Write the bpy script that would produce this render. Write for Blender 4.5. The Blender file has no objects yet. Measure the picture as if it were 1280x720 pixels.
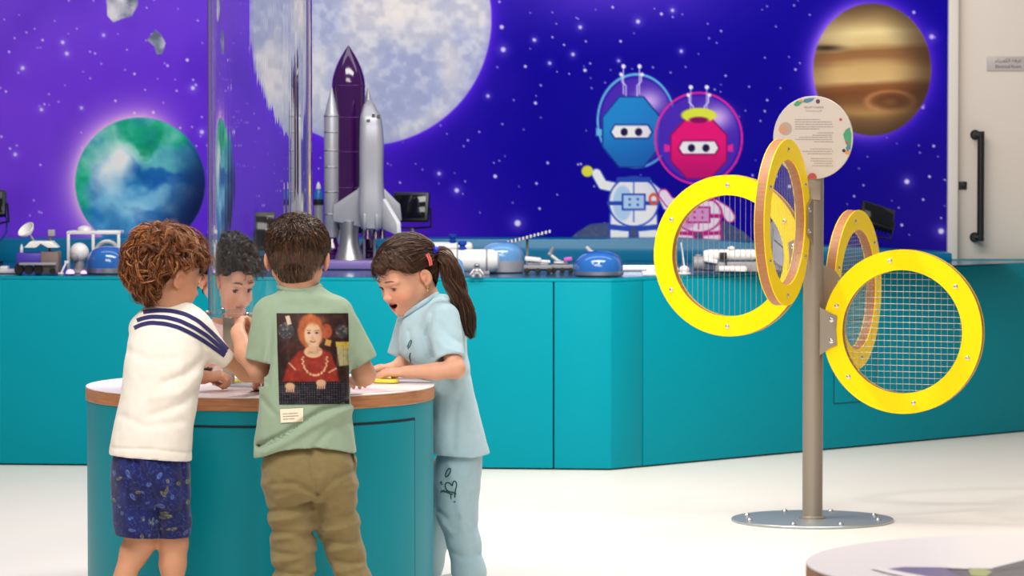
import bpy, bmesh, math, random
import numpy as np
from mathutils import Vector, Matrix

random.seed(11)
RNG = np.random.default_rng(11)
SC = bpy.context.scene
COL = SC.collection

# ---------------------------------------------------------------- camera model (photo 1280x720, long lens)
FPX, CAM_H = 5000.0, 1.39
PITCH = math.atan(235.0 / FPX)
CA, SA = math.cos(PITCH), math.sin(PITCH)


def P(x, y, Y):
    """point on the sight line of photo position (x, y) at distance Y down the room"""
    u, v = (x - 640.0) / FPX, (360.0 - y) / FPX
    dy, dz = CA + v * SA, -SA + v * CA
    return np.array([u / dy * Y, Y, CAM_H + dz / dy * Y])


def G(x, y, z):
    """point of the horizontal plane at height z seen at (x, y)"""
    u, v = (x - 640.0) / FPX, (360.0 - y) / FPX
    dy, dz = CA + v * SA, -SA + v * CA
    Y = (z - CAM_H) / (dz / dy)
    return np.array([u / dy * Y, Y, z])


def nrm(v):
    v = np.asarray(v, float)
    return v / max(np.linalg.norm(v), 1e-12)


def lin(c):
    c = np.asarray(c, float) / 255.0
    return np.where(c <= 0.04045, c / 12.92, ((c + 0.055) / 1.055) ** 2.4)


# ---------------------------------------------------------------- materials
def mat(name, rgb=(200, 200, 200), rough=0.5, metal=0.0, spec=0.5, attr=None, bump=None, vary=None,
        stretch=None, emit=None, sub=0.0, coat=0.0, sheen=0.0, gain=1.0):
    m = bpy.data.materials.new(name)
    m.use_nodes = True
    nt = m.node_tree
    b = nt.nodes['Principled BSDF']
    base = [min(float(v) * gain, 1.0) for v in lin(rgb)] + [1]
    b.inputs['Base Color'].default_value = base
    b.inputs['Roughness'].default_value = rough
    b.inputs['Metallic'].default_value = metal
    b.inputs['Specular IOR Level'].default_value = spec
    if coat:
        b.inputs['Coat Weight'].default_value = coat
        b.inputs['Coat Roughness'].default_value = 0.08
    if sheen:
        b.inputs['Sheen Weight'].default_value = sheen
        b.inputs['Sheen Roughness'].default_value = 0.6
    if sub:
        b.inputs['Subsurface Weight'].default_value = sub
        b.inputs['Subsurface Radius'].default_value = (1.0, 0.35, 0.2)
        b.inputs['Subsurface Scale'].default_value = 0.006
    tc = None

    def coords():
        nonlocal tc
        if tc is None:
            tc = nt.nodes.new('ShaderNodeTexCoord')
        return tc.outputs['Object']
    src = None
    if attr:
        a = nt.nodes.new('ShaderNodeAttribute')
        a.attribute_name = attr
        src = a.outputs['Color']
    if vary:
        # (scale, amount, detail): mottling of the surface's own colour
        mp = nt.nodes.new('ShaderNodeMapping')
        if stretch:
            mp.inputs['Scale'].default_value = stretch
        nt.links.new(coords(), mp.inputs['Vector'])
        n = nt.nodes.new('ShaderNodeTexNoise')
        n.inputs['Scale'].default_value = vary[0]
        n.inputs['Detail'].default_value = vary[2] if len(vary) > 2 else 4
        nt.links.new(mp.outputs['Vector'], n.inputs['Vector'])
        r = nt.nodes.new('ShaderNodeMapRange')
        r.inputs['From Min'].default_value = 0.3
        r.inputs['From Max'].default_value = 0.7
        r.inputs['To Min'].default_value = 1 - vary[1]
        r.inputs['To Max'].default_value = 1 + vary[1]
        nt.links.new(n.outputs['Fac'], r.inputs['Value'])
        mx = nt.nodes.new('ShaderNodeMix')
        mx.data_type = 'RGBA'
        mx.blend_type = 'MULTIPLY'
        mx.inputs[0].default_value = 1.0
        if src is not None:
            nt.links.new(src, mx.inputs[6])
        else:
            mx.inputs[6].default_value = base
        nt.links.new(r.outputs['Result'], mx.inputs[7])
        src = mx.outputs[2]
    if src is not None:
        nt.links.new(src, b.inputs['Base Color'])
    if bump:
        # (scale, strength, distance)
        n = nt.nodes.new('ShaderNodeTexNoise')
        n.inputs['Scale'].default_value = bump[0]
        n.inputs['Detail'].default_value = 3
        mp = nt.nodes.new('ShaderNodeMapping')
        if stretch:
            mp.inputs['Scale'].default_value = stretch
        nt.links.new(coords(), mp.inputs['Vector'])
        nt.links.new(mp.outputs['Vector'], n.inputs['Vector'])
        bp = nt.nodes.new('ShaderNodeBump')
        bp.inputs['Strength'].default_value = bump[1]
        bp.inputs['Distance'].default_value = bump[2]
        nt.links.new(n.outputs['Fac'], bp.inputs['Height'])
        nt.links.new(bp.outputs['Normal'], b.inputs['Normal'])
    if emit:
        b.inputs['Emission Color'].default_value = [float(v) for v in lin(emit[0])] + [1]
        b.inputs['Emission Strength'].default_value = emit[1]
    return m


# ---------------------------------------------------------------- objects
def tag(o, label=None, cat=None, group=None, kind=None):
    if label:
        o['label'] = label
    if cat:
        o['category'] = cat
    if group:
        o['group'] = group
    if kind:
        o['kind'] = kind
    return o


def thing(name, label, cat, loc=(0, 0, 0), group=None):
    o = bpy.data.objects.new(name, None)
    o.empty_display_size = 0.05
    o.location = [float(v) for v in loc]
    COL.objects.link(o)
    return tag(o, label, cat, group)


def wloc(o):
    v = Vector((0, 0, 0))
    while o is not None:
        v += o.location
        o = o.parent
    return np.array(v)


def link(name, me, mats, parent=None, origin=None):
    """link a mesh given in world coordinates as one object (child of parent, or on its own origin)"""
    for m in (mats if isinstance(mats, (list, tuple)) else [mats]):
        me.materials.append(m)
    o = bpy.data.objects.new(name, me)
    COL.objects.link(o)
    if parent is not None:
        off = wloc(parent)
        me.transform(Matrix.Translation(Vector((-off).tolist())))
        o.parent = parent
    elif origin is not None:
        off = np.asarray(origin, float)
        me.transform(Matrix.Translation(Vector((-off).tolist())))
        o.location = off.tolist()
    return o


def raw_mesh(name, V, Q, smooth=True, attrs=None):
    """numpy mesh: V (n,3), Q (m,k) all faces with k corners"""
    me = bpy.data.meshes.new(name)
    V = np.ascontiguousarray(V, np.float32)
    Q = np.ascontiguousarray(Q, np.int32)
    k = Q.shape[1]
    me.vertices.add(len(V))
    me.vertices.foreach_set('co', V.ravel())
    me.loops.add(Q.size)
    me.loops.foreach_set('vertex_index', Q.ravel())
    me.polygons.add(len(Q))
    me.polygons.foreach_set('loop_start', np.arange(0, Q.size, k, dtype=np.int32))
    me.polygons.foreach_set('loop_total', np.full(len(Q), k, np.int32))
    me.polygons.foreach_set('use_smooth', np.full(len(Q), smooth))
    me.update(calc_edges=True)
    for an, c in (attrs or {}).items():
        ca = me.color_attributes.new(an, 'FLOAT_COLOR', 'POINT')
        c4 = np.ones((len(V), 4), np.float32)
        c4[:, :3] = c
        ca.data.foreach_set('color', c4.ravel())
    return me


class MB:
    """collects shapes in world coordinates and links them as ONE mesh object"""

    def __init__(self):
        self.v, self.f, self.m, self.n = [], [], [], 0

    def add(self, V, Fs, mi=0):
        V = np.asarray(V, float)
        self.v.append(V)
        for f in Fs:
            self.f.append([int(i) + self.n for i in f])
            self.m.append(mi)
        self.n += len(V)
        return self

    def box(self, c, s, R=None, mi=0):
        hx, hy, hz = np.asarray(s, float) / 2
        V = np.array([[x, y, z] for z in (-hz, hz) for y in (-hy, hy) for x in (-hx, hx)])
        if R is not None:
            V = V @ np.asarray(R).T
        return self.add(V + np.asarray(c), [(0, 2, 3, 1), (4, 5, 7, 6), (0, 1, 5, 4), (2, 6, 7, 3), (0, 4, 6, 2), (1, 3, 7, 5)], mi)

    def lathe(self, prof, c=(0, 0, 0), n=40, R=None, mi=0, closed=False, a0=0.0, a1=2 * math.pi):
        """profile [(r, z)] turned about z"""
        full = abs(a1 - a0 - 2 * math.pi) < 1e-6
        k = n if full else n + 1
        A = a0 + (a1 - a0) * np.arange(k) / n
        V = []
        for r, z in prof:
            V += [[r * math.cos(t), r * math.sin(t), z] for t in A]
        V = np.array(V)
        fs = []
        L = len(prof)
        for j in range(L if closed else L - 1):
            j2 = (j + 1) % L
            for i in range(n):
                i2 = (i + 1) % k
                fs.append((j * k + i, j * k + i2, j2 * k + i2, j2 * k + i))
        if not closed and full:
            if prof[0][0] > 1e-6:
                fs.append(tuple(range(k))[::-1])
            if prof[-1][0] > 1e-6:
                fs.append(tuple((L - 1) * k + i for i in range(k)))
        if R is not None:
            V = V @ np.asarray(R).T
        return self.add(V + np.asarray(c), fs, mi)

    def cyl(self, p0, p1, r0, r1=None, n=20, mi=0):
        p0, p1 = np.asarray(p0, float), np.asarray(p1, float)
        r1 = r0 if r1 is None else r1
        return self.lathe([(r0, 0), (r1, np.linalg.norm(p1 - p0))], p0, n, frame(p1 - p0), mi)

    def ell(self, c, r, n=20, R=None, mi=0, lo=-90, hi=90):
        A = np.radians(np.linspace(lo, hi, n // 2 + 1))
        r = np.broadcast_to(np.asarray(r, float), 3)
        prof = [(max(math.cos(a), 1e-5), math.sin(a)) for a in A]
        q = MB().lathe(prof, n=n)
        V = np.concatenate(q.v) * r
        if R is not None:
            V = V @ np.asarray(R).T
        return self.add(V + np.asarray(c), q.f, mi)

    def tube(self, path, r, n=8, mi=0, loop=False):
        p = np.asarray(path, float)
        L = len(p)
        r = np.broadcast_to(np.asarray(r, float), L)
        T = (np.roll(p, -1, 0) - np.roll(p, 1, 0)) if loop else np.gradient(p, axis=0)
        T /= np.maximum(np.linalg.norm(T, axis=1, keepdims=True), 1e-9)
        u = np.cross(T[0], [0, 0, 1.0])
        if np.linalg.norm(u) < 0.1:
            u = np.cross(T[0], [1.0, 0, 0])
        V = []
        A = 2 * math.pi * np.arange(n) / n
        for i in range(L):
            u = nrm(u - T[i] * np.dot(u, T[i]))
            w = np.cross(T[i], u)
            V.append(p[i] + r[i] * (np.cos(A)[:, None] * u + np.sin(A)[:, None] * w))
        fs = []
        for i in range(L if loop else L - 1):
            j = (i + 1) % L
            for a in range(n):
                b = (a + 1) % n
                fs.append((i * n + a, i * n + b, j * n + b, j * n + a))
        if not loop:
            fs += [tuple(range(n))[::-1], tuple((L - 1) * n + a for a in range(n))]
        return self.add(np.concatenate(V), fs, mi)

    def prism(self, poly, o, ux, uy, t, mi=0):
        """2-D outline (counter-clockwise) in the frame o, ux, uy pushed by the vector t"""
        poly = np.asarray(poly, float)
        o, ux, uy, t = [np.asarray(q, float) for q in (o, ux, uy, t)]
        A = o + poly[:, :1] * ux + poly[:, 1:] * uy
        n = len(A)
        fs = [tuple(range(n))[::-1], tuple(range(n, 2 * n))]
        fs += [(i, (i + 1) % n, n + (i + 1) % n, n + i) for i in range(n)]
        if np.dot(np.cross(ux, uy), t) < 0:
            fs = [f[::-1] for f in fs]
        return self.add(np.concatenate([A, A + t]), fs, mi)

    def build_each(self, name, mats, parent=None, bevel=0.0, smooth=35, seg=2):
        """one object for every shape collected"""
        out, f0, base = [], 0, 0
        for V in self.v:
            q = MB()
            fs = []
            while f0 < len(self.f) and self.f[f0][0] < base + len(V):
                fs.append([i - base for i in self.f[f0]])
                f0 += 1
            q.add(V, fs)
            out.append(q.build(name, mats, parent, bevel, smooth, None, seg))
            base += len(V)
        return out

    def build(self, name, mats, parent=None, bevel=0.0, smooth=35, origin=None, seg=2):
        me = bpy.data.meshes.new(name)
        me.from_pydata(np.concatenate(self.v).tolist(), [], self.f)
        me.polygons.foreach_set('material_index', np.array(self.m, np.int32))
        if bevel:
            bm = bmesh.new()
            bm.from_mesh(me)
            bmesh.ops.recalc_face_normals(bm, faces=bm.faces)
            es = [e for e in bm.edges if len(e.link_faces) == 2 and e.calc_face_angle(0) > 0.6]
            bmesh.ops.bevel(bm, geom=es, offset=bevel, segments=seg, affect='EDGES', profile=0.5, clamp_overlap=True)
            bm.to_mesh(me)
            bm.free()
        if smooth:
            me.polygons.foreach_set('use_smooth', np.ones(len(me.polygons), bool))
            me.update()
            me.set_sharp_from_angle(angle=math.radians(smooth))
        me.update()
        return link(name, me, mats, parent, origin)


def frame(z, up=(0, 0, 1)):
    z = nrm(z)
    x = np.cross(up, z)
    if np.linalg.norm(x) < 1e-3:
        x = np.cross((0, 1, 0), z)
    x = nrm(x)
    return np.stack([x, np.cross(z, x), z], 1)


def rotz(d):
    a = math.radians(d)
    return np.array([[math.cos(a), -math.sin(a), 0], [math.sin(a), math.cos(a), 0], [0, 0, 1.0]])


def rotx(d):
    a = math.radians(d)
    return np.array([[1.0, 0, 0], [0, math.cos(a), -math.sin(a)], [0, math.sin(a), math.cos(a)]])


def roty(d):
    a = math.radians(d)
    return np.array([[math.cos(a), 0, math.sin(a)], [0, 1.0, 0], [-math.sin(a), 0, math.cos(a)]])


def copy_tree(o, parent=None):
    c = o.copy()
    COL.objects.link(c)
    if parent is not None:
        c.parent = parent
    for ch in list(o.children):
        copy_tree(ch, c)
    return c


def text_mesh(body, size, align='CENTER', res=3):
    cu = bpy.data.curves.new('lettering', 'FONT')
    cu.body = body
    cu.size = size
    cu.align_x = align
    cu.align_y = 'CENTER'
    cu.resolution_u = res
    o = bpy.data.objects.new('lettering', cu)
    COL.objects.link(o)
    dg = bpy.context.evaluated_depsgraph_get()
    me = bpy.data.meshes.new_from_object(o.evaluated_get(dg))
    bpy.data.objects.remove(o)
    n = len(me.vertices)
    V = np.zeros(n * 3)
    me.vertices.foreach_get('co', V)
    fs = [tuple(p.vertices) for p in me.polygons]
    bpy.data.meshes.remove(me)
    return V.reshape(-1, 3), fs


# ---------------------------------------------------------------- noise
def _hash(i, j, k, seed):
    h = (i.astype(np.int64) * 374761393 + j.astype(np.int64) * 668265263 + k.astype(np.int64) * 2147483647 + seed * 974634777) & 0xFFFFFFFF
    h = ((h ^ (h >> 13)) * 1274126177) & 0xFFFFFFFF
    h = h ^ (h >> 16)
    return (h & 0xFFFF) / 32767.5 - 1.0


def vnoise(p, seed=0):
    p = np.asarray(p, float)
    i = np.floor(p).astype(np.int64)
    f = p - i
    f = f * f * (3 - 2 * f)
    out = 0
    for dx in (0, 1):
        for dy in (0, 1):
            for dz in (0, 1):
                w = (f[:, 0] if dx else 1 - f[:, 0]) * (f[:, 1] if dy else 1 - f[:, 1]) * (f[:, 2] if dz else 1 - f[:, 2])
                out = out + w * _hash(i[:, 0] + dx, i[:, 1] + dy, i[:, 2] + dz, seed)
    return out


def fbm(p, octv=4, seed=0):
    p = np.asarray(p, float)
    o, a = 0, 0.5
    for k in range(octv):
        o = o + a * vnoise(p * 2 ** k + 17.3 * k, seed + k)
        a *= 0.5
    return o


# ---------------------------------------------------------------- implicit solids -> one continuous mesh
def seg_t(p, a, b):
    ba = b - a
    t = np.clip(((p - a) @ ba) / max(ba @ ba, 1e-12), 0, 1)
    return t, np.linalg.norm(p - a - t[:, None] * ba, axis=1)


def cap(p, a, b, ra, rb):
    t, d = seg_t(p, np.asarray(a, float), np.asarray(b, float))
    return d - (ra + (rb - ra) * t)


def chain(p, pts, rs, k=0.012):
    d = None
    for i in range(len(pts) - 1):
        e = cap(p, pts[i], pts[i + 1], rs[i], rs[i + 1])
        d = e if d is None else su(d, e, k)
    return d


def ell(p, c, r, R=None):
    q = p - np.asarray(c)
    if R is not None:
        q = q @ R
    r = np.broadcast_to(np.asarray(r, float), 3)
    k0 = np.linalg.norm(q / r, axis=1)
    k1 = np.linalg.norm(q / r ** 2, axis=1)
    return np.where(k1 > 1e-9, k0 * (k0 - 1) / np.maximum(k1, 1e-9), -r.min())


def su(a, b, k):
    h = np.clip(0.5 + 0.5 * (b - a) / k, 0, 1)
    return b + (a - b) * h - k * h * (1 - h)


def ss(a, b, k):
    return -su(-a, b, k)


def crease(p, pts, w, depth, front_y):
    """a fold line: groove (depth > 0) or ridge (depth < 0) of width w"""
    pts = [np.asarray(q, float)[[0, 2]] for q in pts]
    p2 = p[:, [0, 2]]
    best = None
    for i in range(len(pts) - 1):
        t, d = seg_t(p2, pts[i], pts[i + 1])
        best = d if best is None else np.minimum(best, d)
    front = np.clip((front_y - p[:, 1]) / 0.03 + 0.5, 0, 1)
    return depth * np.exp(-(best / w) ** 2) * front


class Loft:
    """solid swept through elliptical sections (z, cx, cy, rx, ry)"""

    def __init__(self, secs, n=2.3):
        s = np.array(sorted([list(map(float, q)) for q in secs]))
        z = s[:, 0]
        zz = np.linspace(z[0], z[-1], 160)
        cols = []
        for c in range(1, 5):
            m = np.gradient(s[:, c], z)
            i = np.clip(np.searchsorted(z, zz) - 1, 0, len(z) - 2)
            h = z[i + 1] - z[i]
            t = (zz - z[i]) / h
            cols.append((2 * t ** 3 - 3 * t ** 2 + 1) * s[i, c] + (t ** 3 - 2 * t ** 2 + t) * h * m[i]
                        + (-2 * t ** 3 + 3 * t ** 2) * s[i + 1, c] + (t ** 3 - t ** 2) * h * m[i + 1])
        self.zz, self.c, self.n = zz, cols, n

    def __call__(self, p, grow=0.0):
        z = p[:, 2]
        cx, cy, rx, ry = [np.interp(z, self.zz, c) for c in self.c]
        rx, ry = rx + grow, ry + grow
        n = self.n
        k = (np.abs((p[:, 0] - cx) / rx) ** n + np.abs((p[:, 1] - cy) / ry) ** n) ** (1 / n)
        d = (k - 1) * np.minimum(rx, ry)
        e = np.maximum(z - self.zz[-1], self.zz[0] - z)
        return np.maximum(d, e - grow)


def polygonize(f, lo, hi, h, B=8, slack=0.006):
    lo, hi = np.asarray(lo, float), np.asarray(hi, float)
    nb = np.maximum(np.ceil((hi - lo) / (h * B)).astype(int), 1)
    N = nb * B
    bi = np.stack(np.meshgrid(*[np.arange(n) for n in nb], indexing='ij'), -1).reshape(-1, 3)
    cen = lo + (bi + 0.5) * B * h - 0.5 * h
    dc = f(cen)
    vals = np.repeat(np.repeat(np.repeat(dc.reshape(nb), B, 0), B, 1), B, 2).astype(np.float32)
    keep = np.abs(dc) < B * h * 0.87 * 1.5 + slack
    off = np.stack(np.meshgrid(*[np.arange(B)] * 3, indexing='ij'), -1).reshape(-1, 3)
    kb = bi[keep]
    step = 400
    for s in range(0, len(kb), step):
        idx = (kb[s:s + step, None, :] * B + off[None]).reshape(-1, 3)
        vals[idx[:, 0], idx[:, 1], idx[:, 2]] = f(lo + idx * h)
    vals[0], vals[-1] = np.maximum(vals[0], 1e-4), np.maximum(vals[-1], 1e-4)
    vals[:, 0], vals[:, -1] = np.maximum(vals[:, 0], 1e-4), np.maximum(vals[:, -1], 1e-4)
    vals[:, :, 0], vals[:, :, -1] = np.maximum(vals[:, :, 0], 1e-4), np.maximum(vals[:, :, -1], 1e-4)
    s = vals < 0
    cs = np.zeros(N - 1, np.int8)
    corners = [(x, y, z) for x in (0, 1) for y in (0, 1) for z in (0, 1)]
    for x, y, z in corners:
        cs += s[x:N[0] - 1 + x, y:N[1] - 1 + y, z:N[2] - 1 + z]
    act = (cs > 0) & (cs < 8)
    cells = np.argwhere(act)
    idx = np.full(N - 1, -1, np.int64)
    idx[act] = np.arange(len(cells))
    cv = {c: vals[cells[:, 0] + c[0], cells[:, 1] + c[1], cells[:, 2] + c[2]].astype(float) for c in corners}
    acc = np.zeros((len(cells), 3))
    cnt = np.zeros(len(cells))
    for c in corners:
        for ax in range(3):
            if c[ax] == 0:
                d = list(c)
                d[ax] = 1
                d = tuple(d)
                a, b = cv[c], cv[d]
                m = (a < 0) != (b < 0)
                t = np.where(m, a / np.where(m, a - b, 1), 0)
                pos = np.tile(np.array(c, float), (len(cells), 1))
                pos[:, ax] = t
                acc += pos * m[:, None]
                cnt += m
    V = lo + (cells + acc / cnt[:, None]) * h
    quads = []
    for ax in range(3):
        sl0 = [slice(None)] * 3
        sl1 = [slice(None)] * 3
        sl0[ax] = slice(0, -1)
        sl1[ax] = slice(1, None)
        a, b = s[tuple(sl0)], s[tuple(sl1)]
        e = np.argwhere(a != b)
        inside = a[e[:, 0], e[:, 1], e[:, 2]]
        u, w = (ax + 1) % 3, (ax + 2) % 3
        ok = (e[:, u] > 0) & (e[:, w] > 0) & (e[:, u] < N[u] - 1) & (e[:, w] < N[w] - 1)
        e, inside = e[ok], inside[ok]
        q = []
        for du, dw in ((-1, -1), (0, -1), (0, 0), (-1, 0)):
            g = e.copy()
            g[:, u] += du
            g[:, w] += dw
            q.append(idx[g[:, 0], g[:, 1], g[:, 2]])
        q = np.stack(q, 1)
        q[~inside] = q[~inside][:, ::-1]
        quads.append(q)
    Q = np.concatenate(quads)
    Q = Q[(Q >= 0).all(1)]
    return V, Q


def relax(V, Q, it=1, lam=0.5):
    for _ in range(it):
        acc = np.zeros_like(V)
        cnt = np.zeros(len(V))
        for a, b in ((0, 1), (1, 2), (2, 3), (3, 0)):
            np.add.at(acc, Q[:, a], V[Q[:, b]])
            np.add.at(acc, Q[:, b], V[Q[:, a]])
            np.add.at(cnt, Q[:, a], 1)
            np.add.at(cnt, Q[:, b], 1)
        V = V + lam * (acc / np.maximum(cnt, 1)[:, None] - V)
    return V


def solid(name, f, lo, hi, h, mats, parent=None, color=None, it=1, origin=None):
    V, Q = polygonize(f, lo, hi, h)
    V = relax(V, Q, it)
    me = raw_mesh(name, V, Q, True, {'paint': color(V)} if color is not None else None)
    return link(name, me, mats, parent, origin)


def trace(f, p, d, far=1.2, off=0.0015):
    """where the ray p + t d first meets the solid f, lifted by off"""
    p = np.asarray(p, float)
    d = np.asarray(d, float)
    t = np.zeros(len(p))
    for _ in range(70):
        v = f(p + d * t[:, None])
        t = np.minimum(t + np.clip(v * 0.7, -0.02, 0.05), far)
    return p + d * (t - off)[:, None]
# ================================================================ the setting: floor, painted wall, door
WALL_Y = 16.9
M_floor = mat('poured_resin_floor', (250, 239, 228), 0.3, spec=0.4, vary=(0.6, 0.025), bump=(2.0, 0.03, 0.01))
fl = MB().box((0, 10.5, -0.05), (16, 17, 0.1)).build('floor', M_floor, smooth=0)
tag(fl, 'glossy off-white poured floor', 'floor', kind='structure')


def smooth01(e0, e1, x):
    t = np.clip((x - e0) / (e1 - e0), 0, 1)
    return t * t * (3 - 2 * t)


class Paint:
    """paint layers on a set of points (x, y) of the printed artwork"""

    def __init__(self, x, y, rgb):
        self.x, self.y = x, y
        self.c = np.tile(np.asarray(rgb, float), (len(x), 1))

    def lay(self, a, rgb):
        a = np.clip(a, 0, 1)[:, None]
        self.c = self.c * (1 - a) + np.asarray(rgb, float) * a

    def disc(self, cx, cy, rx, ry=None, rgb=(255, 255, 255), soft=1.2, a=1.0):
        ry = rx if ry is None else ry
        d = (np.sqrt(((self.x - cx) / rx) ** 2 + ((self.y - cy) / ry) ** 2) - 1) * min(rx, ry)
        self.lay(a * (0.5 - d / soft), rgb)

    def ring(self, cx, cy, rx, ry, w, rgb, soft=1.2, a=1.0):
        d = (np.sqrt(((self.x - cx) / rx) ** 2 + ((self.y - cy) / ry) ** 2) - 1) * min(rx, ry)
        self.lay(a * (0.5 - (np.abs(d) - w) / soft), rgb)

    def sd(self, poly):
        poly = np.asarray(poly, float)
        d = np.full(len(self.x), 1e9)
        ins = np.zeros(len(self.x), bool)
        n = len(poly)
        for i in range(n):
            a, b = poly[i], poly[(i + 1) % n]
            ex, ey = b - a
            wx, wy = self.x - a[0], self.y - a[1]
            t = np.clip((wx * ex + wy * ey) / (ex * ex + ey * ey), 0, 1)
            d = np.minimum(d, np.hypot(wx - t * ex, wy - t * ey))
            c = (a[1] > self.y) != (b[1] > self.y)
            if ey != 0:
                ins ^= c & (self.x < ex * (self.y - a[1]) / ey + a[0])
        return np.where(ins, -d, d)

    def poly(self, poly, rgb, soft=1.2, a=1.0, edge=None, w=1.2):
        d = self.sd(poly)
        self.lay(a * (0.5 - d / soft), rgb)
        if edge is not None:
            self.lay(0.5 - (np.abs(d) - w) / soft, edge)

    def line(self, pts, w, rgb, soft=1.2, a=1.0):
        d = np.full(len(self.x), 1e9)
        for p, q in zip(pts[:-1], pts[1:]):
            p, q = np.asarray(p, float), np.asarray(q, float)
            ex, ey = q - p
            wx, wy = self.x - p[0], self.y - p[1]
            t = np.clip((wx * ex + wy * ey) / (ex * ex + ey * ey + 1e-9), 0, 1)
            d = np.minimum(d, np.hypot(wx - t * ex, wy - t * ey))
        self.lay(a * (0.5 - (d - w) / soft), rgb)

    def noise(self, s, octv=4, seed=0, ax=1.0, ay=1.0):
        return fbm(np.stack([self.x * ax / s, self.y * ay / s, np.zeros_like(self.x)], 1), octv, seed)


def paint_mural(x, y):
    p = Paint(x, y, (12, 1, 142))
    # printed sky: purple on the one side, deep blue on the other
    p.lay(1 - smooth01(300, 690, x), (92, 42, 202))
    p.lay((1 - smooth01(-40, 330, x)) * 0.65, (118, 66, 210))
    p.lay((1 - smooth01(0, 120, y)) * (1 - smooth01(200, 760, x)) * 0.5, (112, 72, 208))
    p.lay(np.exp(-((x - 760) / 150) ** 2 - ((y + 15) / 50) ** 2) * 0.75, (96, 62, 205))
    p.lay(smooth01(900, 1200, x) * smooth01(60, 300, y) * 0.5, (38, 22, 112))
    p.lay(np.exp(-((x - 470) / 130) ** 2 - ((y - 290) / 50) ** 2) * 0.6, (88, 30, 180))
    p.lay(np.clip(p.noise(120, 3, 3), 0, 1) * 0.35, (70, 30, 175))
    p.lay(np.clip(p.noise(90, 3, 9), 0, 1) * 0.3, (20, 4, 120))
    # stars
    rs = np.random.RandomState(5)
    n = 610
    for sx, sy, sr in zip(rs.uniform(-50, 1184, n), rs.uniform(-145, 296, n), rs.exponential(0.42, n) + 0.5):
        m = (np.abs(x - sx) < 8) & (np.abs(y - sy) < 8)
        if m.any():
            q = Paint(x[m], y[m], (0, 0, 0))
            q.c = p.c[m]
            q.disc(sx, sy, min(sr, 2.6), min(sr, 2.6), (222, 214, 250), 1.6, 0.9)
            p.c[m] = q.c
    for sx, sy, sr in ((80, 53, 2.6), (85, 67, 2.8), (30, 85, 2.8), (53, 137, 2.4), (253, 165, 3), (242, 110, 3), (20, 193, 2.6), (797, 27, 3),
                       (725, 34, 2.6), (716, 68, 2.6), (668, 50, 2.4), (647, 279, 5), (1133, 227, 4), (1176, 289, 4.5), (1163, 46, 4), (549, 217, 2.4),
                       (629, 62, 4), (571, 238, 3.5), (687, 79, 2.2), (773, 76, 2), (840, 13, 2.4), (610, 120, 2.4), (851, 64, 2.4), (103, 135, 2), (131, 44, 2)):
        p.disc(sx, sy, sr * 0.75, sr * 0.75, (232, 226, 252), 2.2, 0.95)
        p.lay(np.exp(-((x - sx) ** 2 + (y - sy) ** 2) / (2.2 * sr) ** 2) * 0.3, (160, 150, 245))
    # two asteroids
    for pl, cc in (([(134, -12), (172, -14), (174, 6), (166, 20), (152, 24), (143, 28), (136, 20)], (158, 160, 176)),
                   ([(196, 37), (203, 44), (208, 54), (204, 67), (197, 68), (194, 58), (185, 50)], (128, 138, 158))):
        p.poly(pl, cc)
        d = p.sd(pl)
        nn = p.noise(11, 4, 21)
        p.lay((d < 0) * np.clip(nn * 1.8, 0, 0.9), (86, 96, 116))
        p.lay((d < 0) * np.clip(-nn * 1.8, 0, 0.9), (206, 206, 212))
    # big moon
    cx, cy, rx, ry = 459, 23, 155, 158
    r = np.sqrt(((x - cx) / rx) ** 2 + ((y - cy) / ry) ** 2)
    p.lay(np.exp(-np.clip((r - 1) * 155, 0, None) / 9) * (r > 0.97) * 0.85, (92, 40, 226))
    a = np.clip((1 - r) * 155 / 2 + 0.5, 0, 1)
    p.lay(a, (190, 192, 206))
    n1, n2, n3 = p.noise(95, 5, 31), p.noise(38, 5, 33), p.noise(9, 3, 35)
    p.lay(a * np.clip(n1 * 3.2, 0, 1) * 0.7, (138, 150, 194))
    p.lay(a * np.clip(n2 * 3 - 0.1, 0, 1) * 0.45, (152, 162, 198))
    p.lay(a * np.clip(-n1 * 3.6 + n2 * 2.0, 0, 1) * 0.6, (220, 214, 210))
    p.lay(a * np.clip(n3 * 3, 0, 1) * 0.28, (238, 234, 232))
    p.lay(a * np.clip(-n3 * 3, 0, 1) * 0.25, (136, 142, 176))
    p.lay(a * np.exp(-((x - 500) / 14) ** 2 - ((y - 15) / 18) ** 2) * 0.7, (222, 216, 214))
    p.lay(a * np.exp(-((x - 565) / 12) ** 2 - ((y - 85) / 34) ** 2) * 0.6, (220, 214, 212))
    p.lay(a * smooth01(0.93, 1.0, r) * 0.35, (132, 130, 196))
    # green and blue planet
    cx, cy, rx, ry = 176, 229, 81, 82
    r = np.sqrt(((x - cx) / rx) ** 2 + ((y - cy) / ry) ** 2)
    gl = np.exp(-np.clip((r - 1) * 81, 0, None) / 13) * (r > 0.95)
    side = np.clip(0.35 - ((x - cx) / rx) * 0.75 - ((y - cy) / ry) * 0.35, 0, 1)
    p.lay(gl * np.clip(side * 1.5, 0, 1) * 0.95, (226, 178, 240))
    a = np.clip((1 - r) * 81 / 1.6 + 0.5, 0, 1)
    p.lay(a, (44, 120, 178))
    wx, wy = p.noise(46, 4, 41) * 34, p.noise(46, 4, 42) * 34
    X_, Y_ = x + wx, y + wy

    def patch(cx_, cy_, sx_, sy_, rot, al, rgb):
        c_, s_ = math.cos(math.radians(rot)), math.sin(math.radians(rot))
        u_, v_ = (X_ - cx_) * c_ + (Y_ - cy_) * s_, -(X_ - cx_) * s_ + (Y_ - cy_) * c_
        e_ = (u_ / sx_) ** 2 + (v_ / sy_) ** 2
        p.lay(a * al * np.clip(1.25 - e_ * .75, 0, 1), rgb)
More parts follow.
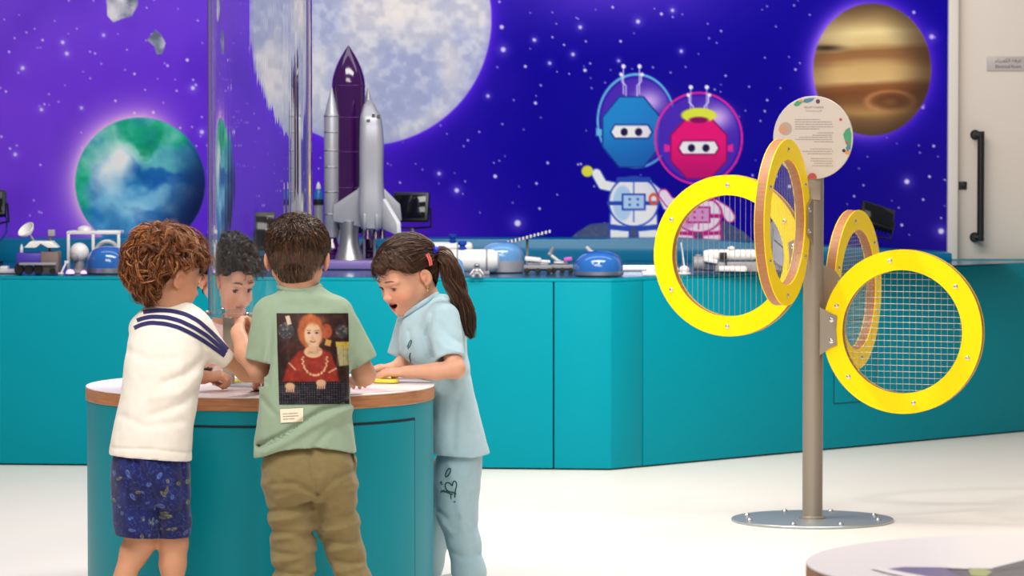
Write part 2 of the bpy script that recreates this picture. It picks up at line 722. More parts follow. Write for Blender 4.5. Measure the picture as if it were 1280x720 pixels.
    patch(190, 163, 60, 20, 8, 1.0, (26, 158, 122))
    patch(102, 238, 17, 46, 4, 1.0, (18, 160, 118))
    patch(128, 172, 30, 14, -32, .7, (40, 166, 132))
    patch(214, 196, 30, 16, 25, .8, (104, 190, 186))
    patch(170, 176, 30, 10, 15, .7, (140, 206, 196))
    patch(150, 246, 40, 24, 6, .85, (132, 192, 220))
    patch(192, 236, 30, 12, -18, .8, (120, 184, 216))
    patch(150, 282, 34, 12, 0, .6, (90, 160, 206))
    patch(204, 212, 34, 9, 34, .8, (20, 84, 160))
    patch(186, 262, 22, 10, 10, .7, (24, 84, 158))
    patch(126, 218, 16, 8, 40, .5, (30, 100, 170))
    patch(112, 270, 20, 12, 30, .6, (36, 108, 176))
    patch(196, 172, 13, 8, 20, .8, (14, 136, 96))
    patch(190, 290, 26, 9, -10, .6, (24, 110, 96))
    nn = p.noise(24, 4, 44)
    p.lay(a * np.clip(nn * 1.8, 0, 1) * 0.4, (190, 224, 232))
    p.lay(a * np.clip(-nn * 1.8, 0, 1) * 0.4, (20, 80, 140))
    p.lay(a * smooth01(0.2, 0.98, (x - cx) / rx * 0.85 + (y - cy) / ry * 0.4) * 0.93, (14, 20, 62))
    p.lay(a * np.clip(1.3 - np.hypot((X_ - 143) / 36, (Y_ - 196) / 34), 0, 1) * 0.95, (240, 240, 234))
    # banded planet
    cx, cy, rx, ry = 1089, 87, 73.5, 82.5
    r = np.sqrt(((x - cx) / rx) ** 2 + ((y - cy) / ry) ** 2)
    side = np.clip(0.45 - (x - cx) / rx * 0.6, 0.1, 1)
    p.lay(np.exp(-np.clip((r - 1) * 78, 0, None) / 5.5) * (r > 0.95) * side, (206, 168, 255))
    p.lay(np.exp(-np.clip((r - 1) * 78, 0, None) / 12) * (r > 0.95) * 0.6, (98, 50, 232))
    a = np.clip((1 - r) * 78 / 1.6 + 0.5, 0, 1)
    yw = y + p.noise(55, 4, 51, 0.35, 1.6) * 16
    ks = [0, 14, 30, 44, 58, 66, 74, 84, 94, 104, 116, 128, 140, 152, 172]
    cs = np.array([(84, 64, 46), (112, 88, 58), (190, 164, 112), (226, 206, 150), (206, 180, 128), (142, 100, 62), (148, 104, 66), (196, 162, 106),
                   (206, 172, 118), (138, 88, 52), (118, 72, 46), (124, 84, 54), (170, 132, 80), (128, 96, 62), (92, 70, 50)], float)
    bc = np.stack([np.interp(yw, ks, cs[:, i]) for i in range(3)], 1)
    p.c = p.c * (1 - a[:, None]) + bc * a[:, None]
    p.lay(a * np.exp(-((x - 1030) / 22) ** 2 - ((y - 60) / 4) ** 2) * 0.9, (38, 28, 24))
    e = np.sqrt(((x - 1112) / 29) ** 2 + ((y - 127) / 13) ** 2)
    p.lay(a * np.exp(-((e - 1) / 0.16) ** 2) * 0.7, (184, 128, 84))
    p.lay(a * np.exp(-((e - 0.45) / 0.25) ** 2) * 0.6, (96, 56, 36))
    p.lay(a * smooth01(0.2, 1.0, (x - cx) / rx * 0.9 + np.abs(y - cy) / ry * 0.25) * 0.62, (48, 34, 26))
    p.lay(a * smooth01(0.55, 1.05, r) * 0.3, (58, 42, 34))
    # grey hill
    hl = [(708, 302), (722, 290), (738, 280), (776, 277), (800, 284), (850, 284), (905, 276), (930, 290), (942, 302)]
    p.poly(hl, (66, 78, 116))
    p.lay((p.sd(hl) < 0) * np.clip(p.noise(5, 2, 61), 0, 1) * 0.5, (120, 128, 150))

    # plain robots in space suits
    def robot(hx, hy, hw, hh, face, dark, suit, shade, trim, helm, hr, bx, by, bw, bh, ear, lid=None):
        p.lay(np.exp(-((x - hx) / 60) ** 2 - ((y - hy) / 66) ** 2) * 0.4, (20, 18, 130))
        hxr, hyr = hr
        p.disc(hx + helm[0], hy + helm[1], hxr, hyr, (70, 40, 170), 1.5, 0.25)
        p.lay(np.exp(-((x - hx - 22) / 18) ** 2 - ((y - hy + 38) / 14) ** 2) * 0.85, (222, 190, 240))
        p.ring(hx + helm[0], hy + helm[1], hxr, hyr, 1.3, ear, 1.2, 0.95)
        for s in (-1, 1):                                    # aerials
            p.line([(hx + s * 7, hy - hh), (hx + s * 7, hy - hh - 14), (hx + s * 12, hy - hh - 19), (hx + s * 12, hy - hh - 27)], 0.7, (206, 200, 244))
            p.line([(hx + s * 10, hy - hh - 4), (hx + s * 10, hy - hh - 36)], 0.6, (206, 200, 244))
            p.disc(hx + s * 10, hy - hh - 38, 2.5, 2.5, (240, 238, 250))
            p.disc(hx + s * 13, hy - hh - 28, 2.2, 2.2, (240, 238, 250))
            p.poly([(hx + s * hw, hy - 3), (hx + s * (hw + 8), hy - 5), (hx + s * (hw + 8), hy + 5), (hx + s * hw, hy + 4)], ear)
        oc = [(hx - hw * 0.42, hy - hh), (hx + hw * 0.42, hy - hh), (hx + hw, hy - hh * 0.42), (hx + hw, hy + hh * 0.42), (hx + hw * 0.42, hy + hh),
              (hx - hw * 0.42, hy + hh), (hx - hw, hy + hh * 0.42), (hx - hw, hy - hh * 0.42)]
        p.poly(oc, face, edge=dark, w=0.9)
        d = p.sd(oc)
        p.lay((d < -1) * smooth01(hy - 10, hy + hh, y) * 0.4, dark)
        p.poly([(hx - hw * 0.58, hy - 9), (hx + hw * 0.58, hy - 9), (hx + hw * 0.72, hy), (hx + hw * 0.58, hy + 8), (hx - hw * 0.58, hy + 8), (hx - hw * 0.72, hy)],
               (238, 234, 240), edge=dark, w=1.0)
        for s in (-1, 1):
            p.disc(hx + s * 9, hy, 4.6, 5.0, (32, 26, 66))
        if lid is not None:
            p.disc(hx, hy - hh - 3, 22, 9, lid, 1.5)
            p.disc(hx, hy - hh + 3, 12, 4, dark, 1.5)
        # suit: legs, body, arms, belt box
        for s in (-1, 1):
            lg = [(bx + s * 4, by + bh * 0.35), (bx + s * bw * 0.95, by + bh * 0.3), (bx + s * bw * 0.98, by + bh), (bx + s * 6, by + bh)]
            p.poly(lg, suit, edge=trim, w=1.1)
            p.poly([(bx + s * 5, by + bh * 0.62), (bx + s * bw, by + bh * 0.56), (bx + s * bw, by + bh * 0.7), (bx + s * 5, by + bh * 0.75)], trim)
        p.line([(bx - bw * 0.7, by - bh * 0.35), (bx - bw * 1.25, by - bh * 0.42), (bx - bw * 1.5, by - bh * 0.7)], 7, trim)
        p.line([(bx - bw * 0.7, by - bh * 0.35), (bx - bw * 1.25, by - bh * 0.42), (bx - bw * 1.5, by - bh * 0.7)], 5.5, suit)
        p.line([(bx + bw * 0.7, by - bh * 0.35), (bx + bw * 1.2, by - bh * 0.1), (bx + bw * 1.35, by + bh * 0.1)], 7, trim)
        p.line([(bx + bw * 0.7, by - bh * 0.35), (bx + bw * 1.2, by - bh * 0.1), (bx + bw * 1.35, by + bh * 0.1)], 5.5, suit)
        p.disc(bx, by, bw, bh * 0.62, suit, 1.2)
        p.ring(bx, by, bw, bh * 0.62, 1.1, trim)
        p.disc(bx - bw * 0.45, by + 2, bw * 0.4, bh * 0.45, shade, 2, 0.8)
        p.line([(bx - bw * 0.6, by - bh * 0.55), (bx + bw * 0.6, by - bh * 0.55)], 3.2, trim)
        p.line([(bx, by - bh * 0.5), (bx, by + bh * 0.5)], 0.7, trim)
        p.line([(bx - bw, by + 2), (bx + bw, by + 2)], 2.6, trim)
        p.poly([(bx - 14, by - 9), (bx + 14, by - 9), (bx + 14, by + 10), (bx - 14, by + 10)], shade, edge=trim, w=1.2)
        for s in (-1, 1):
            p.disc(bx + s * 5, by - 3, 1.6, 1.6, trim)
            p.disc(bx + s * 5, by + 4, 1.6, 1.6, trim)

    robot(789, 165, 36, 44, (34, 128, 196), (18, 52, 132), (228, 226, 238), (166, 196, 228), (40, 72, 170), (6, -14), (48, 58), 792, 252, 31, 50, (96, 176, 220))
    p.disc(734, 214, 7, 7, (206, 206, 62))
    p.ring(817, 249, 5, 6, 1.6, (214, 92, 48))
    robot(873, 185, 35, 38, (216, 24, 112), (128, 14, 92), (226, 206, 226), (204, 140, 190), (176, 26, 120), (0, -12), (54, 57), 873, 268, 29, 36, (214, 40, 150), (206, 214, 62))
    return np.clip(lin(np.clip(p.c, 0, 255)) * 1.3, 0, 0.95)


def build_mural():
    xs = np.concatenate([np.arange(-560, -60, 20.0), np.arange(-60, 1180, 1.25), [1180.0, 1183.0]])
    ys = np.concatenate([np.arange(-420, -150, 18.0), np.arange(-150, -24, 2.5), np.arange(-24, 304, 1.25), np.arange(304, 530, 16.0)])
    X, Yp = np.meshgrid(xs, ys, indexing='ij')
    x, y = X.ravel(), Yp.ravel()
    u, v = (x - 640) / FPX, (360 - y) / FPX
    dy, dz = CA + v * SA, -SA + v * CA
    V = np.stack([u / CA * WALL_Y, np.full_like(x, WALL_Y), CAM_H + dz / dy * WALL_Y], 1)
    V[V[:, 2] < 0, 2] = 0
    nx, ny = len(xs), len(ys)
    i, j = np.meshgrid(np.arange(nx - 1), np.arange(ny - 1), indexing='ij')
    i, j = i.ravel(), j.ravel()
    Q = np.stack([i * ny + j, i * ny + j + 1, (i + 1) * ny + j + 1, (i + 1) * ny + j], 1)
    me = raw_mesh('wall_back', V, Q, False, {'paint': paint_mural(x, y)})
    m = mat('printed_space_wall', (255, 255, 255), 0.6, spec=0.05, attr='paint')
    o = link('wall_back', me, m)
    tag(o, 'wall printed with a purple and blue space scene of planets', 'wall', kind='structure')
    x0, x1 = V[:, 0].min(), V[:, 0].max()
    return x0, x1


WX0, WX1 = build_mural()
M_wallw = mat('warm_white_wall_paint', (226, 218, 210), 0.55, vary=(3, 0.01))
tag(MB().box(((WX0 + WX1) / 2, WALL_Y + 0.11, 1.6), (WX1 - WX0, 0.2, 3.2)).build('wall_core', M_wallw, smooth=0), 'wall behind the printed scene', 'wall', kind='structure')
# door leaf, frame and wall beyond
dx0 = WX1
dxl = P(1197, 80, WALL_Y)[0]
dxr = dxl + 0.98
tag(MB().box(((dx0 + dxl) / 2, WALL_Y + 0.03, 1.12), (dxl - dx0, 0.14, 2.24)).box(((dx0 + dxr) / 2 + 0.02, WALL_Y + 0.03, 2.26), (dxr - dx0 + 0.04, 0.14, 0.06))
    .box((dxr + 0.022, WALL_Y + 0.03, 1.12), (0.044, 0.14, 2.24)).build('trim_1', M_wallw, bevel=0.004), 'white door frame', 'door frame', kind='structure')
M_door = mat('cream_door_paint', (216, 206, 196), 0.42, vary=(2.2, 0.012))
door = tag(MB().box(((dxl + dxr) / 2, WALL_Y + 0.05, 1.12), (dxr - dxl - 0.008, 0.06, 2.23)).build('door_1', M_door, bevel=0.004),
           'cream door with a black bar handle beside the printed space wall', 'door', kind='structure')
wr = MB().box((dxr + 0.044 + 2.0, WALL_Y + 0.11, 1.6), (4.0, 0.2, 3.2)).box(((dx0 + dxr) / 2 + 0.03, WALL_Y + 0.11, 2.745), (dxr - dx0 + 0.06, 0.2, 0.91))
tag(wr.build('wall_right', M_wallw, smooth=0), 'plain white wall around the door', 'wall', kind='structure')
M_black = mat('black_powder_coat', (20, 20, 22), 0.4)
hx = P(1224.5, 200, WALL_Y)[0]
z0, z1 = P(1224, 301, WALL_Y)[2], P(1224, 164, WALL_Y)[2]
hy = WALL_Y + 0.02
hb = MB().tube([(hx, hy - 0.065, z0), (hx, hy - 0.065, z1)], 0.015, 14)
for z in (z0 + 0.015, z1 - 0.015):
    hb.cyl((hx - 0.018, hy, z), (hx - 0.018, hy - 0.01, z), 0.021).cyl((hx - 0.018, hy - 0.01, z), (hx - 0.018, hy - 0.065, z), 0.012).cyl((hx - 0.026, hy - 0.065, z), (hx + 0.012, hy - 0.065, z), 0.013)
tag(hb.build('door_handle', M_black, door), 'tall black bar handle')
lx, lz = P(1204, 232, WALL_Y)[0], P(1204, 232, WALL_Y)[2]
MB().box((lx, hy - 0.003, lz), (0.034, 0.008, 0.034)).cyl((lx + 0.006, hy - 0.004, lz), (lx + 0.006, hy - 0.012, lz), 0.007).build('lock', M_black, door, bevel=0.002)
M_plate = mat('grey_sign_plate', (188, 180, 178), 0.35)
M_ink = mat('dark_grey_ink', (74, 68, 70), 0.6)
sx0, sx1 = P(1234, 79, WALL_Y)[0], P(1234, 79, WALL_Y)[0] + 0.19
sz0, sz1 = P(1234, 88.5, WALL_Y)[2], P(1234, 70.5, WALL_Y)[2]
sg = MB().box(((sx0 + sx1) / 2, hy - 0.003, (sz0 + sz1) / 2), (sx1 - sx0, 0.006, sz1 - sz0)).build('door_sign', M_plate, door, bevel=0.0015)
AR_ROOM = '\u063a\u0631\u0641\u0629 \u0627\u0644\u0643\u0647\u0631\u0628\u0627\u0621'
JOIN = {'\u063a': 'FECDFECEFECFFED0', '\u0631': 'FEADFEAE', '\u0641': 'FED1FED2FED3FED4', '\u0629': 'FE93FE94', '\u0627': 'FE8DFE8E', '\u0644': 'FEDDFEDEFEDFFEE0',
        '\u0643': 'FED9FEDAFEDBFEDC', '\u0647': 'FEE9FEEAFEEBFEEC', '\u0628': 'FE8FFE90FE91FE92', '\u0621': 'FE80', '\u0645': 'FEE1FEE2FEE3FEE4',
        '\u062e': 'FEA5FEA6FEA7FEA8', '\u064a': 'FEF1FEF2FEF3FEF4', '\u062f': 'FEA9FEAA', '\u0623': 'FE83FE84'}


def arabic(s):
    """joined letter forms in left-to-right order"""
    out = []
    for i, ch in enumerate(s):
        if ch not in JOIN:
            out.append(ch)
            continue
        fr = [JOIN[ch][k:k + 4] for k in range(0, len(JOIN[ch]), 4)]
        prv = i > 0 and s[i - 1] in JOIN and len(JOIN[s[i - 1]]) == 16
        nxt = len(fr) == 4 and i + 1 < len(s) and s[i + 1] in JOIN and len(JOIN[s[i + 1]]) > 4
        k = (3 if prv and nxt else 1 if prv else 2 if nxt else 0) if len(fr) == 4 else (1 if prv and len(fr) > 1 else 0)
        out.append(chr(int(fr[k], 16)))
    return ''.join(reversed(out))


def lettering(name, body, c, ux, uz, width, height, m, parent, depth=0.0008, bold=0.0):
    """raised printed letters centred at c, fitted to width x height"""
    V, fs = text_mesh(body, 1.0)
    lo, hi = V[:, :2].min(0), V[:, :2].max(0)
    q = (V[:, :2] - (lo + hi) / 2) / (hi - lo) * [width, height]
    W = np.asarray(c) + q[:, :1] * np.asarray(ux) + q[:, 1:] * np.asarray(uz)
    b = MB().add(W, fs)
    return b.build(name, m, parent, smooth=0)


zc = (sz0 + sz1) / 2
lettering('lettering', arabic(AR_ROOM), ((sx0 + sx1) / 2 - 0.004, hy - 0.0068, zc + 0.012), (1, 0, 0), (0, 0, 1), 0.11, 0.022, M_ink, sg)
lettering('lettering', 'Electrical Room', ((sx0 + sx1) / 2 - 0.004, hy - 0.0068, zc - 0.012), (1, 0, 0), (0, 0, 1), 0.108, 0.014, M_ink, sg)
# ================================================================ exhibit counter
CT = 0.72
M_teal = mat('teal_laminate', (0, 142, 160), 0.5, spec=0.08, vary=(1.5, 0.02), bump=(60, 0.04, 0.002))
M_teal2 = mat('deep_teal_laminate', (0, 116, 160), 0.3, spec=0.4, vary=(2, 0.03))
M_gap = mat('dark_joint', (10, 34, 40), 0.8)
M_silver = mat('brushed_silver', (176, 176, 182), 0.34, metal=0.85, bump=(90, 0.08, 0.001))
M_silverp = mat('silver_paint', (170, 172, 182), 0.38, metal=0.35)
M_whitep = mat('white_gloss_plastic', (232, 230, 228), 0.28, vary=(8, 0.01))
M_greyp = mat('grey_plastic', (150, 148, 152), 0.45, vary=(12, 0.03))
M_dome = mat('blue_gloss_dome', (38, 104, 182), 0.12, spec=0.6, coat=0.6)
M_dome_pale = mat('pale_blue_gloss_dome', (98, 152, 206), 0.14, spec=0.6, coat=0.6)
M_purple = mat('purple_gloss_acrylic', (54, 3, 78), 0.12, spec=0.6, coat=0.6)
M_lilac = mat('lilac_plinth', (128, 108, 176), 0.4)
M_dark = mat('black_rubber', (16, 15, 18), 0.55)
M_brown = mat('taupe_box', (120, 104, 100), 0.55, vary=(20, 0.06))
M_blueb = mat('blue_plastic', (22, 62, 168), 0.3)
M_glowp = mat('violet_lamp', (210, 170, 255), 0.4, emit=((190, 130, 255), 2.2))

A0 = G(-260, 579, 0.0)
A0[2] = 0
C0 = G(764, 588, 0.0)
E0 = G(1330, 535.2, 0.0)
dirL = nrm(C0 - A0)
dirR = nrm(E0 - C0)
nL = np.array([dirL[1], -dirL[0], 0])
nR = np.array([dirR[1], -dirR[0], 0])
CE = C0 + dirR * ((WALL_Y - 0.03 - C0[1]) / dirR[1])
counter = thing('exhibit_counter', 'long teal exhibit counter carrying the space models in front of the printed wall', 'counter', (C0[0] - 0.6, C0[1] + 0.8, 0))
YB = WALL_Y - 0.012
core = MB().prism([(A0[0], A0[1] + 0.03), (C0[0] - 0.012, C0[1] + 0.03), (CE[0] - 0.02, YB - 0.02), (A0[0], YB)], (0, 0, 0.0), (1, 0, 0), (0, 1, 0), (0, 0, CT - 0.03))
core.build('counter_core', M_gap, counter, smooth=0)


def xat(px, a, d):
    """distance along a front at photo column px"""
    k = (px - 640) / FPX / CA
    return (a[0] - k * a[1]) / (k * d[1] - d[0])


cutL = [0, xat(214, A0, dirL), xat(692, A0, dirL), np.linalg.norm(C0 - A0)]
for s, e in zip(cutL[:-1], cutL[1:]):
    p, q = A0 + dirL * (s + 0.0025), A0 + dirL * (e - (0.0025 if e < cutL[-1] - 0.01 else 0))
    c = (p + q) / 2 - nL * 0.012
    MB().box((c[0], c[1], (CT - 0.012) / 2 + 0.003), (np.linalg.norm(q - p), 0.024, CT - 0.018), np.stack([dirL, -nL, [0, 0, 1]], 1)).build('front_panel', M_teal, counter, bevel=0.003)
cutR = [0, xat(804, C0, dirR), np.linalg.norm(CE - C0) - 0.012]
for s, e in zip(cutR[:-1], cutR[1:]):
    p, q = C0 + dirR * (s + (0.0025 if s else 0)), C0 + dirR * (e - 0.0025)
    c = (p + q) / 2 - nR * 0.012
    MB().box((c[0], c[1], (CT - 0.012) / 2 + 0.003), (np.linalg.norm(q - p), 0.024, CT - 0.018), np.stack([dirR, -nR, [0, 0, 1]], 1)).build('front_panel', M_teal, counter, bevel=0.003)
top = MB().prism([(A0[0], A0[1]), (C0[0], C0[1]), (CE[0], YB), (A0[0], YB)], (0, 0, CT - 0.012), (1, 0, 0), (0, 1, 0), (0, 0, 0.012))
top.build('countertop', M_teal, counter, bevel=0.004)
# flush hatch in the right hand face
h0, h1 = xat(1043, C0, dirR), xat(1096, C0, dirR)
hz0, hz1 = P(1060, 504, C0[1] + dirR[1] * h0)[2], P(1060, 402, C0[1] + dirR[1] * h0)[2]
hc = C0 + dirR * (h0 + h1) / 2 + nR * 0.0005
MB().box((hc[0], hc[1], (hz0 + hz1) / 2), (h1 - h0 + 0.006, 0.004, hz1 - hz0 + 0.006), np.stack([dirR, -nR, [0, 0, 1]], 1)).build('hatch_joint', M_gap, counter, smooth=0)
hc = hc + nR * 0.0012
MB().box((hc[0], hc[1], (hz0 + hz1) / 2), (h1 - h0, 0.004, hz1 - hz0), np.stack([dirR, -nR, [0, 0, 1]], 1)).build('access_hatch', M_teal, counter, bevel=0.001)
# raised ledge along the wall, falling away to the right
LY = 16.62
zl = P(600, 299, LY)[2]
prof = [(A0[0], zl), (P(850, 300, LY)[0], zl), (P(1080, 311, LY)[0], P(1080, 311, LY)[2]), (P(1190, 316, LY)[0], P(1190, 316.5, LY)[2])]
poly = [(A0[0], CT)] + [(prof[-1][0], CT)] + prof[::-1]
MB().prism(poly, (0, LY, 0), (1, 0, 0), (0, 0, 1), (0, YB - LY, 0)).build('back_ledge', M_teal2, counter, bevel=0.004)


# glossy deck the models stand on, set in behind the front edge
tri = [(A0[0] + 0.02, A0[1] + 0.035), (C0[0] - 0.02, C0[1] + 0.035), (CE[0] - 0.13, LY - 0.12), (CE[0] - 0.13, LY - 0.004), (A0[0] + 0.02, LY - 0.004)]
MB().prism(tri, (0, 0, CT - 0.001), (1, 0, 0), (0, 1, 0), (0, 0, 0.0025)).build('deck_surface', mat('deep_blue_gloss_deck', (4, 74, 112), 0.16, spec=0.6), counter, smooth=0)
CT = CT + 0.0035


# ---------------------------------------------------------------- models standing on it
def base(px, py):
    return G(px, py, CT)


def dome(px, py, wpx, hpx, rimpx, m, rim_m, label, group, squash=2.6, back=0.0):
    b = base(px, py)
    s = FPX / b[1]
    b[1] += wpx / s * 0.42 + back
    r, h, rh = wpx / 2 / s, hpx / s, rimpx / s
    t = thing('dome', label, 'dome', b, group)
    MB().lathe([(r * 0.96, 0), (r, 0.004), (r, rh), (r * 0.985, rh)], b, 48).build('rim', rim_m, t)
    N = 16
    pr = [(r * 0.985 * math.cos(a) ** (2 / squash), rh + (h - rh) * math.sin(a) ** (2 / squash)) for a in np.linspace(0, math.pi / 2 - 1e-3, N)]
    MB().lathe(pr, b, 48).build('dome_shell', m, t, smooth=60)
    return t


GD = 'glossy blue domes on the counter'
dome(132.5, 342.5, 54, 34, 7, M_dome, M_silver, 'glossy blue dome beside the white frame and globe model', GD)
dome(749, 345.5, 63, 31, 5.5, M_dome, M_silver, 'glossy blue dome on a low silver rim, alone near the counter corner', GD)
dome(627, 344, 57, 39, 15, M_dome_pale, M_silverp, 'tall pale blue dome on a silver drum beside the rover', GD, back=0.2)
dome(567, 347, 28, 24, 4, M_dome_pale, M_silverp, 'small pale blue dome half hidden behind the dark ponytail', GD)


def module(px0, px1, py, hpx, depth, label, knob_px, lift=0.0):
    b = base((px0 + px1) / 2, py)
    s = FPX / b[1]
    b[1] += depth
    L, r = (px1 - px0) / s, hpx / 2 / s
    t = thing('habitat_module', label, 'model', b, 'white habitat tubes')
    c = np.array([b[0], b[1], b[2] + r + 0.006 + lift])
    pr = [(0.001, -L / 2), (r * 0.45, -L / 2), (r * 0.8, -L / 2 + r * 0.16), (r, -L / 2 + r * 0.6), (r, L / 2 - r * 0.6), (r * 0.8, L / 2 - r * 0.16), (r * 0.45, L / 2), (0.001, L / 2)]
    MB().lathe(pr, c, 40, frame((1, 0.0, 0), (0, 1, 0))).build('tube', M_whitep, t)
    q = MB()
    for k in (-0.27, 0.27):
        q.lathe([(r * 1.0, -0.004), (r * 1.03, 0), (r * 1.0, 0.004)], c + [k * L, 0, 0], 40, frame((1, 0, 0), (0, 1, 0)))
    q.build_each('band', M_greyp, t)
    MB().box((b[0] - L * .25, b[1], b[2] + lift / 2 + r * 0.12), (0.03, r * 1.5, r * 0.3 + lift)).box((b[0] + L * .25, b[1], b[2] + lift / 2 + r * 0.12), (0.03, r * 1.5, r * 0.3 + lift)).build_each('cradle', M_greyp, t, bevel=0.002)
    k = np.array([P(knob_px, py, b[1])[0], b[1], c[2] + r])
    MB().lathe([(0.016, -0.004), (0.018, 0.004), (0.011, 0.008), (0.011, 0.014), (0.017, 0.018), (0.017, 0.028), (0.012, 0.032)], k, 20).build('valve', M_blueb, t)
    return t


module(508, 591, 333, 15, 0.06, 'white tube model with blue valve lying behind another like it', 566, 0.042)
module(556, 624, 343, 29, 0.05, 'white tube model with blue valve in front, next to the silver astronaut', 578)

# small silver astronaut figure
b = base(596, 347)
s = FPX / b[1]
t = thing('astronaut_figure', 'small silver astronaut figurine at the counter edge before the white tubes', 'figurine', b)


def astro(p):
    q = (p - b) * s
    d = cap(q, (-4, 0, 1.5), (-3, 0, 6), 2.2, 2.2)
    d = su(d, cap(q, (4, 0, 1.5), (3, 0, 6), 2.2, 2.2), 1)
    d = su(d, cap(q, (-5, -2, 1.4), (-4.4, 0, 1.6), 1.6, 1.8), 1)
    d = su(d, cap(q, (5, -2, 1.4), (4.4, 0, 1.6), 1.6, 1.8), 1)
    d = su(d, ell(q, (0, 0, 8), (4.4, 3.2, 4.0)), 1)
    d = su(d, cap(q, (-4, 0, 9.5), (-8, -1.5, 4), 1.8, 1.6), 1)
    d = su(d, cap(q, (4, 0, 9.5), (8, -1.5, 4), 1.8, 1.6), 1)
    d = su(d, ell(q, (0, 2.8, 8.5), (3.2, 1.8, 3.6)), 0.6)
    return np.maximum(d, -q[:, 2]) / s


solid('body', astro, b - [0.05, 0.03, 0.005], b + [0.05, 0.03, 0.06], 0.0016, M_silver, t)
hm = MB().ell(b + np.array([0, -0.3, 14]) / s, 3.9 / s, 20)
hmo = hm.build('helmet', M_silver, t)
MB().ell(b + np.array([0, -2.2, 14]) / s, np.array([2.8, 2.3, 2.3]) / s, 16).build('visor', mat('dark_visor', (30, 30, 40), 0.1), hmo)

# space shuttle on its launch stand
sb = base(438, 337)
SY = sb[1] + 0.16
ss_ = FPX / SY
sh = thing('space_shuttle_model', 'large space shuttle model with purple tank on a launch stand before the moon', 'model', (sb[0], SY, CT))


def S(px, py, dy=0.0):
    return P(px, py, SY + dy)


def sx(px):
    return px / ss_


pz = S(438, 324)[2]
MB().box((S(438, 330)[0], SY, (CT + pz) / 2), (sx(70), 0.3, pz - CT)).build('plinth', M_lilac, sh, bevel=0.006)
tk = S(436, 300, 0.06)
tr = sx(21)


def tz(py):
    return S(436, py)[2]


og = [(tr * max(1 - ((k / 14.0) ** 1.75), 0.001), tz(106) + (tz(56) - tz(106)) * k / 14.0) for k in range(15)]
MB().lathe([(tr * 0.75, tz(292)), (tr, tz(286)), (tr, tz(107))] + og, (tk[0], SY + 0.06, 0), 48).build('external_tank', M_purple, sh)
q = MB()
for y in (107, 147, 190, 235):
    q.lathe([(tr * 1.0, tz(y + 0.8)), (tr * 1.02, tz(y)), (tr * 1.0, tz(y - 0.8))], (tk[0], SY + 0.06, 0), 48)
q.build_each('tank_band', mat('plum_band', (74, 10, 98), 0.25), sh)
for px in (414.5, 459):
    cx_ = S(px, 200)[0]
    r = sx(9.7)
    yy = SY + (0.02 if px < 430 else 0.12)
    bo = MB().lathe([(r * 0.8, tz(297)), (r, tz(292)), (r, tz(145)), (r * 0.92, tz(143)), (r * 0.1, tz(110)), (0.001, tz(109))], (cx_, yy, 0), 32).build('booster', M_silverp, sh)
    q = MB()
    for y in (145, 165, 188, 209, 240, 268):
        q.lathe([(r, tz(y + 1)), (r * 1.07, tz(y)), (r, tz(y - 1))], (cx_, yy, 0), 32)
    q.build_each('booster_ring', M_silver, bo)
    MB().lathe([(r * 0.5, tz(296)), (r * 0.7, tz(302)), (r * 1.15, tz(309)), (r * 1.2, tz(311)), (r * 0.9, tz(313)), (r * 0.9, tz(316)), (r * 1.2, tz(318)), (r * 1.2, tz(322)), (r * 0.9, tz(324))], (cx_, yy, 0), 32).build('nozzle', M_purple, bo)
# flared pedestal
MB().lathe([(sx(19), pz), (sx(17), tz(318)), (sx(12.5), tz(305)), (sx(11.5), tz(290)), (sx(13), tz(276))], (S(437, 300)[0], SY - 0.03, 0), 32).build('pedestal', M_silver, sh)
q = MB()
for px in (424, 455, 468):
    q.box((S(px, 300)[0], SY + 0.02, (pz + tz(282)) / 2), (sx(3.2), 0.02, tz(282) - pz))
q.build_each('strut', M_silverp, sh, bevel=0.002)
# orbiter: fuselage, wings, tail, pods
OY = SY - 0.1
ob = thing('orbiter', None, None, (0, 0, 0))
del ob


def O(px, py, dy=0.0):
    return P(px, py, OY + dy)


fus = Loft([(O(0, y)[2], O((a + c) / 2, y)[0], (c - a) / 2 / ss_, dyr) and (O(0, y)[2], O((a + c) / 2, y)[0], 0 + OY + dyo, (c - a) / 2 / ss_, dyr) for y, a, c, dyr, dyo in
            ((125, 459, 463, 0.008, 0.03), (129, 455.5, 467, 0.022, 0.026), (136, 453, 470.5, 0.034, 0.016), (146, 450.5, 476, 0.044, 0.004), (158, 450, 478, 0.048, 0), (220, 449.5, 479, 0.05, 0), (278, 450, 479, 0.05, 0), (286, 452, 477, 0.045, 0))], 3.6)
wingL = np.array([O(452, 226)[[0, 2]], O(447, 236)[[0, 2]], O(416, 257)[[0, 2]], O(415, 277)[[0, 2]], O(449, 284)[[0, 2]], O(454, 284)[[0, 2]]])
wingR = np.array([O(476, 232)[[0, 2]], O(480, 236)[[0, 2]], O(500, 256)[[0, 2]], O(502, 276)[[0, 2]], O(481, 285)[[0, 2]], O(476, 285)[[0, 2]]])
solid('orbiter', lambda p: fus(p), (O(445, 0)[0], OY - 0.08, O(0, 292)[2]), (O(485, 0)[0], OY + 0.09, O(0, 120)[2]), 0.0035, M_silverp, sh)
orb = sh.children[-1] if False else [o for o in COL.objects if o.name.startswith('orbiter')][-1]
for wp in (wingL, wingR):
    MB().prism(wp, (0, OY + 0.035, 0), (1, 0, 0), (0, 0, 1), (0, 0.016, 0)).build('wing', M_silverp, orb, bevel=0.005)
tail = np.array([(O(0, 248)[2], -0.035), (O(0, 277)[2], -0.15), (O(0, 293)[2], -0.155), (O(0, 286)[2], -0.035)])
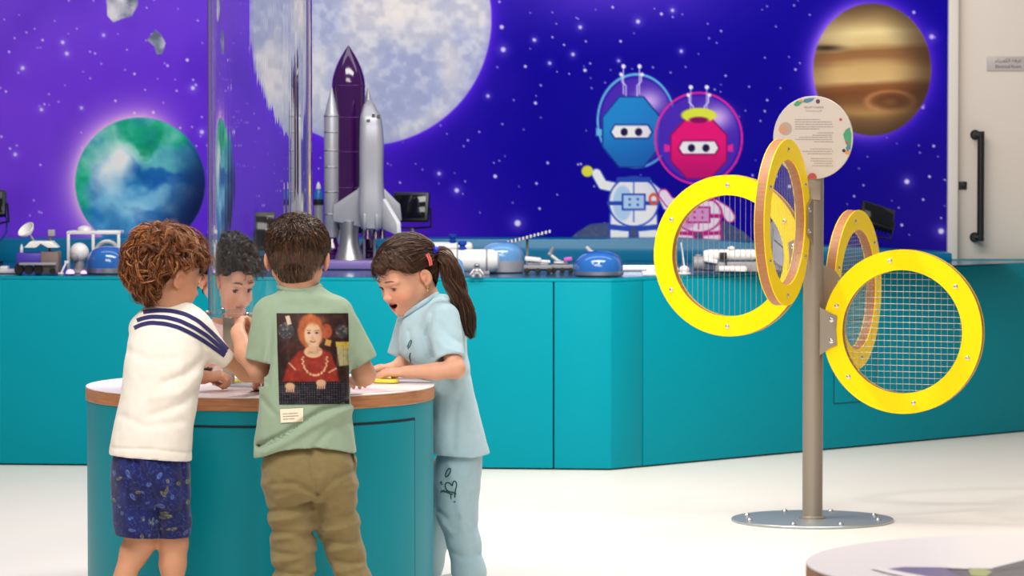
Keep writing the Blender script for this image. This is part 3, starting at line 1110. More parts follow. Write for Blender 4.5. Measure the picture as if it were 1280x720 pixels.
MB().prism(tail[:, ::-1], (O(478.5, 0)[0] - 0.02, OY, 0), (-0.52, 1, 0), (0, 0, 1), (0.016, 0.006, 0)).build('tail_fin', mat('pale_grey_paint', (208, 210, 216), 0.35), orb, bevel=0.003)
for px in (456, 471):
    MB().ell(O(px, 274, -0.034), (sx(4.4), 0.022, sx(15)), 20).build('engine_pod', M_silverp, orb)
for px in (460, 470, 478):
    MB().lathe([(sx(3), tz(286)), (sx(5.5), tz(297)), (sx(5.2), tz(297)), (sx(2), tz(289))], (O(px, 290)[0], OY - 0.01 + (px - 470) * 0.002, 0), 20).build('engine_nozzle', M_purple, orb)
q = MB()
for px, py, dy in ((460.5, 151, -0.047), (467, 144.5, -0.042), (473, 145.5, -0.04)):
    q.box(O(px, py, dy), (sx(4), 0.008, sx(3)), rotx(-28))
q.build_each('windscreen', mat('black_glass', (12, 12, 16), 0.1), orb, bevel=0.001)

# small blue and white rocket behind it
rb = base(397.5, 331)
rs_ = FPX / (rb[1] + 0.3)
ry = rb[1] + 0.3


def rz(py):
    return P(397, py, ry)[2]


rc_ = (P(397.5, 0, ry)[0], ry, 0)
t = thing('toy_rocket', 'slim rocket model with blue upper stage behind the person in green', 'model', (rc_[0], ry, CT))
MB().lathe([(7 / rs_, CT), (7 / rs_, rz(282)), (6 / rs_, rz(276)), (6 / rs_, rz(256))], rc_, 28).build('lower_stage', M_silverp, t)
MB().lathe([(6.6 / rs_, rz(256)), (6.6 / rs_, rz(252)), (6.2 / rs_, rz(251.5)), (6.2 / rs_, rz(249))], rc_, 28).build('dark_ring', M_dark, t)
MB().lathe([(6.2 / rs_, rz(249)), (5.4 / rs_, rz(240)), (3.2 / rs_, rz(236))], rc_, 28).build('upper_stage', mat('azure_paint', (34, 112, 190), 0.25), t)
MB().lathe([(3.2 / rs_, rz(236)), (2.6 / rs_, rz(231)), (0.001, rz(227))], rc_, 28).build('nose_cone', M_whitep, t)


# black floodlights on stalks
def floodlight(px, py, wpx, hpx, Y, tilt, yaw, foot_z, label, roll=0):
    c = P(px, py, Y)
    s = FPX / Y
    w, h = wpx / s, hpx / s
    R = rotz(yaw) @ rotx(tilt) @ roty(roll)
    t = thing('floodlight', label, 'floodlight', (c[0], Y + 0.03, foot_z), 'black floodlights behind the models')
    hd = MB().box(c, (w, 0.03, h), R).build('lamp_head', M_black, t, bevel=0.006)
    f = MB()
    for k in np.linspace(-0.4, 0.4, 9):
        f.box(c + R @ np.array([k * w, 0.027, 0]), (0.004, 0.03, h * 0.8), R)
    f.build_each('cooling_fin', M_black, hd, bevel=0.001)
    MB().box(c + R @ np.array([0, -0.017, 0]), (w * 0.86, 0.004, h * 0.8), R).build('lens', mat('dark_lens', (14, 16, 22), 0.08), hd, bevel=0.001)
    y = MB()
    for k in (-1, 1):
        y.tube([c + R @ np.array([k * (w / 2 + 0.006), 0, 0]), c + R @ np.array([k * (w / 2 + 0.006), 0.03, -h * 0.62]), c + R @ np.array([0, 0.04, -h * 0.66])], 0.005, 8)
    y.build_each('yoke', M_black, t)
    e = c + R @ np.array([0, 0.04, -h * 0.66])
    MB().tube([e, [e[0], e[1], foot_z + 0.01]], 0.009, 12).build('stalk', M_silver, t)
    MB().lathe([(0.05, 0), (0.05, 0.008), (0.012, 0.014), (0.01, 0.03)], (e[0], e[1], foot_z), 24).build('foot', M_black, t)
    return t


floodlight(514, 259, 46, 37, 16.2, -14, -14, CT, 'black floodlight just right of the shuttle model', 0)
floodlight(338, 289, 50, 48, 16.2, -8, 6, CT, 'black floodlight seen through the clear tube')
floodlight(1096, 271, 44, 32, 16.35, -34, 22, CT, 'black floodlight tilted up behind the narrow yellow ring', 22)
fl0 = floodlight(-14, 256, 44, 34, 16.35, -26, -10, CT, 'black floodlight with a hanging cable at the far end of the ledge', -6)
MB().tube([P(4, 262, 16.36), P(9, 275, 16.36), P(8, 290, 16.36), P(1, 300, 16.36), P(-6, 304, 16.36)], 0.004, 8).build('cable', M_blueb, fl0)

# lunar lander model
lb = base(43, 343)
ls = FPX / (lb[1] + 0.06)
LYY = lb[1] + 0.06


def L(px, py, dy=0.0):
    return P(px, py, LYY + dy)


t = thing('lunar_lander_model', 'boxy lunar lander model with a white dish and dark wheels', 'model', (lb[0], LYY, CT))
q = MB()
for px, dy in ((24, -0.05), (36, -0.05), (48, -0.05), (24, 0.06), (48, 0.06), (66, -0.05)):
    c = L(px, 337, dy)
    r = 6 / ls if px < 60 else 4 / ls
    q.lathe([(r * 0.5, -0.012), (r * 0.9, -0.012), (r, -0.006), (r, 0.006), (r * 0.9, 0.012), (r * 0.5, 0.012)], (c[0], c[1], CT + r), 24, frame((0, 1, 0)))
q.build_each('wheel', M_dark, t)
MB().box((L(62, 0)[0], LYY, (L(0, 341)[2] + L(0, 314)[2]) / 2), (22 / ls, 0.11, 27 / ls)).build('hull', M_brown, t, bevel=0.004)
MB().box((L(37, 0)[0], LYY, (L(0, 331)[2] + L(0, 315)[2]) / 2), (34 / ls, 0.1, 15 / ls)).build('side_tank', mat('indigo_panel', (72, 52, 170), 0.4), t, bevel=0.006)
MB().box((L(48, 0)[0], LYY - 0.02, L(0, 329)[2]), (46 / ls, 0.12, 3 / ls)).build('deck', M_greyp, t, bevel=0.002)
ro = np.array([L(32, 309)[[0, 2]], L(47, 309)[[0, 2]], L(53, 304)[[0, 2]], L(62, 309)[[0, 2]], L(74, 309)[[0, 2]], L(66, 301)[[0, 2]], L(40, 301)[[0, 2]]])
MB().prism(ro, (0, LYY - 0.06, 0), (1, 0, 0), (0, 0, 1), (0, 0.1, 0)).build('solar_roof', M_whitep, t, bevel=0.002)
dc = L(37, 292)
dsh = MB().lathe([(0.002, 0.0), (0.018, 0.004), (0.03, 0.014), (0.036, 0.026), (0.034, 0.027), (0.02, 0.012), (0.002, 0.005)], dc, 28, frame(nrm((-0.55, -0.55, 0.75)))).build('dish', M_whitep, t)
MB().tube([dc, L(42, 301)], 0.004, 8).build('dish_arm', M_greyp, t)
MB().box(L(64.5, 291), (8.5 / ls, 0.03, 8 / ls)).build('sensor_head', M_greyp, t, bevel=0.003)
MB().tube([L(63, 295), L(62, 316)], 0.005, 8).build('mast', M_brown, t)
MB().lathe([(2.2 / ls, 0), (2 / ls, 8 / ls), (0.8 / ls, 12 / ls)], L(27, 317), 16).build('thruster', M_whitep, t)
fb = base(10, 342)
tag(MB().box((fb[0], fb[1] + 0.06, CT + 0.008), (0.085, 0.1, 0.014)).box((fb[0] - 0.02, fb[1] + 0.06, CT + 0.021), (0.03, 0.06, 0.012)).build('base_plate', M_whitep, bevel=0.003, origin=(fb[0], fb[1] + 0.06, CT)),
    'flat white slab lying left of the lander model', 'slab')

# open white frame with its globe
gb = base(98, 343)
gy = gb[1] + 0.16
gs = FPX / gy
t = thing('gantry_frame', 'open white gantry frame behind the blue dome', 'frame', (P(115, 0, gy + 0.12)[0], gy + 0.08, CT))
fy = gy + 0.08


def Fp(px, py, dy=0.0):
    return P(px, py, fy + dy)


q = MB()
zt = Fp(0, 291)[2]
for px in (84, 115, 147):
    for dy in (0, 0.12):
        q.box((Fp(px, 0, dy)[0], fy + dy, (CT + zt) / 2), (0.012, 0.012, zt - CT))
q.build_each('post', M_whitep, t, bevel=0.002)
q = MB()
for dy in (0, 0.12):
    q.box((Fp(115.5, 0)[0], fy + dy, zt), (0.21, 0.012, 0.012))
for px in (84, 115, 147):
    q.box((Fp(px, 0)[0], fy + 0.06, zt), (0.012, 0.12, 0.012))
q.build_each('rail', M_whitep, t, bevel=0.002)
MB().lathe([(0.03, 0), (0.026, 0.012), (0.01, 0.02)], (Fp(102, 0)[0], fy + 0.06, zt + 0.006), 20).build('beacon', M_whitep, t)
t2 = MB()
pth = [Fp(118 + 16 * (1 - math.cos(a)), 322 - 20 * math.sin(a), 0.05) for a in np.linspace(0, math.pi, 12)]
t2.tube(pth, 0.009, 10)
tag(t2.build('arch', M_whitep, t), 'white bent hoop')
gc = P(99, 315.5, gy)
t = thing('globe_model', 'white ball-shaped model with a grey patch beside the blue dome', 'model', (gc[0], gy, CT))
gr = 12.2 / gs
MB().ell(gc, gr, 32).build('ball', M_whitep, t)
MB().ell(gc + np.array([-0.4, -0.62, -0.42]) * gr, gr * 0.52, 20, None).build('window_patch', M_greyp, t)
MB().lathe([(gr * 1.0, 0), (gr * 0.9, 0.01), (gr * 0.55, 0.014), (gr * 0.5, gc[2] - gr * 0.8 - CT)], (gc[0], gy, CT), 28).build('collar', M_greyp, t)
for px, r in ((87, 5.5), (104, 4)):
    b = base(px, 344)
    s = FPX / b[1]
    t = thing('marker_lamp', 'small glowing violet lamp under the white globe' if px < 100 else 'tiny glowing violet lamp left of the blue dome', 'lamp', (b[0], b[1] + 0.02, CT), 'violet marker lamps')
    MB().lathe([(r * 1.1 / s, 0), (r * 1.1 / s, 0.005)], (b[0], b[1] + 0.02, CT), 20).build('lamp_base', M_dark, t)
    MB().ell((b[0], b[1] + 0.02, CT + 0.005), r / s, 20, lo=0).build('lamp_cap', M_glowp, t)
b = base(78, 343)
tag(MB().tube([(b[0] - 0.008, b[1] + 0.02, CT + 0.002), (b[0] + 0.012, b[1] + 0.03, CT + 0.045)], 0.004, 8).box((b[0] + 0.013, b[1] + 0.03, CT + 0.046), (0.016, 0.01, 0.01)).box((b[0] - 0.008, b[1] + 0.02, CT + 0.003), (0.02, 0.02, 0.006))
    .build('signal_post', M_whitep, bevel=0.001, origin=(b[0], b[1] + 0.02, CT)), 'short leaning white post between lander and globe model', 'post')
b = base(160, 338)
t = thing('antenna_panel', 'small angled white panel antenna half hidden behind the person in striped shirt', 'antenna', (b[0], b[1] + 0.15, CT))
MB().box(P(163, 308, b[1] + 0.15), (0.013, 0.03, 0.055), roty(38)).build('panel', M_whitep, t, bevel=0.002)
MB().tube([P(161, 312, b[1] + 0.15), (P(161, 312, b[1] + 0.15)[0], b[1] + 0.15, CT + 0.004)], 0.005, 8).lathe([(0.03, 0), (0.03, 0.006)], (P(161, 312, b[1] + 0.15)[0], b[1] + 0.15, CT), 16).build('post', M_whitep, t)

# solar array, rovers and robot arms between the pale dome and the corner dome
b = base(660, 341)
t = thing('solar_array', 'long tilted solar array on a thin mast above the rover', 'solar panel', (P(660, 0, b[1] + 0.3)[0], b[1] + 0.3, CT))
ay = b[1] + 0.3
p0, p1 = P(634, 303, ay), P(688, 289, ay)
ux = nrm(p1 - p0)
MB().box((p0 + p1) / 2, (np.linalg.norm(p1 - p0), 0.1, 0.006), np.stack([ux, [0, 1, 0], np.cross(ux, (0, 1, 0))], 1)).build('panel', mat('solar_cells', (92, 88, 104), 0.3, vary=(40, 0.3)), t, bevel=0.001)
q = MB()
for k in np.linspace(0.02, 0.98, 12):
    q.box(p0 + (p1 - p0) * k + np.array([0, -0.05, 0.002]), (0.006, 0.006, 0.012))
q.build('cell_edge', M_whitep, t)
mp = P(659, 297, ay)
MB().tube([mp, (mp[0], ay, CT + 0.006)], 0.005, 8).lathe([(0.03, 0), (0.03, 0.008)], (mp[0], ay, CT), 20).build('mast', M_greyp, t)


def rover(px0, px1, py, hpx, label, dy=0.0, cab=False):
    b = base((px0 + px1) / 2, py)
    yy = b[1] + 0.07 + dy
    s = FPX / yy
    L_ = (px1 - px0) / s
    t = thing('rover_model', label, 'model', (b[0], yy, CT), 'small rover models')
    x0 = b[0] - L_ / 2
    wr = 0.011
    for i in range(3):
        for k in (-1, 1):
            MB().lathe([(wr * 0.4, -0.007), (wr, -0.006), (wr, 0.006), (wr * 0.4, 0.007)], (x0 + L_ * (0.15 + 0.35 * i), yy + k * 0.04, CT + wr), 18, frame((0, 1, 0))).build('wheel', M_dark, t)
    z = CT + wr * 1.2
    MB().box((b[0], yy, z + 0.012), (L_ * 0.9, 0.07, 0.014)).box((b[0], yy, z + 0.002), (L_ * 0.8, 0.02, 0.01)).build('chassis', M_greyp, t, bevel=0.002)
    hh = hpx / s - 0.03
    if cab:
        MB().box((b[0] - L_ * .12, yy, z + 0.02 + hh * .25), (L_ * 0.5, 0.06, hh * 0.5)).build('cabin', M_silverp, t, bevel=0.008)
        MB().box((b[0] + L_ * .24, yy - 0.01, z + 0.03 + hh * .4), (L_ * 0.34, 0.05, hh * 0.55), roty(-8)).build('screen', mat('magenta_panel', (206, 96, 196), 0.3), t, bevel=0.003)
    else:
        MB().box((b[0] - L_ * .16, yy, z + 0.02 + hh * .5), (L_ * 0.52, 0.08, hh * 0.36), roty(6)).build('solar_deck', M_whitep, t, bevel=0.003)
        MB().box((b[0] + L_ * .2, yy, z + 0.018 + hh * .36), (L_ * 0.4, 0.06, hh * 0.22), roty(4)).build('rear_deck', M_whitep, t, bevel=0.003)
        MB().box((b[0], yy, z + 0.018 + hh * .15), (L_ * 0.7, 0.055, hh * 0.3)).build('instrument_bay', M_silverp, t, bevel=0.004)
    return t


rover(653, 692, 343, 24, 'white decked rover model beside the pale blue dome', 0.02)
rover(688, 718, 342, 18, 'rover model with a magenta screen left of the corner dome', 0.0, True)
b = base(702, 331)
t = thing('robot_arm', 'jointed white robot arm reaching up behind the rovers', 'robot arm', (P(702, 0, b[1])[0], b[1], CT))
j = [(P(702, 331, b[1])[0], b[1], CT + 0.012), P(700, 328, b[1]), P(687, 318, b[1]), P(692, 309, b[1])]
MB().lathe([(0.026, 0), (0.024, 0.012), (0.012, 0.016)], (j[0][0], b[1], CT), 20).build('arm_base', M_greyp, t)
MB().tube([j[0], j[1]], 0.008, 10).build('column', M_whitep, t)
MB().tube([j[1], j[2]], 0.007, 10).ell(j[1], 0.01, 12).build('upper_arm', M_whitep, t)
MB().tube([j[2], j[3]], [0.008, 0.01], 10).ell(j[2], 0.01, 12).build('forearm', M_silverp, t)
b = base(742, 329)
e0, e1 = P(740, 316, b[1] + .05), P(732.5, 308.5, b[1] + .05)
tag(MB().tube([e0, e1], 0.0075, 10).ell(e0, 0.011, 12).tube([e0, (e0[0] + 0.004, e0[1], CT + 0.01)], 0.006, 10).lathe([(0.026, 0), (0.024, 0.01)], (e0[0] + 0.004, e0[1], CT), 18)
    .build('robot_arm', M_whitep, origin=(e0[0], e0[1], CT)), 'short white arm sticking up behind the corner dome', 'robot arm')
b = base(800, 338)
t = thing('light_bar', 'long glowing white light bar lying right of the corner dome', 'lamp', (b[0] + 0.03, b[1], CT))
MB().box((b[0] + 0.03, b[1], CT + 0.006), (0.24, 0.03, 0.012)).build('housing', M_whitep, t, bevel=0.002)
MB().box((b[0] + 0.03, b[1] - 0.012, CT + 0.015), (0.23, 0.012, 0.01)).build('diffuser', mat('lit_diffuser', (235, 240, 255), 0.4, emit=((225, 238, 255), 1.6)), t, bevel=0.002)
b = base(812, 345)
tag(MB().box((b[0], b[1] + 0.06, CT + 0.008), (0.055, 0.06, 0.016)).box((b[0] + 0.005, b[1] + 0.06, CT + 0.02), (0.03, 0.04, 0.01)).build('control_box', M_whitep, bevel=0.003, origin=(b[0], b[1] + 0.06, CT)),
    'small white box near the counter corner beside the yellow ring', 'box')

# station model seen through the big ring
b = base(900, 341)
yy = b[1] + 0.12
s = FPX / yy


def T(px, py, dy=0.0):
    return P(px, py, yy + dy)


t = thing('space_station_model', 'white and grey space station model seen through the largest yellow ring', 'model', (b[0], yy, CT))
c0, c1 = T(880, 318.5), T(945, 318.5)
r = 6.8 / s
MB().lathe([(r * 0.5, -0.004), (r * 0.8, 0), (r, 0.02), (r, np.linalg.norm(c1 - c0) - 0.01), (r * 0.8, np.linalg.norm(c1 - c0))], c0, 32, frame(c1 - c0)).build('main_tube', M_whitep, t)
MB().cyl(T(867, 329.5), T(881, 329.5), 9.2 / s, n=28).cyl(T(873, 318), T(873, 324), 4 / s, n=20).build('node', M_greyp, t)
MB().cyl(T(881, 331), T(897, 331), 8.2 / s, n=8).build('airlock', mat('blue_grey_plastic', (130, 146, 172), 0.4), t)
MB().box(T(888, 325.5, -0.03), (17 / s, 0.05, 5 / s), roty(10)).build('hatch_cover', M_whitep, t, bevel=0.003)
MB().box(T(904, 320, -0.045), (9 / s, 0.02, 9 / s)).build('camera_box', M_dark, t, bevel=0.002)
MB().tube([T(905, 324, -0.05), T(908, 329, -0.05), T(907, 333, -0.05)], 0.003, 6).build('cable', M_dark, t)
MB().box((T(922, 0)[0], yy, (CT + T(0, 327)[2]) / 2), (56 / s, 0.09, T(0, 327)[2] - CT)).build('cradle', M_greyp, t, bevel=0.004)
MB().box((T(915, 0)[0], yy - 0.08, CT + 0.014), (36 / s, 0.05, 7 / s)).build('front_module', M_whitep, t, bevel=0.008)
MB().ell(T(914, 310.5), (5 / s, 0.02, 3 / s), 16).build('top_pod', M_whitep, t)
b = base(856, 343)
tag(MB().ell((b[0], b[1] + 0.05, CT + 0.016), (0.02, 0.02, 0.016), 20).lathe([(0.026, 0), (0.024, 0.006)], (b[0], b[1] + 0.05, CT), 20).tube([(b[0], b[1] + 0.05, CT + 0.03), (b[0] - 0.012, b[1] + 0.05, CT + 0.12)], 0.003, 6)
    .build('probe_model', M_whitep, origin=(b[0], b[1] + 0.05, CT)), 'tiny round white probe with a long aerial by the station model', 'model')
# clear weather dish further right
b = base(972, 338)
yy = b[1] + 0.06
s = FPX / yy
t = thing('radar_dish_model', 'grey dish antenna model standing right of the station', 'model', (b[0] + 0.03, yy, CT))
MB().lathe([(0.004, 0), (0.05, 0.008), (0.09, 0.03), (0.115, 0.062), (0.113, 0.064), (0.088, 0.034), (0.05, 0.013), (0.004, 0.005)], P(983, 313, yy + 0.02), 40, frame(nrm((0.25, -0.8, 0.45)))).build('dish', mat('pale_grey_dish', (176, 178, 188), 0.35), t)
MB().lathe([(0.07, 0), (0.066, 0.02), (0.03, 0.03), (0.02, P(983, 318, yy + 0.03)[2] - CT)], (P(983, 0, yy + 0.04)[0], yy + 0.04, CT), 28).build('pedestal', M_whitep, t)
MB().tube([P(983, 313, yy - 0.0), P(968, 300, yy - 0.09)], 0.0025, 6).tube([P(966, 286, yy - .1), P(965, 312, yy - 0.1), P(963, 336, yy - 0.1)], 0.0025, 6).build('feed_cable', M_dark, t)
# ================================================================ stand with four yellow wire hoops
M_steel = mat('brushed_stainless_steel', (168, 156, 140), 0.38, metal=0.55, bump=(40, 0.1, 0.001), stretch=(8, 8, 0.3))
M_plate_st = mat('polished_steel_plate', (184, 192, 192), 0.4, metal=0.8)
M_yellow = mat('yellow_laminate', (255, 219, 0), 0.45, spec=0.2, vary=(3, 0.012))
M_ply = mat('birch_plywood_edge', (166, 108, 64), 0.5, vary=(26, 0.16), stretch=(1, 1, 9))
M_wire = mat('steel_wire', (176, 174, 170), 0.35, metal=0.7)
M_bolt = mat('bright_bolt', (206, 204, 200), 0.22, metal=0.9)
SY0 = G(1015.5, 648, 0.008)[1]
SX0 = G(1015.5, 648, 0.008)[0]
st = thing('wire_hoop_stand', 'steel post on a round foot carrying four yellow wire-strung hoops and a round sign', 'exhibit stand', (SX0, SY0, 0))
sc = FPX / SY0
MB().lathe([(0.266, 0), (0.268, 0.002), (0.268, 0.007), (0.266, 0.009)], (SX0, SY0, 0), 96).build('base_plate', M_plate_st, st)
for a in (20, 70, 110, 160, 200, 250, 290, 340):
    c = (SX0 + 0.225 * math.cos(math.radians(a)), SY0 + 0.225 * math.sin(math.radians(a)), 0.009)
    MB().lathe([(0.010, 0), (0.010, 0.003), (0.006, 0.008), (0.001, 0.009)], c, 16).build('anchor_bolt', M_bolt, st)
ptop = P(1015, 219, SY0)[2]
MB().lathe([(0.045, 0.009), (0.045, 0.014), (0.034, 0.018), (0.0335, 0.02), (0.0335, ptop - 0.003), (0.031, ptop)], (SX0, SY0, 0), 48).build('post', M_steel, st)
# round sign
sgc = P(1016.5, 172, SY0 - 0.045)
sr = 0.1365
yaw = -22
R = rotz(yaw) @ rotx(90)      # local z looks towards the viewer
SGN = R @ np.array([0, 0, 1.0])
ux, uz = R @ np.array([1.0, 0, 0]), np.array([0, 0, 1.0])
sign = MB().lathe([(0.001, -0.004), (sr - 0.001, -0.004), (sr, -0.003), (sr, 0.003), (sr - 0.001, 0.004), (0.001, 0.004)], sgc, 80, R).build('sign_disc', mat('white_sign_acrylic', (186, 175, 165), 0.35, vary=(4, 0.01)), st)
tag(sign, 'round white sign with printed text')
MB().box((SX0, SY0 - 0.036, ptop - 0.03), (0.04, 0.012, 0.1)).build('sign_bracket', M_steel, st, bevel=0.002)


def on_sign(a, b, k=0.0046):
    return sgc + ux * a + uz * b + SGN * k


def blob(pts, m, k=0.0044):
    pts = np.asarray(pts, float)
    r = np.linalg.norm(pts, axis=1)
    pts = pts * np.minimum(1, (sr - 0.001) / np.maximum(r, 1e-6))[:, None]
    MB().add(sgc + pts[:, :1] * ux + pts[:, 1:] * uz + SGN * k, [tuple(range(len(pts)))]).build('printed_spot', m, sign, smooth=0)


def circ(a, b, r, n=18, sq=1.0):
    return [(a + r * math.cos(t), b + r * sq * math.sin(t)) for t in np.linspace(0, 2 * math.pi, n, endpoint=False)]


kx, kz = 1 / sc / math.cos(math.radians(yaw)), 1 / sc


def sp(px, py):
    return ((px - 1016.5) * kx, (172 - py) * kz)


def spoly(l):
    return [sp(*q) for q in l][::-1]


Mg, Mo, Mp_, Mr, Mb, Mbl = [mat('sign_ink', c, 0.5) for c in ((58, 136, 98), (196, 128, 52), (92, 42, 80), (168, 70, 62), (62, 110, 136), (52, 36, 52))]
blob(spoly([(993, 131), (997, 126.5), (1003, 124.5), (1004, 128), (1000, 132), (996, 133.5)]), Mg)
blob(spoly([(1004, 128), (1006, 124), (1013, 122.8), (1019, 122.6), (1015, 127), (1010, 129)]), Mb)
blob(spoly([(999, 126.5), (1003, 124), (1004.5, 126), (1001, 128.2)]), Mo, 0.0047)
blob(circ(*sp(1022.5, 127), 0.0075), Mp_)
blob(circ(*sp(1050, 149.5), 0.005), Mr)
blob(spoly([(1053, 168), (1056, 162), (1061, 159), (1063, 168), (1062.4, 182), (1058, 184), (1054.5, 174)]), Mg)
blob(spoly([(1056, 184), (1062, 180), (1062, 186), (1058, 189)]), Mb, 0.0047)
blob(circ(*sp(1057.5, 178), 0.005), Mr, 0.005)
blob(circ(*sp(1054, 188), 0.006), Mbl)
blob(circ(*sp(1058, 190), 0.008), Mo, 0.0042)
blob(circ(*sp(983.5, 161), 0.022), mat('sign_ink', (158, 142, 128), 0.5))
blob(circ(*sp(980, 162), 0.014), mat('sign_ink', (182, 128, 98), 0.5), 0.0047)
blob(circ(*sp(1016, 222), 0.016), Mr, 0.0047)
M_signink = mat('sign_text_ink', (112, 104, 102), 0.6)
for body, px, py, w, h in (('VELVET HANDS', 1017.5, 134.3, 0.067, 0.0068), (arabic('\u0627\u0644\u0623\u064a\u062f\u064a \u0627\u0644\u0645\u062e\u0645\u0644\u064a\u0629'), 1017.5, 138.8, 0.056, 0.0085)):
    a, b_ = sp(px, py)
    lettering('lettering', body, on_sign(a, b_), ux, uz, w, h, M_signink, sign)
# the small print: rows too fine to read
rows = MB()
rr = random.Random(3)
for py, a, b_ in ((149.5, 995, 1026), (152.5, 995, 1040), (155.5, 995, 1040), (158.5, 995, 1041), (161.2, 995, 1024), (166, 1022, 1041), (169, 1016, 1041), (171.6, 1000, 1041), (174.3, 995, 1041), (177, 1018, 1041),
                  (186, 1013, 1041), (189, 1004, 1041), (192, 1010, 1041), (198, 1014, 1041), (201, 1014, 1041), (204, 1018, 1041), (207, 1016, 1041)):
    x = a
    while x < b_ - 1:
        w = rr.uniform(1.2, 4.5)
        e = min(x + w, b_)
        (x0, z0_), (x1, _) = sp(x, py), sp(e, py)
        hgt = 0.0011
        rows.add([on_sign(x0, z0_ - hgt), on_sign(x1, z0_ - hgt), on_sign(x1, z0_ + hgt), on_sign(x0, z0_ + hgt)], [(0, 1, 2, 3)])
        x = e + 0.6
rows.build('small_print', mat('sign_small_print', (140, 128, 122), 0.6), sign, smooth=0)

RO, RI, TH = 0.2685, 0.202, 0.034


def hoop(cx, cy, Y, side, theta, grid, label, n_v=17, n_h=0):
    """side -1/+1: hoop left/right of the post; theta: turn of its in-plane direction from the picture's x axis (deg, + = away)"""
    c = P(cx, cy, Y)
    th = math.radians(theta)
    u = np.array([math.cos(th), math.sin(th), 0])          # to the right in the hoop's plane
    w = np.array([0, 0, 1.0])
    n = np.cross(u, w)                                      # towards the viewer
    R = np.stack([u, w, n], 1)
    if np.linalg.det(R) < 0:
        R[:, 2] *= -1
    h = TH / 2
    f = MB()
    f.lathe([(RI, h - 0.0025), (RO, h - 0.0025), (RO, h), (RI, h)], c, 96, R, closed=True)
    f.lathe([(RI, -h), (RO, -h), (RO, -h + 0.0025), (RI, -h + 0.0025)], c, 96, R, closed=True)
    hp = MB()
    k = h - 0.0026
    hp.lathe([(RO - 0.0012, -k), (RO - 0.0012, k), (RI + 0.0012, k), (RI + 0.0012, -k)][::-1], c, 96, R, closed=True)
    o = hp.build('hoop', M_ply, st, smooth=40)
    tag(o, label)
    f.build_each('yellow_face', M_yellow, o, smooth=40)
    b = MB()
    for a in range(6):
        t = math.radians(60 * a + (90 if side < 0 else 100))
        q = c + u * (RO + RI) / 2 * math.cos(t) + w * (RO + RI) / 2 * math.sin(t)
        for s in (-1, 1):
            b.lathe([(0.0075, 0), (0.0075, 0.002), (0.004, 0.005), (0.001, 0.0055)], q + n * s * h, 12, R if s > 0 else R @ np.diag([1, -1, -1]))
    b.build_each('screw', M_bolt, o)
    wr = MB()
    r_ = RI + 0.004
    if n_v:
        for a in np.linspace(-0.93, 0.93, n_v):
            l = math.sqrt(1 - a * a) * r_
            wr.tube([c + u * a * r_ - w * l, c + u * a * r_ + w * l], 0.0008, 5)
    if n_h:
        for a in np.linspace(-0.93, 0.93, n_h):
            l = math.sqrt(1 - a * a) * r_
            wr.tube([c + w * a * r_ - u * l + n * 0.003, c + w * a * r_ + u * l + n * 0.003], 0.0007, 5)
    wr.build('wire_net', M_wire, o)
    # folded steel bracket between hoop and post
    e = c - side * u * (RO - 0.02)                          # on the hoop next to the post
    pz = np.array([SX0, SY0, c[2]])
    d = nrm((e - pz) * [1, 1, 0])
    tn = np.array([-d[1], d[0], 0])
    side_n = n if np.dot(n, [0, -1, 0]) > 0 else -n
    br = MB()
    off = side_n * (h + 0.0022)
    sgn = side * u
    wing = [(-0.028, 0.075), (0.006, 0.058), (0.030, 0.048), (0.026, 0.0), (0.030, -0.048), (0.006, -0.058), (-0.028, -0.082)]
    if side < 0:
        wing = wing[::-1]
        br.prism([(-a, b_) for a, b_ in [(-q[0], q[1]) for q in wing]] if False else wing, e + off, sgn, w, side_n * 0.003)
    else:
        br.prism(wing, e + off, sgn, w, side_n * 0.003)
    a0 = e + off - sgn * 0.028
    a1 = pz + d * 0.026 + side_n * 0.012
    for s0, s1 in ((0.075, -0.082),):
        V = [a0 + w * s0, a0 + w * s1, a1 + w * (s1 - 0.012), a1 + w * (s0 + 0.02)]
        V = np.array(V)
        br.add(np.concatenate([V, V + side_n * 0.003]), [(0, 1, 2, 3), (7, 6, 5, 4), (0, 4, 5, 1), (1, 5, 6, 2), (2, 6, 7, 3), (3, 7, 4, 0)])
    ob_ = br.build('bracket', M_steel, o, smooth=20)
    bb = MB()
    for z in (0.035, -0.035):
        bb.lathe([(0.008, 0), (0.008, 0.003), (0.004, 0.006), (0.001, 0.0065)], e + sgn * 0.012 + w * z + off + side_n * 0.003, 14, frame(side_n))
    bb.build_each('bracket_bolt', M_bolt, o)
    return o


hoop(912, 319.5, SY0 + 0.135, -1, -26, 'v', 'large yellow hoop on the left with upright strings', 21)
hoop(978.5, 278, SY0 - 0.29, -1, 70, 'v', 'narrow-looking yellow hoop turned edge-on, highest on the post', 21)
hoop(1067, 362, SY0 + 0.285, 1, 68, 'g', 'yellow hoop turned away behind the front right one', 19, 30)
hoop(1129, 414.5, SY0 - 0.115, 1, -21, 'g', 'lowest yellow hoop at the front right with a square wire grid', 19, 20)
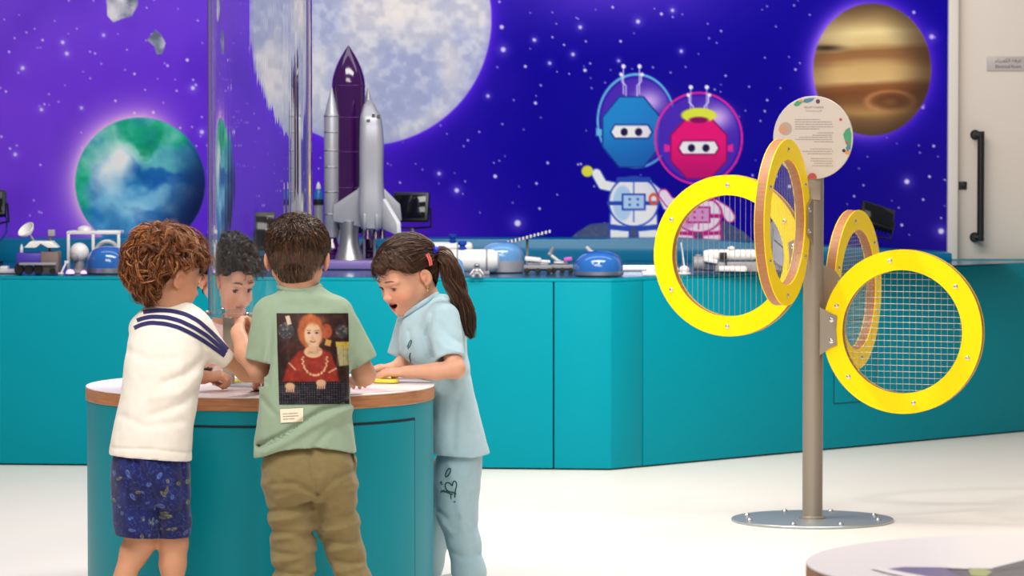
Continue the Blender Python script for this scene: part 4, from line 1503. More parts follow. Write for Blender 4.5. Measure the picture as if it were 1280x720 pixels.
# ================================================================ round tables
TH_ = 0.60
TC = np.array([(325 - 640) / FPX * 11.1, 11.1, 0])
TR = 0.4835
M_tt = mat('white_table_laminate', (234, 226, 224), 0.28, spec=0.4)
M_tteal = mat('table_teal_laminate', (0, 136, 152), 0.4, spec=0.2, vary=(2, 0.02), bump=(90, 0.05, 0.001))
M_wood = mat('walnut_ply_edge', (172, 116, 76), 0.45, vary=(14, 0.22), stretch=(1, 1, 12))
M_clear = bpy.data.materials.new('clear_acrylic')
M_clear.use_nodes = True
nt = M_clear.node_tree
nt.nodes.clear()
out = nt.nodes.new('ShaderNodeOutputMaterial')
gl = nt.nodes.new('ShaderNodeBsdfGlass')
gl.inputs['IOR'].default_value = 1.49
gl.inputs['Roughness'].default_value = 0.0
gl.inputs['Color'].default_value = (0.985, 0.985, 0.99, 1)
tc = nt.nodes.new('ShaderNodeTexCoord')
mp = nt.nodes.new('ShaderNodeMapping')
mp.inputs['Scale'].default_value = (70, 70, 0.15)
nz = nt.nodes.new('ShaderNodeTexNoise')
nz.inputs['Scale'].default_value = 1.0
nz.inputs['Detail'].default_value = 3
bp = nt.nodes.new('ShaderNodeBump')
bp.inputs['Strength'].default_value = 0.08
bp.inputs['Distance'].default_value = 0.0012
L_ = nt.links.new
L_(tc.outputs['Object'], mp.inputs['Vector'])
L_(mp.outputs['Vector'], nz.inputs['Vector'])
L_(nz.outputs['Fac'], bp.inputs['Height'])
L_(bp.outputs['Normal'], gl.inputs['Normal'])
L_(gl.outputs['BSDF'], out.inputs['Surface'])


def round_table(c, label, panel):
    t = thing('round_activity_table', label, 'table', c, 'round activity tables')
    z = TH_
    tp = MB().lathe([(0.001, z - 0.004), (TR - 0.001, z - 0.004), (TR, z - 0.003), (TR, z - 0.0008), (TR - 0.001, z), (0.001, z)], c, 128).build('tabletop', M_tt, t)
    MB().lathe([(TR - 0.03, z - 0.038), (TR - 0.001, z - 0.038), (TR + 0.0005, z - 0.036), (TR + 0.0005, z - 0.004), (TR - 0.03, z - 0.004)], c, 128, closed=True).build('edge_band', M_wood, t)
    R = TR - 0.003
    MB().lathe([(R - 0.02, 0.003), (R, 0.003), (R, z - 0.038), (R - 0.02, z - 0.038)], c, 160, closed=True).build('body', M_tteal, t)
    if panel:
        a0, a1 = [math.radians(q) for q in panel]
        zt = z - 0.083
        pr = [(R + 0.0004, 0.05), (R + 0.0030, 0.052), (R + 0.0030, zt - 0.002), (R + 0.0004, zt)]
        MB().lathe([(R - 0.001, 0.05), (R + 0.0032, 0.051), (R + 0.0032, zt - 0.001), (R - 0.001, zt)], c, 90, None, 0, True, a0, a1).build('door_panel', M_tteal, t)
        MB().lathe([(R - 0.002, zt + 0.001), (R + 0.0008, zt + 0.001), (R + 0.0008, zt + 0.0072), (R - 0.002, zt + 0.0072)], c, 90, None, 0, True, a0 - 0.004, a1 + 0.006).build('shadow_gap', M_gap, t)
        MB().lathe([(R - 0.002, 0.05), (R + 0.0008, 0.05), (R + 0.0008, zt + 0.0072), (R - 0.002, zt + 0.0072)], c, 1, None, 0, True, a1 + 0.001, a1 + 0.015).build('side_gap', M_gap, t)
    return t, tp


pa1 = math.degrees(math.asin((520 - 325) / 450 / TR)) - 90
tab, tabtop = round_table(TC, 'round teal table with white top and clear tube, four people gathered around it', (-128, pa1))


def sheet(poly, m, name, parent, c, k=0.0006):
    poly = np.asarray(poly, float)
    V = np.c_[poly[:, 0] + c[0], poly[:, 1] + c[1], np.full(len(poly), TH_ + k)]
    return MB().add(V, [tuple(range(len(V)))]).build(name, m, parent, smooth=0)


def oval(a, b, ra, rb, rot=0, n=40, wob=0.0, seed=0):
    rr = np.random.RandomState(seed)
    ph = rr.uniform(0, 6.28, 3)
    out = []
    for t in np.linspace(0, 2 * math.pi, n, endpoint=False):
        q = 1 + wob * (math.sin(2 * t + ph[0]) + 0.6 * math.sin(3 * t + ph[1]) + 0.4 * math.sin(5 * t + ph[2]))
        x, y = ra * q * math.cos(t), rb * q * math.sin(t)
        out.append((a + x * math.cos(rot) - y * math.sin(rot), b + x * math.sin(rot) + y * math.cos(rot)))
    return out


M_pink = mat('pale_pink_print', (226, 202, 200), 0.3)
M_rose = mat('rose_print', (206, 176, 178), 0.3)
for a, b, ra, rb, sd in ((0.3, -0.2, 0.1, 0.13, 1), (0.08, -0.32, 0.12, 0.09, 2), (-0.28, -0.18, 0.1, 0.12, 3), (0.26, 0.14, 0.12, 0.14, 4), (-0.22, 0.2, 0.14, 0.12, 5), (-0.05, -0.24, 0.1, 0.08, 7)):
    sheet(oval(a, b, ra, rb, sd, wob=0.12, seed=sd), M_pink, 'printed_shape', tabtop, TC)
    sheet(oval(a, b, ra * 0.45, rb * 0.4, sd, wob=0.2, seed=sd + 9), M_rose, 'printed_shape', tabtop, TC, 0.001)
# clear tube on three metal posts
TB = P(323, 397, 11.1 - 0.145)[2]
tube_r = 0.1455
ZT = 2.15
tube = MB().lathe([(tube_r - 0.0068, TB), (tube_r, TB), (tube_r, ZT), (tube_r - 0.0068, ZT)], TC, 128, closed=True).build('clear_tube', M_clear, tab)
MB().lathe([(tube_r + 0.001, TB - 0.002), (tube_r + 0.012, TB - 0.002), (tube_r + 0.012, TB + 0.008), (tube_r + 0.001, TB + 0.008)], TC, 96, closed=True).build('tube_flange', M_clear, tube)
for a in (0, 60, 120, 180, 240, 300):
    q = TC + [(tube_r + 0.007) * math.cos(math.radians(a + 20)), (tube_r + 0.007) * math.sin(math.radians(a + 20)), TB]
    MB().lathe([(0.005, -0.008), (0.005, -0.002), (0.0035, -0.002), (0.0035, 0.008), (0.0065, 0.008), (0.0065, 0.013), (0.003, 0.015)], q, 14).build('flange_bolt', M_bolt, tube)
MB().lathe([(tube_r + 0.02, ZT - 0.03), (tube_r + 0.02, ZT + 0.01), (0.001, ZT + 0.02)], TC, 64).build('tube_cap', M_greyp, tube)
for a in (228, 348, 108):
    d = np.array([math.cos(math.radians(a)), math.sin(math.radians(a)), 0])
    q = TC + d * 0.122
    MB().box(q + [0, 0, (TH_ + TB) / 2], (0.012, 0.036, TB - TH_ - 0.004), frame((0, 0, 1), (0, 1, 0)) if False else rotz(a)).build('tube_post', M_steel, tab, bevel=0.002)
MB().lathe([(0.135, 0), (0.135, 0.006), (0.13, 0.008), (0.06, 0.008), (0.055, 0.0)], (TC[0], TC[1], TH_ + 0.0012), 64).build('air_outlet', M_greyp, tab)

# flat yellow pieces lying on the table
M_yel = mat('yellow_foam', (240, 214, 70), 0.6, bump=(200, 0.1, 0.001))
q = G(481, 478.5, TH_)
tag(MB().prism(oval(0, 0, 0.036, 0.045, 0.4, 28, 0.1, 3), (q[0], q[1], TH_ + 0.002), (1, 0, 0), (0, 1, 0), (0, 0, 0.009)).build('foam_piece', M_yel, bevel=0.002, origin=(q[0], q[1], TH_)),
    'flat yellow foam piece under the hands of the person in pale blue', 'toy piece', 'yellow foam pieces')
q = G(298, 481, TH_)
tag(MB().prism(oval(0, 0, 0.022, 0.03, 1.1, 28, 0.12, 5), (q[0], q[1], TH_ + 0.002), (1, 0, 0), (0, 1, 0), (0, 0, 0.012)).build('foam_piece', M_yel, bevel=0.002, origin=(q[0], q[1], TH_)),
    'small yellow foam piece beside the fist on the white tabletop', 'toy piece', 'yellow foam pieces')

# second table in the near corner
T2 = np.array([(1366 - 640) / FPX * 6.79, 6.79, 0])
tab2, top2 = round_table(T2, 'near round table with a dark printed picture on its white top, cut by the frame', None)
M_pviolet = mat('violet_print', (78, 62, 118), 0.3)
M_pblack = mat('black_print', (34, 28, 42), 0.3)
M_pgreen = mat('lime_print', (150, 156, 70), 0.3)
M_pwhite = mat('white_print', (236, 228, 226), 0.3)


def t2(px, py):
    g = G(px, py, TH_)
    return (g[0] - T2[0], g[1] - T2[1])


def tp2(l, m, k):
    pts = np.array([t2(*q) for q in l])
    r = np.linalg.norm(pts, axis=1)
    pts = pts * np.minimum(1, (TR - 0.004) / r)[:, None]
    ar = 0.5 * np.sum(pts[:, 0] * np.roll(pts[:, 1], -1) - np.roll(pts[:, 0], -1) * pts[:, 1])
    if ar < 0:
        pts = pts[::-1]
    sheet(pts, m, 'printed_picture', top2, T2, k)


tp2([(1096, 713), (1130, 709), (1178, 709.5), (1212, 713), (1300, 708), (1330, 716), (1310, 728), (1190, 728), (1120, 720)], M_pviolet, 0.0006)
tp2([(1185, 713), (1225, 711), (1262, 712), (1300, 706), (1330, 716), (1300, 727), (1215, 725), (1195, 718)], M_pblack, 0.001)
tp2([(1240, 711), (1280, 701), (1320, 696), (1322, 704), (1282, 709), (1246, 715)], M_pblack, 0.0014)
tp2([(1210, 713), (1230, 712), (1241, 716), (1232, 722), (1214, 721)], M_pgreen, 0.0018)
tp2([(1182, 707), (1200, 707), (1216, 710.5), (1208, 712.5), (1184, 711.5)], M_pwhite, 0.0022)
tp2([(1088, 712), (1100, 710.5), (1130, 717), (1180, 726), (1160, 728), (1110, 718)], M_pwhite, 0.0022)
# ================================================================ the four children
def skin_mat(name):
    return mat(name, (255, 255, 255), 0.5, spec=0.35, attr='paint', sub=0.12, bump=(420, 0.04, 0.001))


def cloth(name, rgb, attr=None, rough=0.85, amount=0.025):
    return mat(name, rgb, rough, spec=0.15, attr=attr, vary=(60, amount, 2), bump=(700, 0.22, 0.0012), sheen=0.15)


def euler_frame(yaw, pitch, roll=0.0):
    """head frame: columns = subject's right, forward, up. yaw 0 looks away (+Y), 90 looks to the picture's right (+X)"""
    a, b, c = map(math.radians, (yaw, pitch, roll))
    f = np.array([math.sin(a) * math.cos(b), math.cos(a) * math.cos(b), -math.sin(b)])
    r = np.array([math.cos(a), -math.sin(a), 0.0])
    u = np.cross(r, f)
    r2 = r * math.cos(c) + u * math.sin(c)
    u2 = -r * math.sin(c) + u * math.cos(c)
    return np.stack([r2, f, u2], 1)


SKULL_C, SKULL_R = np.array([0, -0.06, 0.10]), np.array([0.365, 0.455, 0.405])


def head_sdf(p, c, R, S, mouth=0.0, lids=0.4):
    q = (p - c) @ R / S
    far = np.linalg.norm(q, axis=1) - 0.75
    m = far < 0.25
    d = far.copy()
    q = q[m]
    if len(q):
        x = q.copy()
        x[:, 0] = np.abs(x[:, 0])
        e = ell(q, SKULL_C, SKULL_R)
        e = su(e, ell(q, (0, 0.13, -0.16), (0.285, 0.285, 0.315)), 0.10)
        e = su(e, ell(x, (0.15, 0.235, -0.215), 0.125), 0.09)          # cheeks
        e = su(e, ell(q, (0, 0.29, -0.405 - 0.045 * mouth), (0.105, 0.095, 0.085)), 0.10)  # chin
        e = su(e, cap(x, np.array([0.26, -0.02, -0.22]), np.array([0.10, 0.22, -0.42]), 0.07, 0.06), 0.10)  # jaw
        e = su(e, cap(x, np.array([0.06, 0.392, 0.03]), np.array([0.21, 0.33, 0.035]), 0.035, 0.03), 0.05)   # brow
        e = ss(e, ell(x, (0.145, 0.455, -0.045), (0.085, 0.085, 0.055)), 0.05)    # eye hollows
        e = su(e, cap(q, np.array([0, 0.385, -0.05]), np.array([0, 0.448, -0.162]), 0.026, 0.042), 0.045)   # nose
        e = su(e, ell(q, (0, 0.452, -0.168), 0.042), 0.02)
        e = su(e, ell(x, (0.04, 0.425, -0.186), 0.032), 0.02)
        e = ss(e, ell(x, (0.022, 0.45, -0.21), (0.013, 0.018, 0.012)), 0.008)
        # lips
        yo = 0.062 * mouth
        e = su(e, ell(q, (0, 0.345, -0.30 - .5 * yo), (0.115, 0.065, 0.07 + .6 * yo)), 0.05)
        cz = -0.300 + .012 * mouth
        cy = 0.372 - .012 * mouth
        cw = .082 + .012 * mouth
        up = cap(x, np.array([0.0, 0.414, -0.284]), np.array([cw, cy, cz]), 0.016, 0.007)
        lo = cap(x, np.array([0.0, 0.408 - .02 * mouth, -0.321 - yo]), np.array([cw, cy, cz - .006]), 0.019, 0.007)
        e = su(su(e, up, 0.014), lo, 0.014)
        if mouth > 0:
            xz = -0.303 - 0.36 * yo + 3.2 * x[:, 0] ** 2
            qq = q - np.stack([0 * xz, 0.37 + 0 * xz, xz], 1)
            e = ss(e, ell(qq, (0, 0, 0), (0.094, 0.10, 0.011 + 0.34 * yo)), 0.010)
        else:
            e = ss(e, cap(x, np.array([0, 0.43, -0.302]), np.array([0.078, 0.385, -0.302]), 0.004, 0.004), 0.006)
        # eyelids with an opening
        lid = ell(x, (0.14, 0.318, -0.052), 0.072)
        e = su(e, lid, 0.012)
        op = ell(x, (0.14, 0.385, -0.062), (0.047, 0.06, 0.010 + 0.030 * lids))
        e = ss(e, op, 0.008)
        # ears
        er = ell(x, (0.392, -0.05, -0.06), (0.04, 0.085, 0.125), rotx(-12) @ rotz(18))
        er = ss(er, ell(x, (0.425, -0.025, -0.05), (0.03, 0.052, 0.085), rotx(-12) @ rotz(18)), 0.015)
        er = su(er, ell(x, (0.398, -0.012, -0.07), (0.02, 0.03, 0.04)), 0.012)
        er = su(er, ell(x, (0.378, -0.025, -0.165), (0.024, 0.035, 0.035)), 0.015)
        e = su(e, er, 0.018)
        d[m] = e
    return d * S


def head_paint(V, c, R, S, base, lip=(176, 84, 76), mouth=0.0):
    q = (V - c) @ R / S
    x = np.abs(q[:, 0])
    col = np.tile(np.asarray(base, float), (len(V), 1))

    def lay(a, rgb):
        nonlocal col
        a = np.clip(a, 0, 1)[:, None]
        col = col * (1 - a) + np.asarray(rgb, float) * a
    near = np.linalg.norm(q, axis=1) < 0.85
    b = np.asarray(base, float)
    lay(near * np.exp(-((x - 0.2) / 0.1) ** 2 - ((q[:, 2] + 0.2) / 0.09) ** 2) * (q[:, 1] > 0.1) * 0.32, b * [1.0, 0.72, 0.66])
    lay(near * np.exp(-((x - 0.38) / 0.05) ** 2 - ((q[:, 2] + 0.06) / 0.14) ** 2 - ((q[:, 1] + 0.04) / 0.1) ** 2) * 0.3, b * [1.0, 0.7, 0.62])
    yo = 0.062 * mouth
    fr = q[:, 1] > 0.30
    cz = -0.300 + .012 * mouth
    cw = .084 + .012 * mouth
    tx = np.clip(x / cw, 0, 1)
    du = np.abs(q[:, 2] - (-0.284 * (1 - tx) + cz * tx)) / 0.019
    dl = np.abs(q[:, 2] - ((-0.321 - yo) * (1 - tx) + (cz - .006) * tx)) / 0.022
    lay(fr * (x < cw) * np.clip(1.5 - np.minimum(du, dl), 0, 1) * 0.8, lip)
    if mouth > 0:
        xz = -0.303 - 0.36 * yo + 3.2 * x ** 2
        ins = np.sqrt((x / .1) ** 2 + ((q[:, 1] - .37) / .106) ** 2 + ((q[:, 2] - xz) / (.016 + .36 * yo)) ** 2) < 1.0
        lay(ins * (q[:, 1] < .392) * 1.0, (74, 22, 24))
    else:
        lay(fr * (x < 0.08) * np.clip(1.2 - np.abs(q[:, 2] + 0.302) / 0.006, 0, 1) * 0.8, (112, 44, 42))
    return col


def eyes(parent, c, R, S, iris, look=(0, -0.5)):
    for s in (-1, 1):
        e = np.array([s * 0.14, 0.316, -0.052])
        m = MB().ell((0, 0, 0), 0.0655 * S, 28)
        V = np.concatenate(m.v)
        g = nrm([s * -0.05 + look[0], 1.0, look[1]])
        a = np.degrees(np.arccos(np.clip(V @ g / (0.0655 * S), -1, 1)))
        # turn the ball's pole to the gaze so the iris is round
        Rg = frame(g)
        V0 = V @ Rg.T
        a = np.degrees(np.arccos(np.clip(V[:, 2] / (0.0655 * S), -1, 1)))
        col = np.tile(lin((226, 218, 210)), (len(V), 1))
        W = c + (V0 / S + e) @ R.T * S
        me_b = MB().add(W, m.f)
        o = me_b.build('eye', M_eye, parent, smooth=80)
        ca = o.data.color_attributes.new('paint', 'FLOAT_COLOR', 'POINT')
        col[a < 40] = lin(iris)
        col[a < 19] = lin((10, 8, 8))
        c4 = np.ones((len(V), 4), np.float32)
        c4[:, :3] = col
        ca.data.foreach_set('color', c4.ravel())


M_eye = mat('eyeball', (255, 255, 255), 0.08, spec=0.6, attr='paint')


def brows(parent, c, R, S, m, w=0.011):
    for s in (-1, 1):
        b = MB()
        pts = [c + R @ (np.array([s * t, y, z]) * S) for t, y, z in ((0.062, 0.424, 0.07), (0.10, 0.416, 0.08), (0.16, 0.388, 0.078), (0.215, 0.342, 0.045))]
        b.tube(pts, [w * S * 0.55, w * S * 0.8, w * S * .7, w * S * 0.3], 6)
        b.build('eyebrow', m, parent)
        b = MB()
        pts = [c + R @ (np.array([s * t, y, z]) * S) for t, y, z in ((0.088, 0.372, -0.052), (0.115, 0.388, -0.036), (0.145, 0.392, -0.032), (0.175, 0.380, -0.037), (0.2, 0.352, -0.052))]
        b.tube(pts, [0.004 * S, 0.008 * S, 0.009 * S, 0.008 * S, 0.004 * S], 6)
        b.build('eyelashes', m, parent)


def hand_sdf(p, W, X, Z, side, L, curl=(0.3, 0.5, 0.4), spread=0.1, thumb=0.6):
    """W wrist, X towards the fingers, Z back of the hand; side +1: thumb on the +(Z x X) side; L hand length"""
    X, Z = nrm(X), nrm(Z)
    Z = nrm(Z - X * np.dot(X, Z))
    Y = np.cross(Z, X)
    R = np.stack([X, Y, Z], 1)
    q = (p - np.asarray(W)) @ R / L
    q[:, 1] *= side
    far = np.linalg.norm(q - [0.45, 0, 0], axis=1) - 0.75
    m = far < 0.15
    d = far.copy()
    q = q[m]
    if len(q):
        e = ell(q, (0.24, 0.0, 0.0), (0.29, 0.215, 0.105))
        e = su(e, ell(q, (0.40, 0.0, 0.01), (0.13, 0.215, 0.09)), 0.06)
        e = su(e, cap(q, np.array([-0.15, 0, 0]), np.array([0.12, 0, 0]), 0.13, 0.12), 0.08)
        for i, (y, l) in enumerate(((0.155, 0.43), (0.055, 0.48), (-0.05, 0.45), (-0.145, 0.36))):
            a = spread * (1.2 - 0.8 * i)
            b = np.array([0.46 - 0.03 * abs(i - 1), y, 0.015])
            ang = 0.0
            pts = [b]
            for k, (ct, fr) in enumerate(zip(curl, (0.45, 0.3, 0.25))):
                ang += ct * (1 + 0.12 * i)
                dr = np.array([math.cos(ang) * math.cos(a), math.cos(ang) * math.sin(a), -math.sin(ang)])
                pts.append(pts[-1] + dr * l * fr)
            e = su(e, chain(q, pts, [0.066, 0.06, 0.054, 0.046], 0.015), 0.022)
        t0 = np.array([0.12, 0.12, -0.03])
        t1 = t0 + np.array([0.15, 0.12, -0.06 - 0.1 * thumb])
        t2 = t1 + np.array([0.15, 0.05 - 0.05 * thumb, -0.03 - 0.09 * thumb])
        t3 = t2 + np.array([0.10, -0.02 - 0.05 * thumb, -0.03])
        e = su(e, chain(q, [t0, t1, t2, t3], [0.095, 0.075, 0.062, 0.05], 0.02), 0.04)
        d[m] = e
    return d * L


# ---------------------------------------------------------------- hair
def skull_pt(c, R, S, dirs, grow):
    """points above the skull for unit directions in head space"""
    r = SKULL_R + np.asarray(grow)[..., None] if np.ndim(grow) else SKULL_R + grow
    return c + ((SKULL_C + dirs * r) * S) @ R.T


def hairline(phi, table):
    a = np.abs(np.degrees(phi))
    ks = sorted(table)
    return np.interp(a, ks, [table[k] for k in ks])


def hair_cap(c, R, S, table, thick, noise=0.0, nscale=20, soft=0.02):
    def f(p):
        q = (p - c) @ R / S
        e = ell(q, SKULL_C, SKULL_R + thick)
        e = su(e, ell(q, (0, -0.16, -0.12), np.array([0.27, 0.25, 0.30]) + thick * 0.6), 0.1)
        phi = np.arctan2(q[:, 0], q[:, 1] + 0.06)
        hl = hairline(phi, table)
        e = -su(-e, -(hl - q[:, 2]) , soft) if False else np.maximum(e, (hl - q[:, 2]) * 0.8)
        if noise:
            e = e + noise * vnoise(q * nscale, 3)
        return e * S
    return f


def push_out(paths, c, R, S, thick, gap):
    """lift hairs that would lie under the hair's own volume"""
    f = hair_cap(c, R, S, {0: -3, 180: -3}, thick)
    p = paths.reshape(-1, 3).copy()
    e = .002
    for _ in range(2):
        d = f(p)
        gr = np.stack([f(p + np.eye(3)[i] * e) - d for i in range(3)], 1)
        gr /= np.maximum(np.linalg.norm(gr, axis=1, keepdims=True), 1e-9)
        p += gr * np.clip(gap - d, 0, .03)[:, None]
    return p.reshape(paths.shape)


def strand_mesh(paths, r0, taper=0.25, sides=3, cols=None):
    """paths (n, k, 3) -> tapered hairs as one mesh"""
    n, k, _ = paths.shape
    T = np.gradient(paths, axis=1)
    T /= np.maximum(np.linalg.norm(T, axis=2, keepdims=True), 1e-9)
    ref = np.where(np.abs(T[..., 2:3]) > 0.9, np.array([1.0, 0, 0]), np.array([0, 0, 1.0]))
    u = np.cross(T, ref)
    u /= np.maximum(np.linalg.norm(u, axis=2, keepdims=True), 1e-9)
    w = np.cross(T, u)
    t = np.linspace(0, 1, k)
    rad = np.asarray(r0).reshape(-1, 1) * (1 - (1 - taper) * t ** 2)[None]
    V = np.empty((n, k, sides, 3))
    for s in range(sides):
        a = 2 * math.pi * s / sides
        V[:, :, s] = paths + rad[..., None] * (math.cos(a) * u + math.sin(a) * w)
    i = np.arange(n)[:, None, None] * k * sides + np.arange(k - 1)[None, :, None] * sides
    s = np.arange(sides)[None, None]
    a = i + s
    b = i + (s + 1) % sides
    Q = np.stack([a, b, b + sides, a + sides], -1).reshape(-1, 4)
    C = None
    if cols is not None:
        C = np.repeat(cols, k * sides, 0)
    return V.reshape(-1, 3), Q, C


M_under = mat('hair_underlayer', (255, 255, 255), 0.95, spec=0.05, attr='paint')


def hair_obj(name, parts, m, parent, under=True):
    Vs, Qs, Cs, n = [], [], [], 0
    for V, Q, C in parts:
        Vs.append(V)
        Qs.append(Q + n)
        Cs.append(C)
        n += len(V)
    me = raw_mesh(name, np.concatenate(Vs), np.concatenate(Qs), True, {'paint': np.concatenate(Cs)})
    if under:
        mi = np.zeros(len(me.polygons), np.int32)
        mi[:len(Qs[0])] = 1
        o = link(name, me, [m, M_under], parent)
        me.polygons.foreach_set('material_index', mi)
        return o
    return link(name, me, m, parent)


def hair_mat(name):
    return mat(name, (255, 255, 255), 0.36, spec=0.42, attr='paint')


def rand_dirs(n, table, rs, zmin=-0.9):
    out = []
    while len(out) < n:
        d = nrm(rs.normal(size=3))
        q = SKULL_C + d * SKULL_R
        if q[2] > hairline(math.atan2(q[0], q[1] + 0.06), table) + 0.01:
            out.append(d)
    return np.array(out)


def comb(dirs, whorl, length, k, lift, S, rs, wave=0.0, jitter=0.25):
    """paths that run along the skull away from the whorl; returns unit directions and lift per point"""
    wv = nrm(whorl)
    tan = dirs - wv * (dirs @ wv)[:, None]
    tan = dirs * (dirs @ wv)[:, None] - wv
    tan += rs.normal(scale=jitter, size=tan.shape)
    tan -= dirs * np.sum(tan * dirs, 1)[:, None]
    tan /= np.maximum(np.linalg.norm(tan, axis=1, keepdims=True), 1e-6)
    t = np.linspace(0, 1, k)[None, :, None]
    ang = (np.asarray(length).reshape(-1, 1, 1) / 0.41) * t
    D = dirs[:, None] * np.cos(ang) + tan[:, None] * np.sin(ang)
    g = np.asarray(lift).reshape(-1, 1) * np.sin(np.linspace(0, 1, k) * 1.9)[None]
    return D, g


class Kid:
    def __init__(self, Y):
        self.Y, self.s = Y, FPX / Y

    def k(self, x, y, dy=0.0):
        return P(x, y, self.Y + dy)

    def r(self, px):
        return px / self.s

    def loft(self, secs, n=2.3):
        """(y, x left, x right, depth offset m, depth radius px)"""
        out = []
        for y, a, b, dy, ry in secs:
            c = self.k((a + b) / 2, y)
            out.append((c[2], c[0], self.Y + dy, (b - a) / 2 / self.s, ry / self.s))
        return Loft(out, n)

    def z(self, y):
        return self.k(0, y)[2]

    def hem(self, pts):
        """height of a hem as a function of x"""
        pts = sorted(pts)
        xs = [self.k(a, b)[0] for a, b in pts]
        zs = [self.k(a, b)[2] for a, b in pts]
        return lambda p: np.interp(p[:, 0], xs, zs)


def ribbon(K, f, path, halfw, m, name, parent, dcast=None, n=60, Y0=None, off=0.0018):
    """a woven stripe following the cloth f"""
    path = np.asarray(path, float)
    seg = np.r_[0, np.cumsum(np.linalg.norm(np.diff(path, axis=0), axis=1))]
    t = np.linspace(0, seg[-1], n)
    # smooth resample
    px = np.interp(t, seg, path[:, 0])
    py = np.interp(t, seg, path[:, 1])
    ker = np.ones(7) / 7
    px = np.r_[px[:3], np.convolve(px, ker, 'valid'), px[-3:]]
    py = np.r_[py[:3], np.convolve(py, ker, 'valid'), py[-3:]]
    tx, ty = np.gradient(px), np.gradient(py)
    l = np.hypot(tx, ty)
    nx, ny = -ty / l, tx / l
    rows = np.linspace(-1, 1, 5)
    pts, dirs = [], []
    for a in rows:
        for x, y in zip(px + nx * a * halfw, py + ny * a * halfw):
            q = P(x, y, K.Y - 0.45)
            pts.append(q)
            dirs.append(nrm(P(x, y, K.Y) - q))
    pts, dirs = np.array(pts), np.array(dirs)
    W = trace2(f, pts, dirs, off)
    Q = [(i * n + j, i * n + j + 1, (i + 1) * n + j + 1, (i + 1) * n + j) for i in range(4) for j in range(n - 1)]
    me = raw_mesh(name, W, np.array(Q), True)
    return link(name, me, m, parent)


def trace2(f, p, d, off=0.0018, far=0.9):
    t = np.zeros(len(p))
    for _ in range(90):
        v = f(p + d * t[:, None])
        t = np.minimum(t + np.clip(v * 0.8, -0.02, 0.06), far)
    return p + d * (t - off)[:, None]


def decal(K, f, quad, nx, ny, paint, m, name, parent, off=0.0018):
    """a flat print following the cloth f inside the four-cornered area quad (tl, tr, br, bl)"""
    tl, tr_, br, bl = [np.asarray(q, float) for q in quad]
    u, v = np.meshgrid(np.linspace(0, 1, nx), np.linspace(0, 1, ny), indexing='ij')
    u, v = u.ravel()[:, None], v.ravel()[:, None]
    px = (tl * (1 - u) + tr_ * u) * (1 - v) + (bl * (1 - u) + br * u) * v
    A = np.array([P(x, y, K.Y - 0.45) for x, y in px])
    B = np.array([P(x, y, K.Y) for x, y in px])
    D = (B - A) / np.linalg.norm(B - A, axis=1, keepdims=True)
    W = trace2(f, A, D, off)
    i, j = np.meshgrid(np.arange(nx - 1), np.arange(ny - 1), indexing='ij')
    i, j = i.ravel(), j.ravel()
    Q = np.stack([i * ny + j, i * ny + j + 1, (i + 1) * ny + j + 1, (i + 1) * ny + j], 1)
    me = raw_mesh(name, W, Q, True, {'paint': paint(u.ravel(), v.ravel())} if paint else None)
    return link(name, me, m, parent)


def sneaker(c, yaw, L, m, parent):
    """closed shoe standing on the floor at c"""
    R = rotz(yaw)

    def f(p):
        q = (p - c) @ R / L
        d = cap(q, np.array([0, -0.28, 0.17]), np.array([0, 0.30, 0.12]), 0.19, 0.165)
        d = su(d, cap(q, np.array([0, -0.26, 0.2]), np.array([0, -0.2, 0.42]), 0.2, 0.19), 0.08)
        d = np.maximum(d, q[:, 2] - 0.46)
        return np.maximum(d, -q[:, 2] + 0.005) * L
    return solid('shoe', f, c + np.array([-0.6, -0.6, -0.02]) * L, c + np.array([0.6, 0.6, 0.6]) * L, 0.004, m, parent)


def person(f, paint, lo, hi, label, origin, skin, h=0.0027):
    V, Q = polygonize(f, lo, hi, h)
    V = relax(V, Q, 1, 0.4)
    me = raw_mesh('person', V, Q, True, {'paint': lin(np.clip(paint(V), 0, 255))})
    o = link('person', me, skin, None, origin)
    return tag(o, label, 'person')


def shell(d, t):
    return np.maximum(d, -(d + t))


def floor_pt(x, Y):
    return np.array([x, Y, 0.0])


# ================================================================ child in the green shirt, seen from behind
K = Kid(10.40)
gs_torso = K.loft([(360, 350, 399, .108, 25), (366, 344, 407, .104, 28), (374, 336, 417, .097, 30), (383, 330, 424, .09, 30), (397, 326, 431, .08, 35), (420, 325, 436, .065, 39), (460, 325, 437, .045, 41), (500, 323, 437, .03, 42),
                   (530, 320, 440, .02, 43), (560, 317, 444, .01, 45), (584, 315, 447, 0, 46)])
g_shL, g_shR = K.k(337, 391, .085), K.k(421, 391, .085)
g_slL, g_slR = K.k(322.5, 452, .075), K.k(458, 452, .09)
g_hem = K.hem([(312, 574), (330, 569), (352, 561), (372, 558), (400, 557), (425, 561), (446, 567)])
g_cr = [([K.k(322, 560, -.08), K.k(352, 545, -.09), K.k(378, 528, -.09), K.k(404, 513, -.09), K.k(440, 503, -.07)], .0075, .010),
        ([K.k(330, 566, -.08), K.k(362, 550, -.09), K.k(390, 533, -.09), K.k(420, 519, -.09), K.k(444, 512, -.07)], .010, -.008),
        ([K.k(392, 560, -.09), K.k(412, 538, -.09), K.k(440, 528, -.07)], .010, .005),
        ([K.k(426, 400, -.02), K.k(437, 440, -.04), K.k(439, 500, -.05)], .007, .007),
        ([K.k(337, 402, -.03), K.k(336, 440, -.05), K.k(333, 480, -.05)], .007, .006),
        ([K.k(345, 372, 0.0), K.k(372, 380, 0.0), K.k(404, 372, 0.0)], .006, -.003),
        ([K.k(326, 500, -.05), K.k(345, 520, -.07), K.k(340, 548, -.08)], .008, .004)]


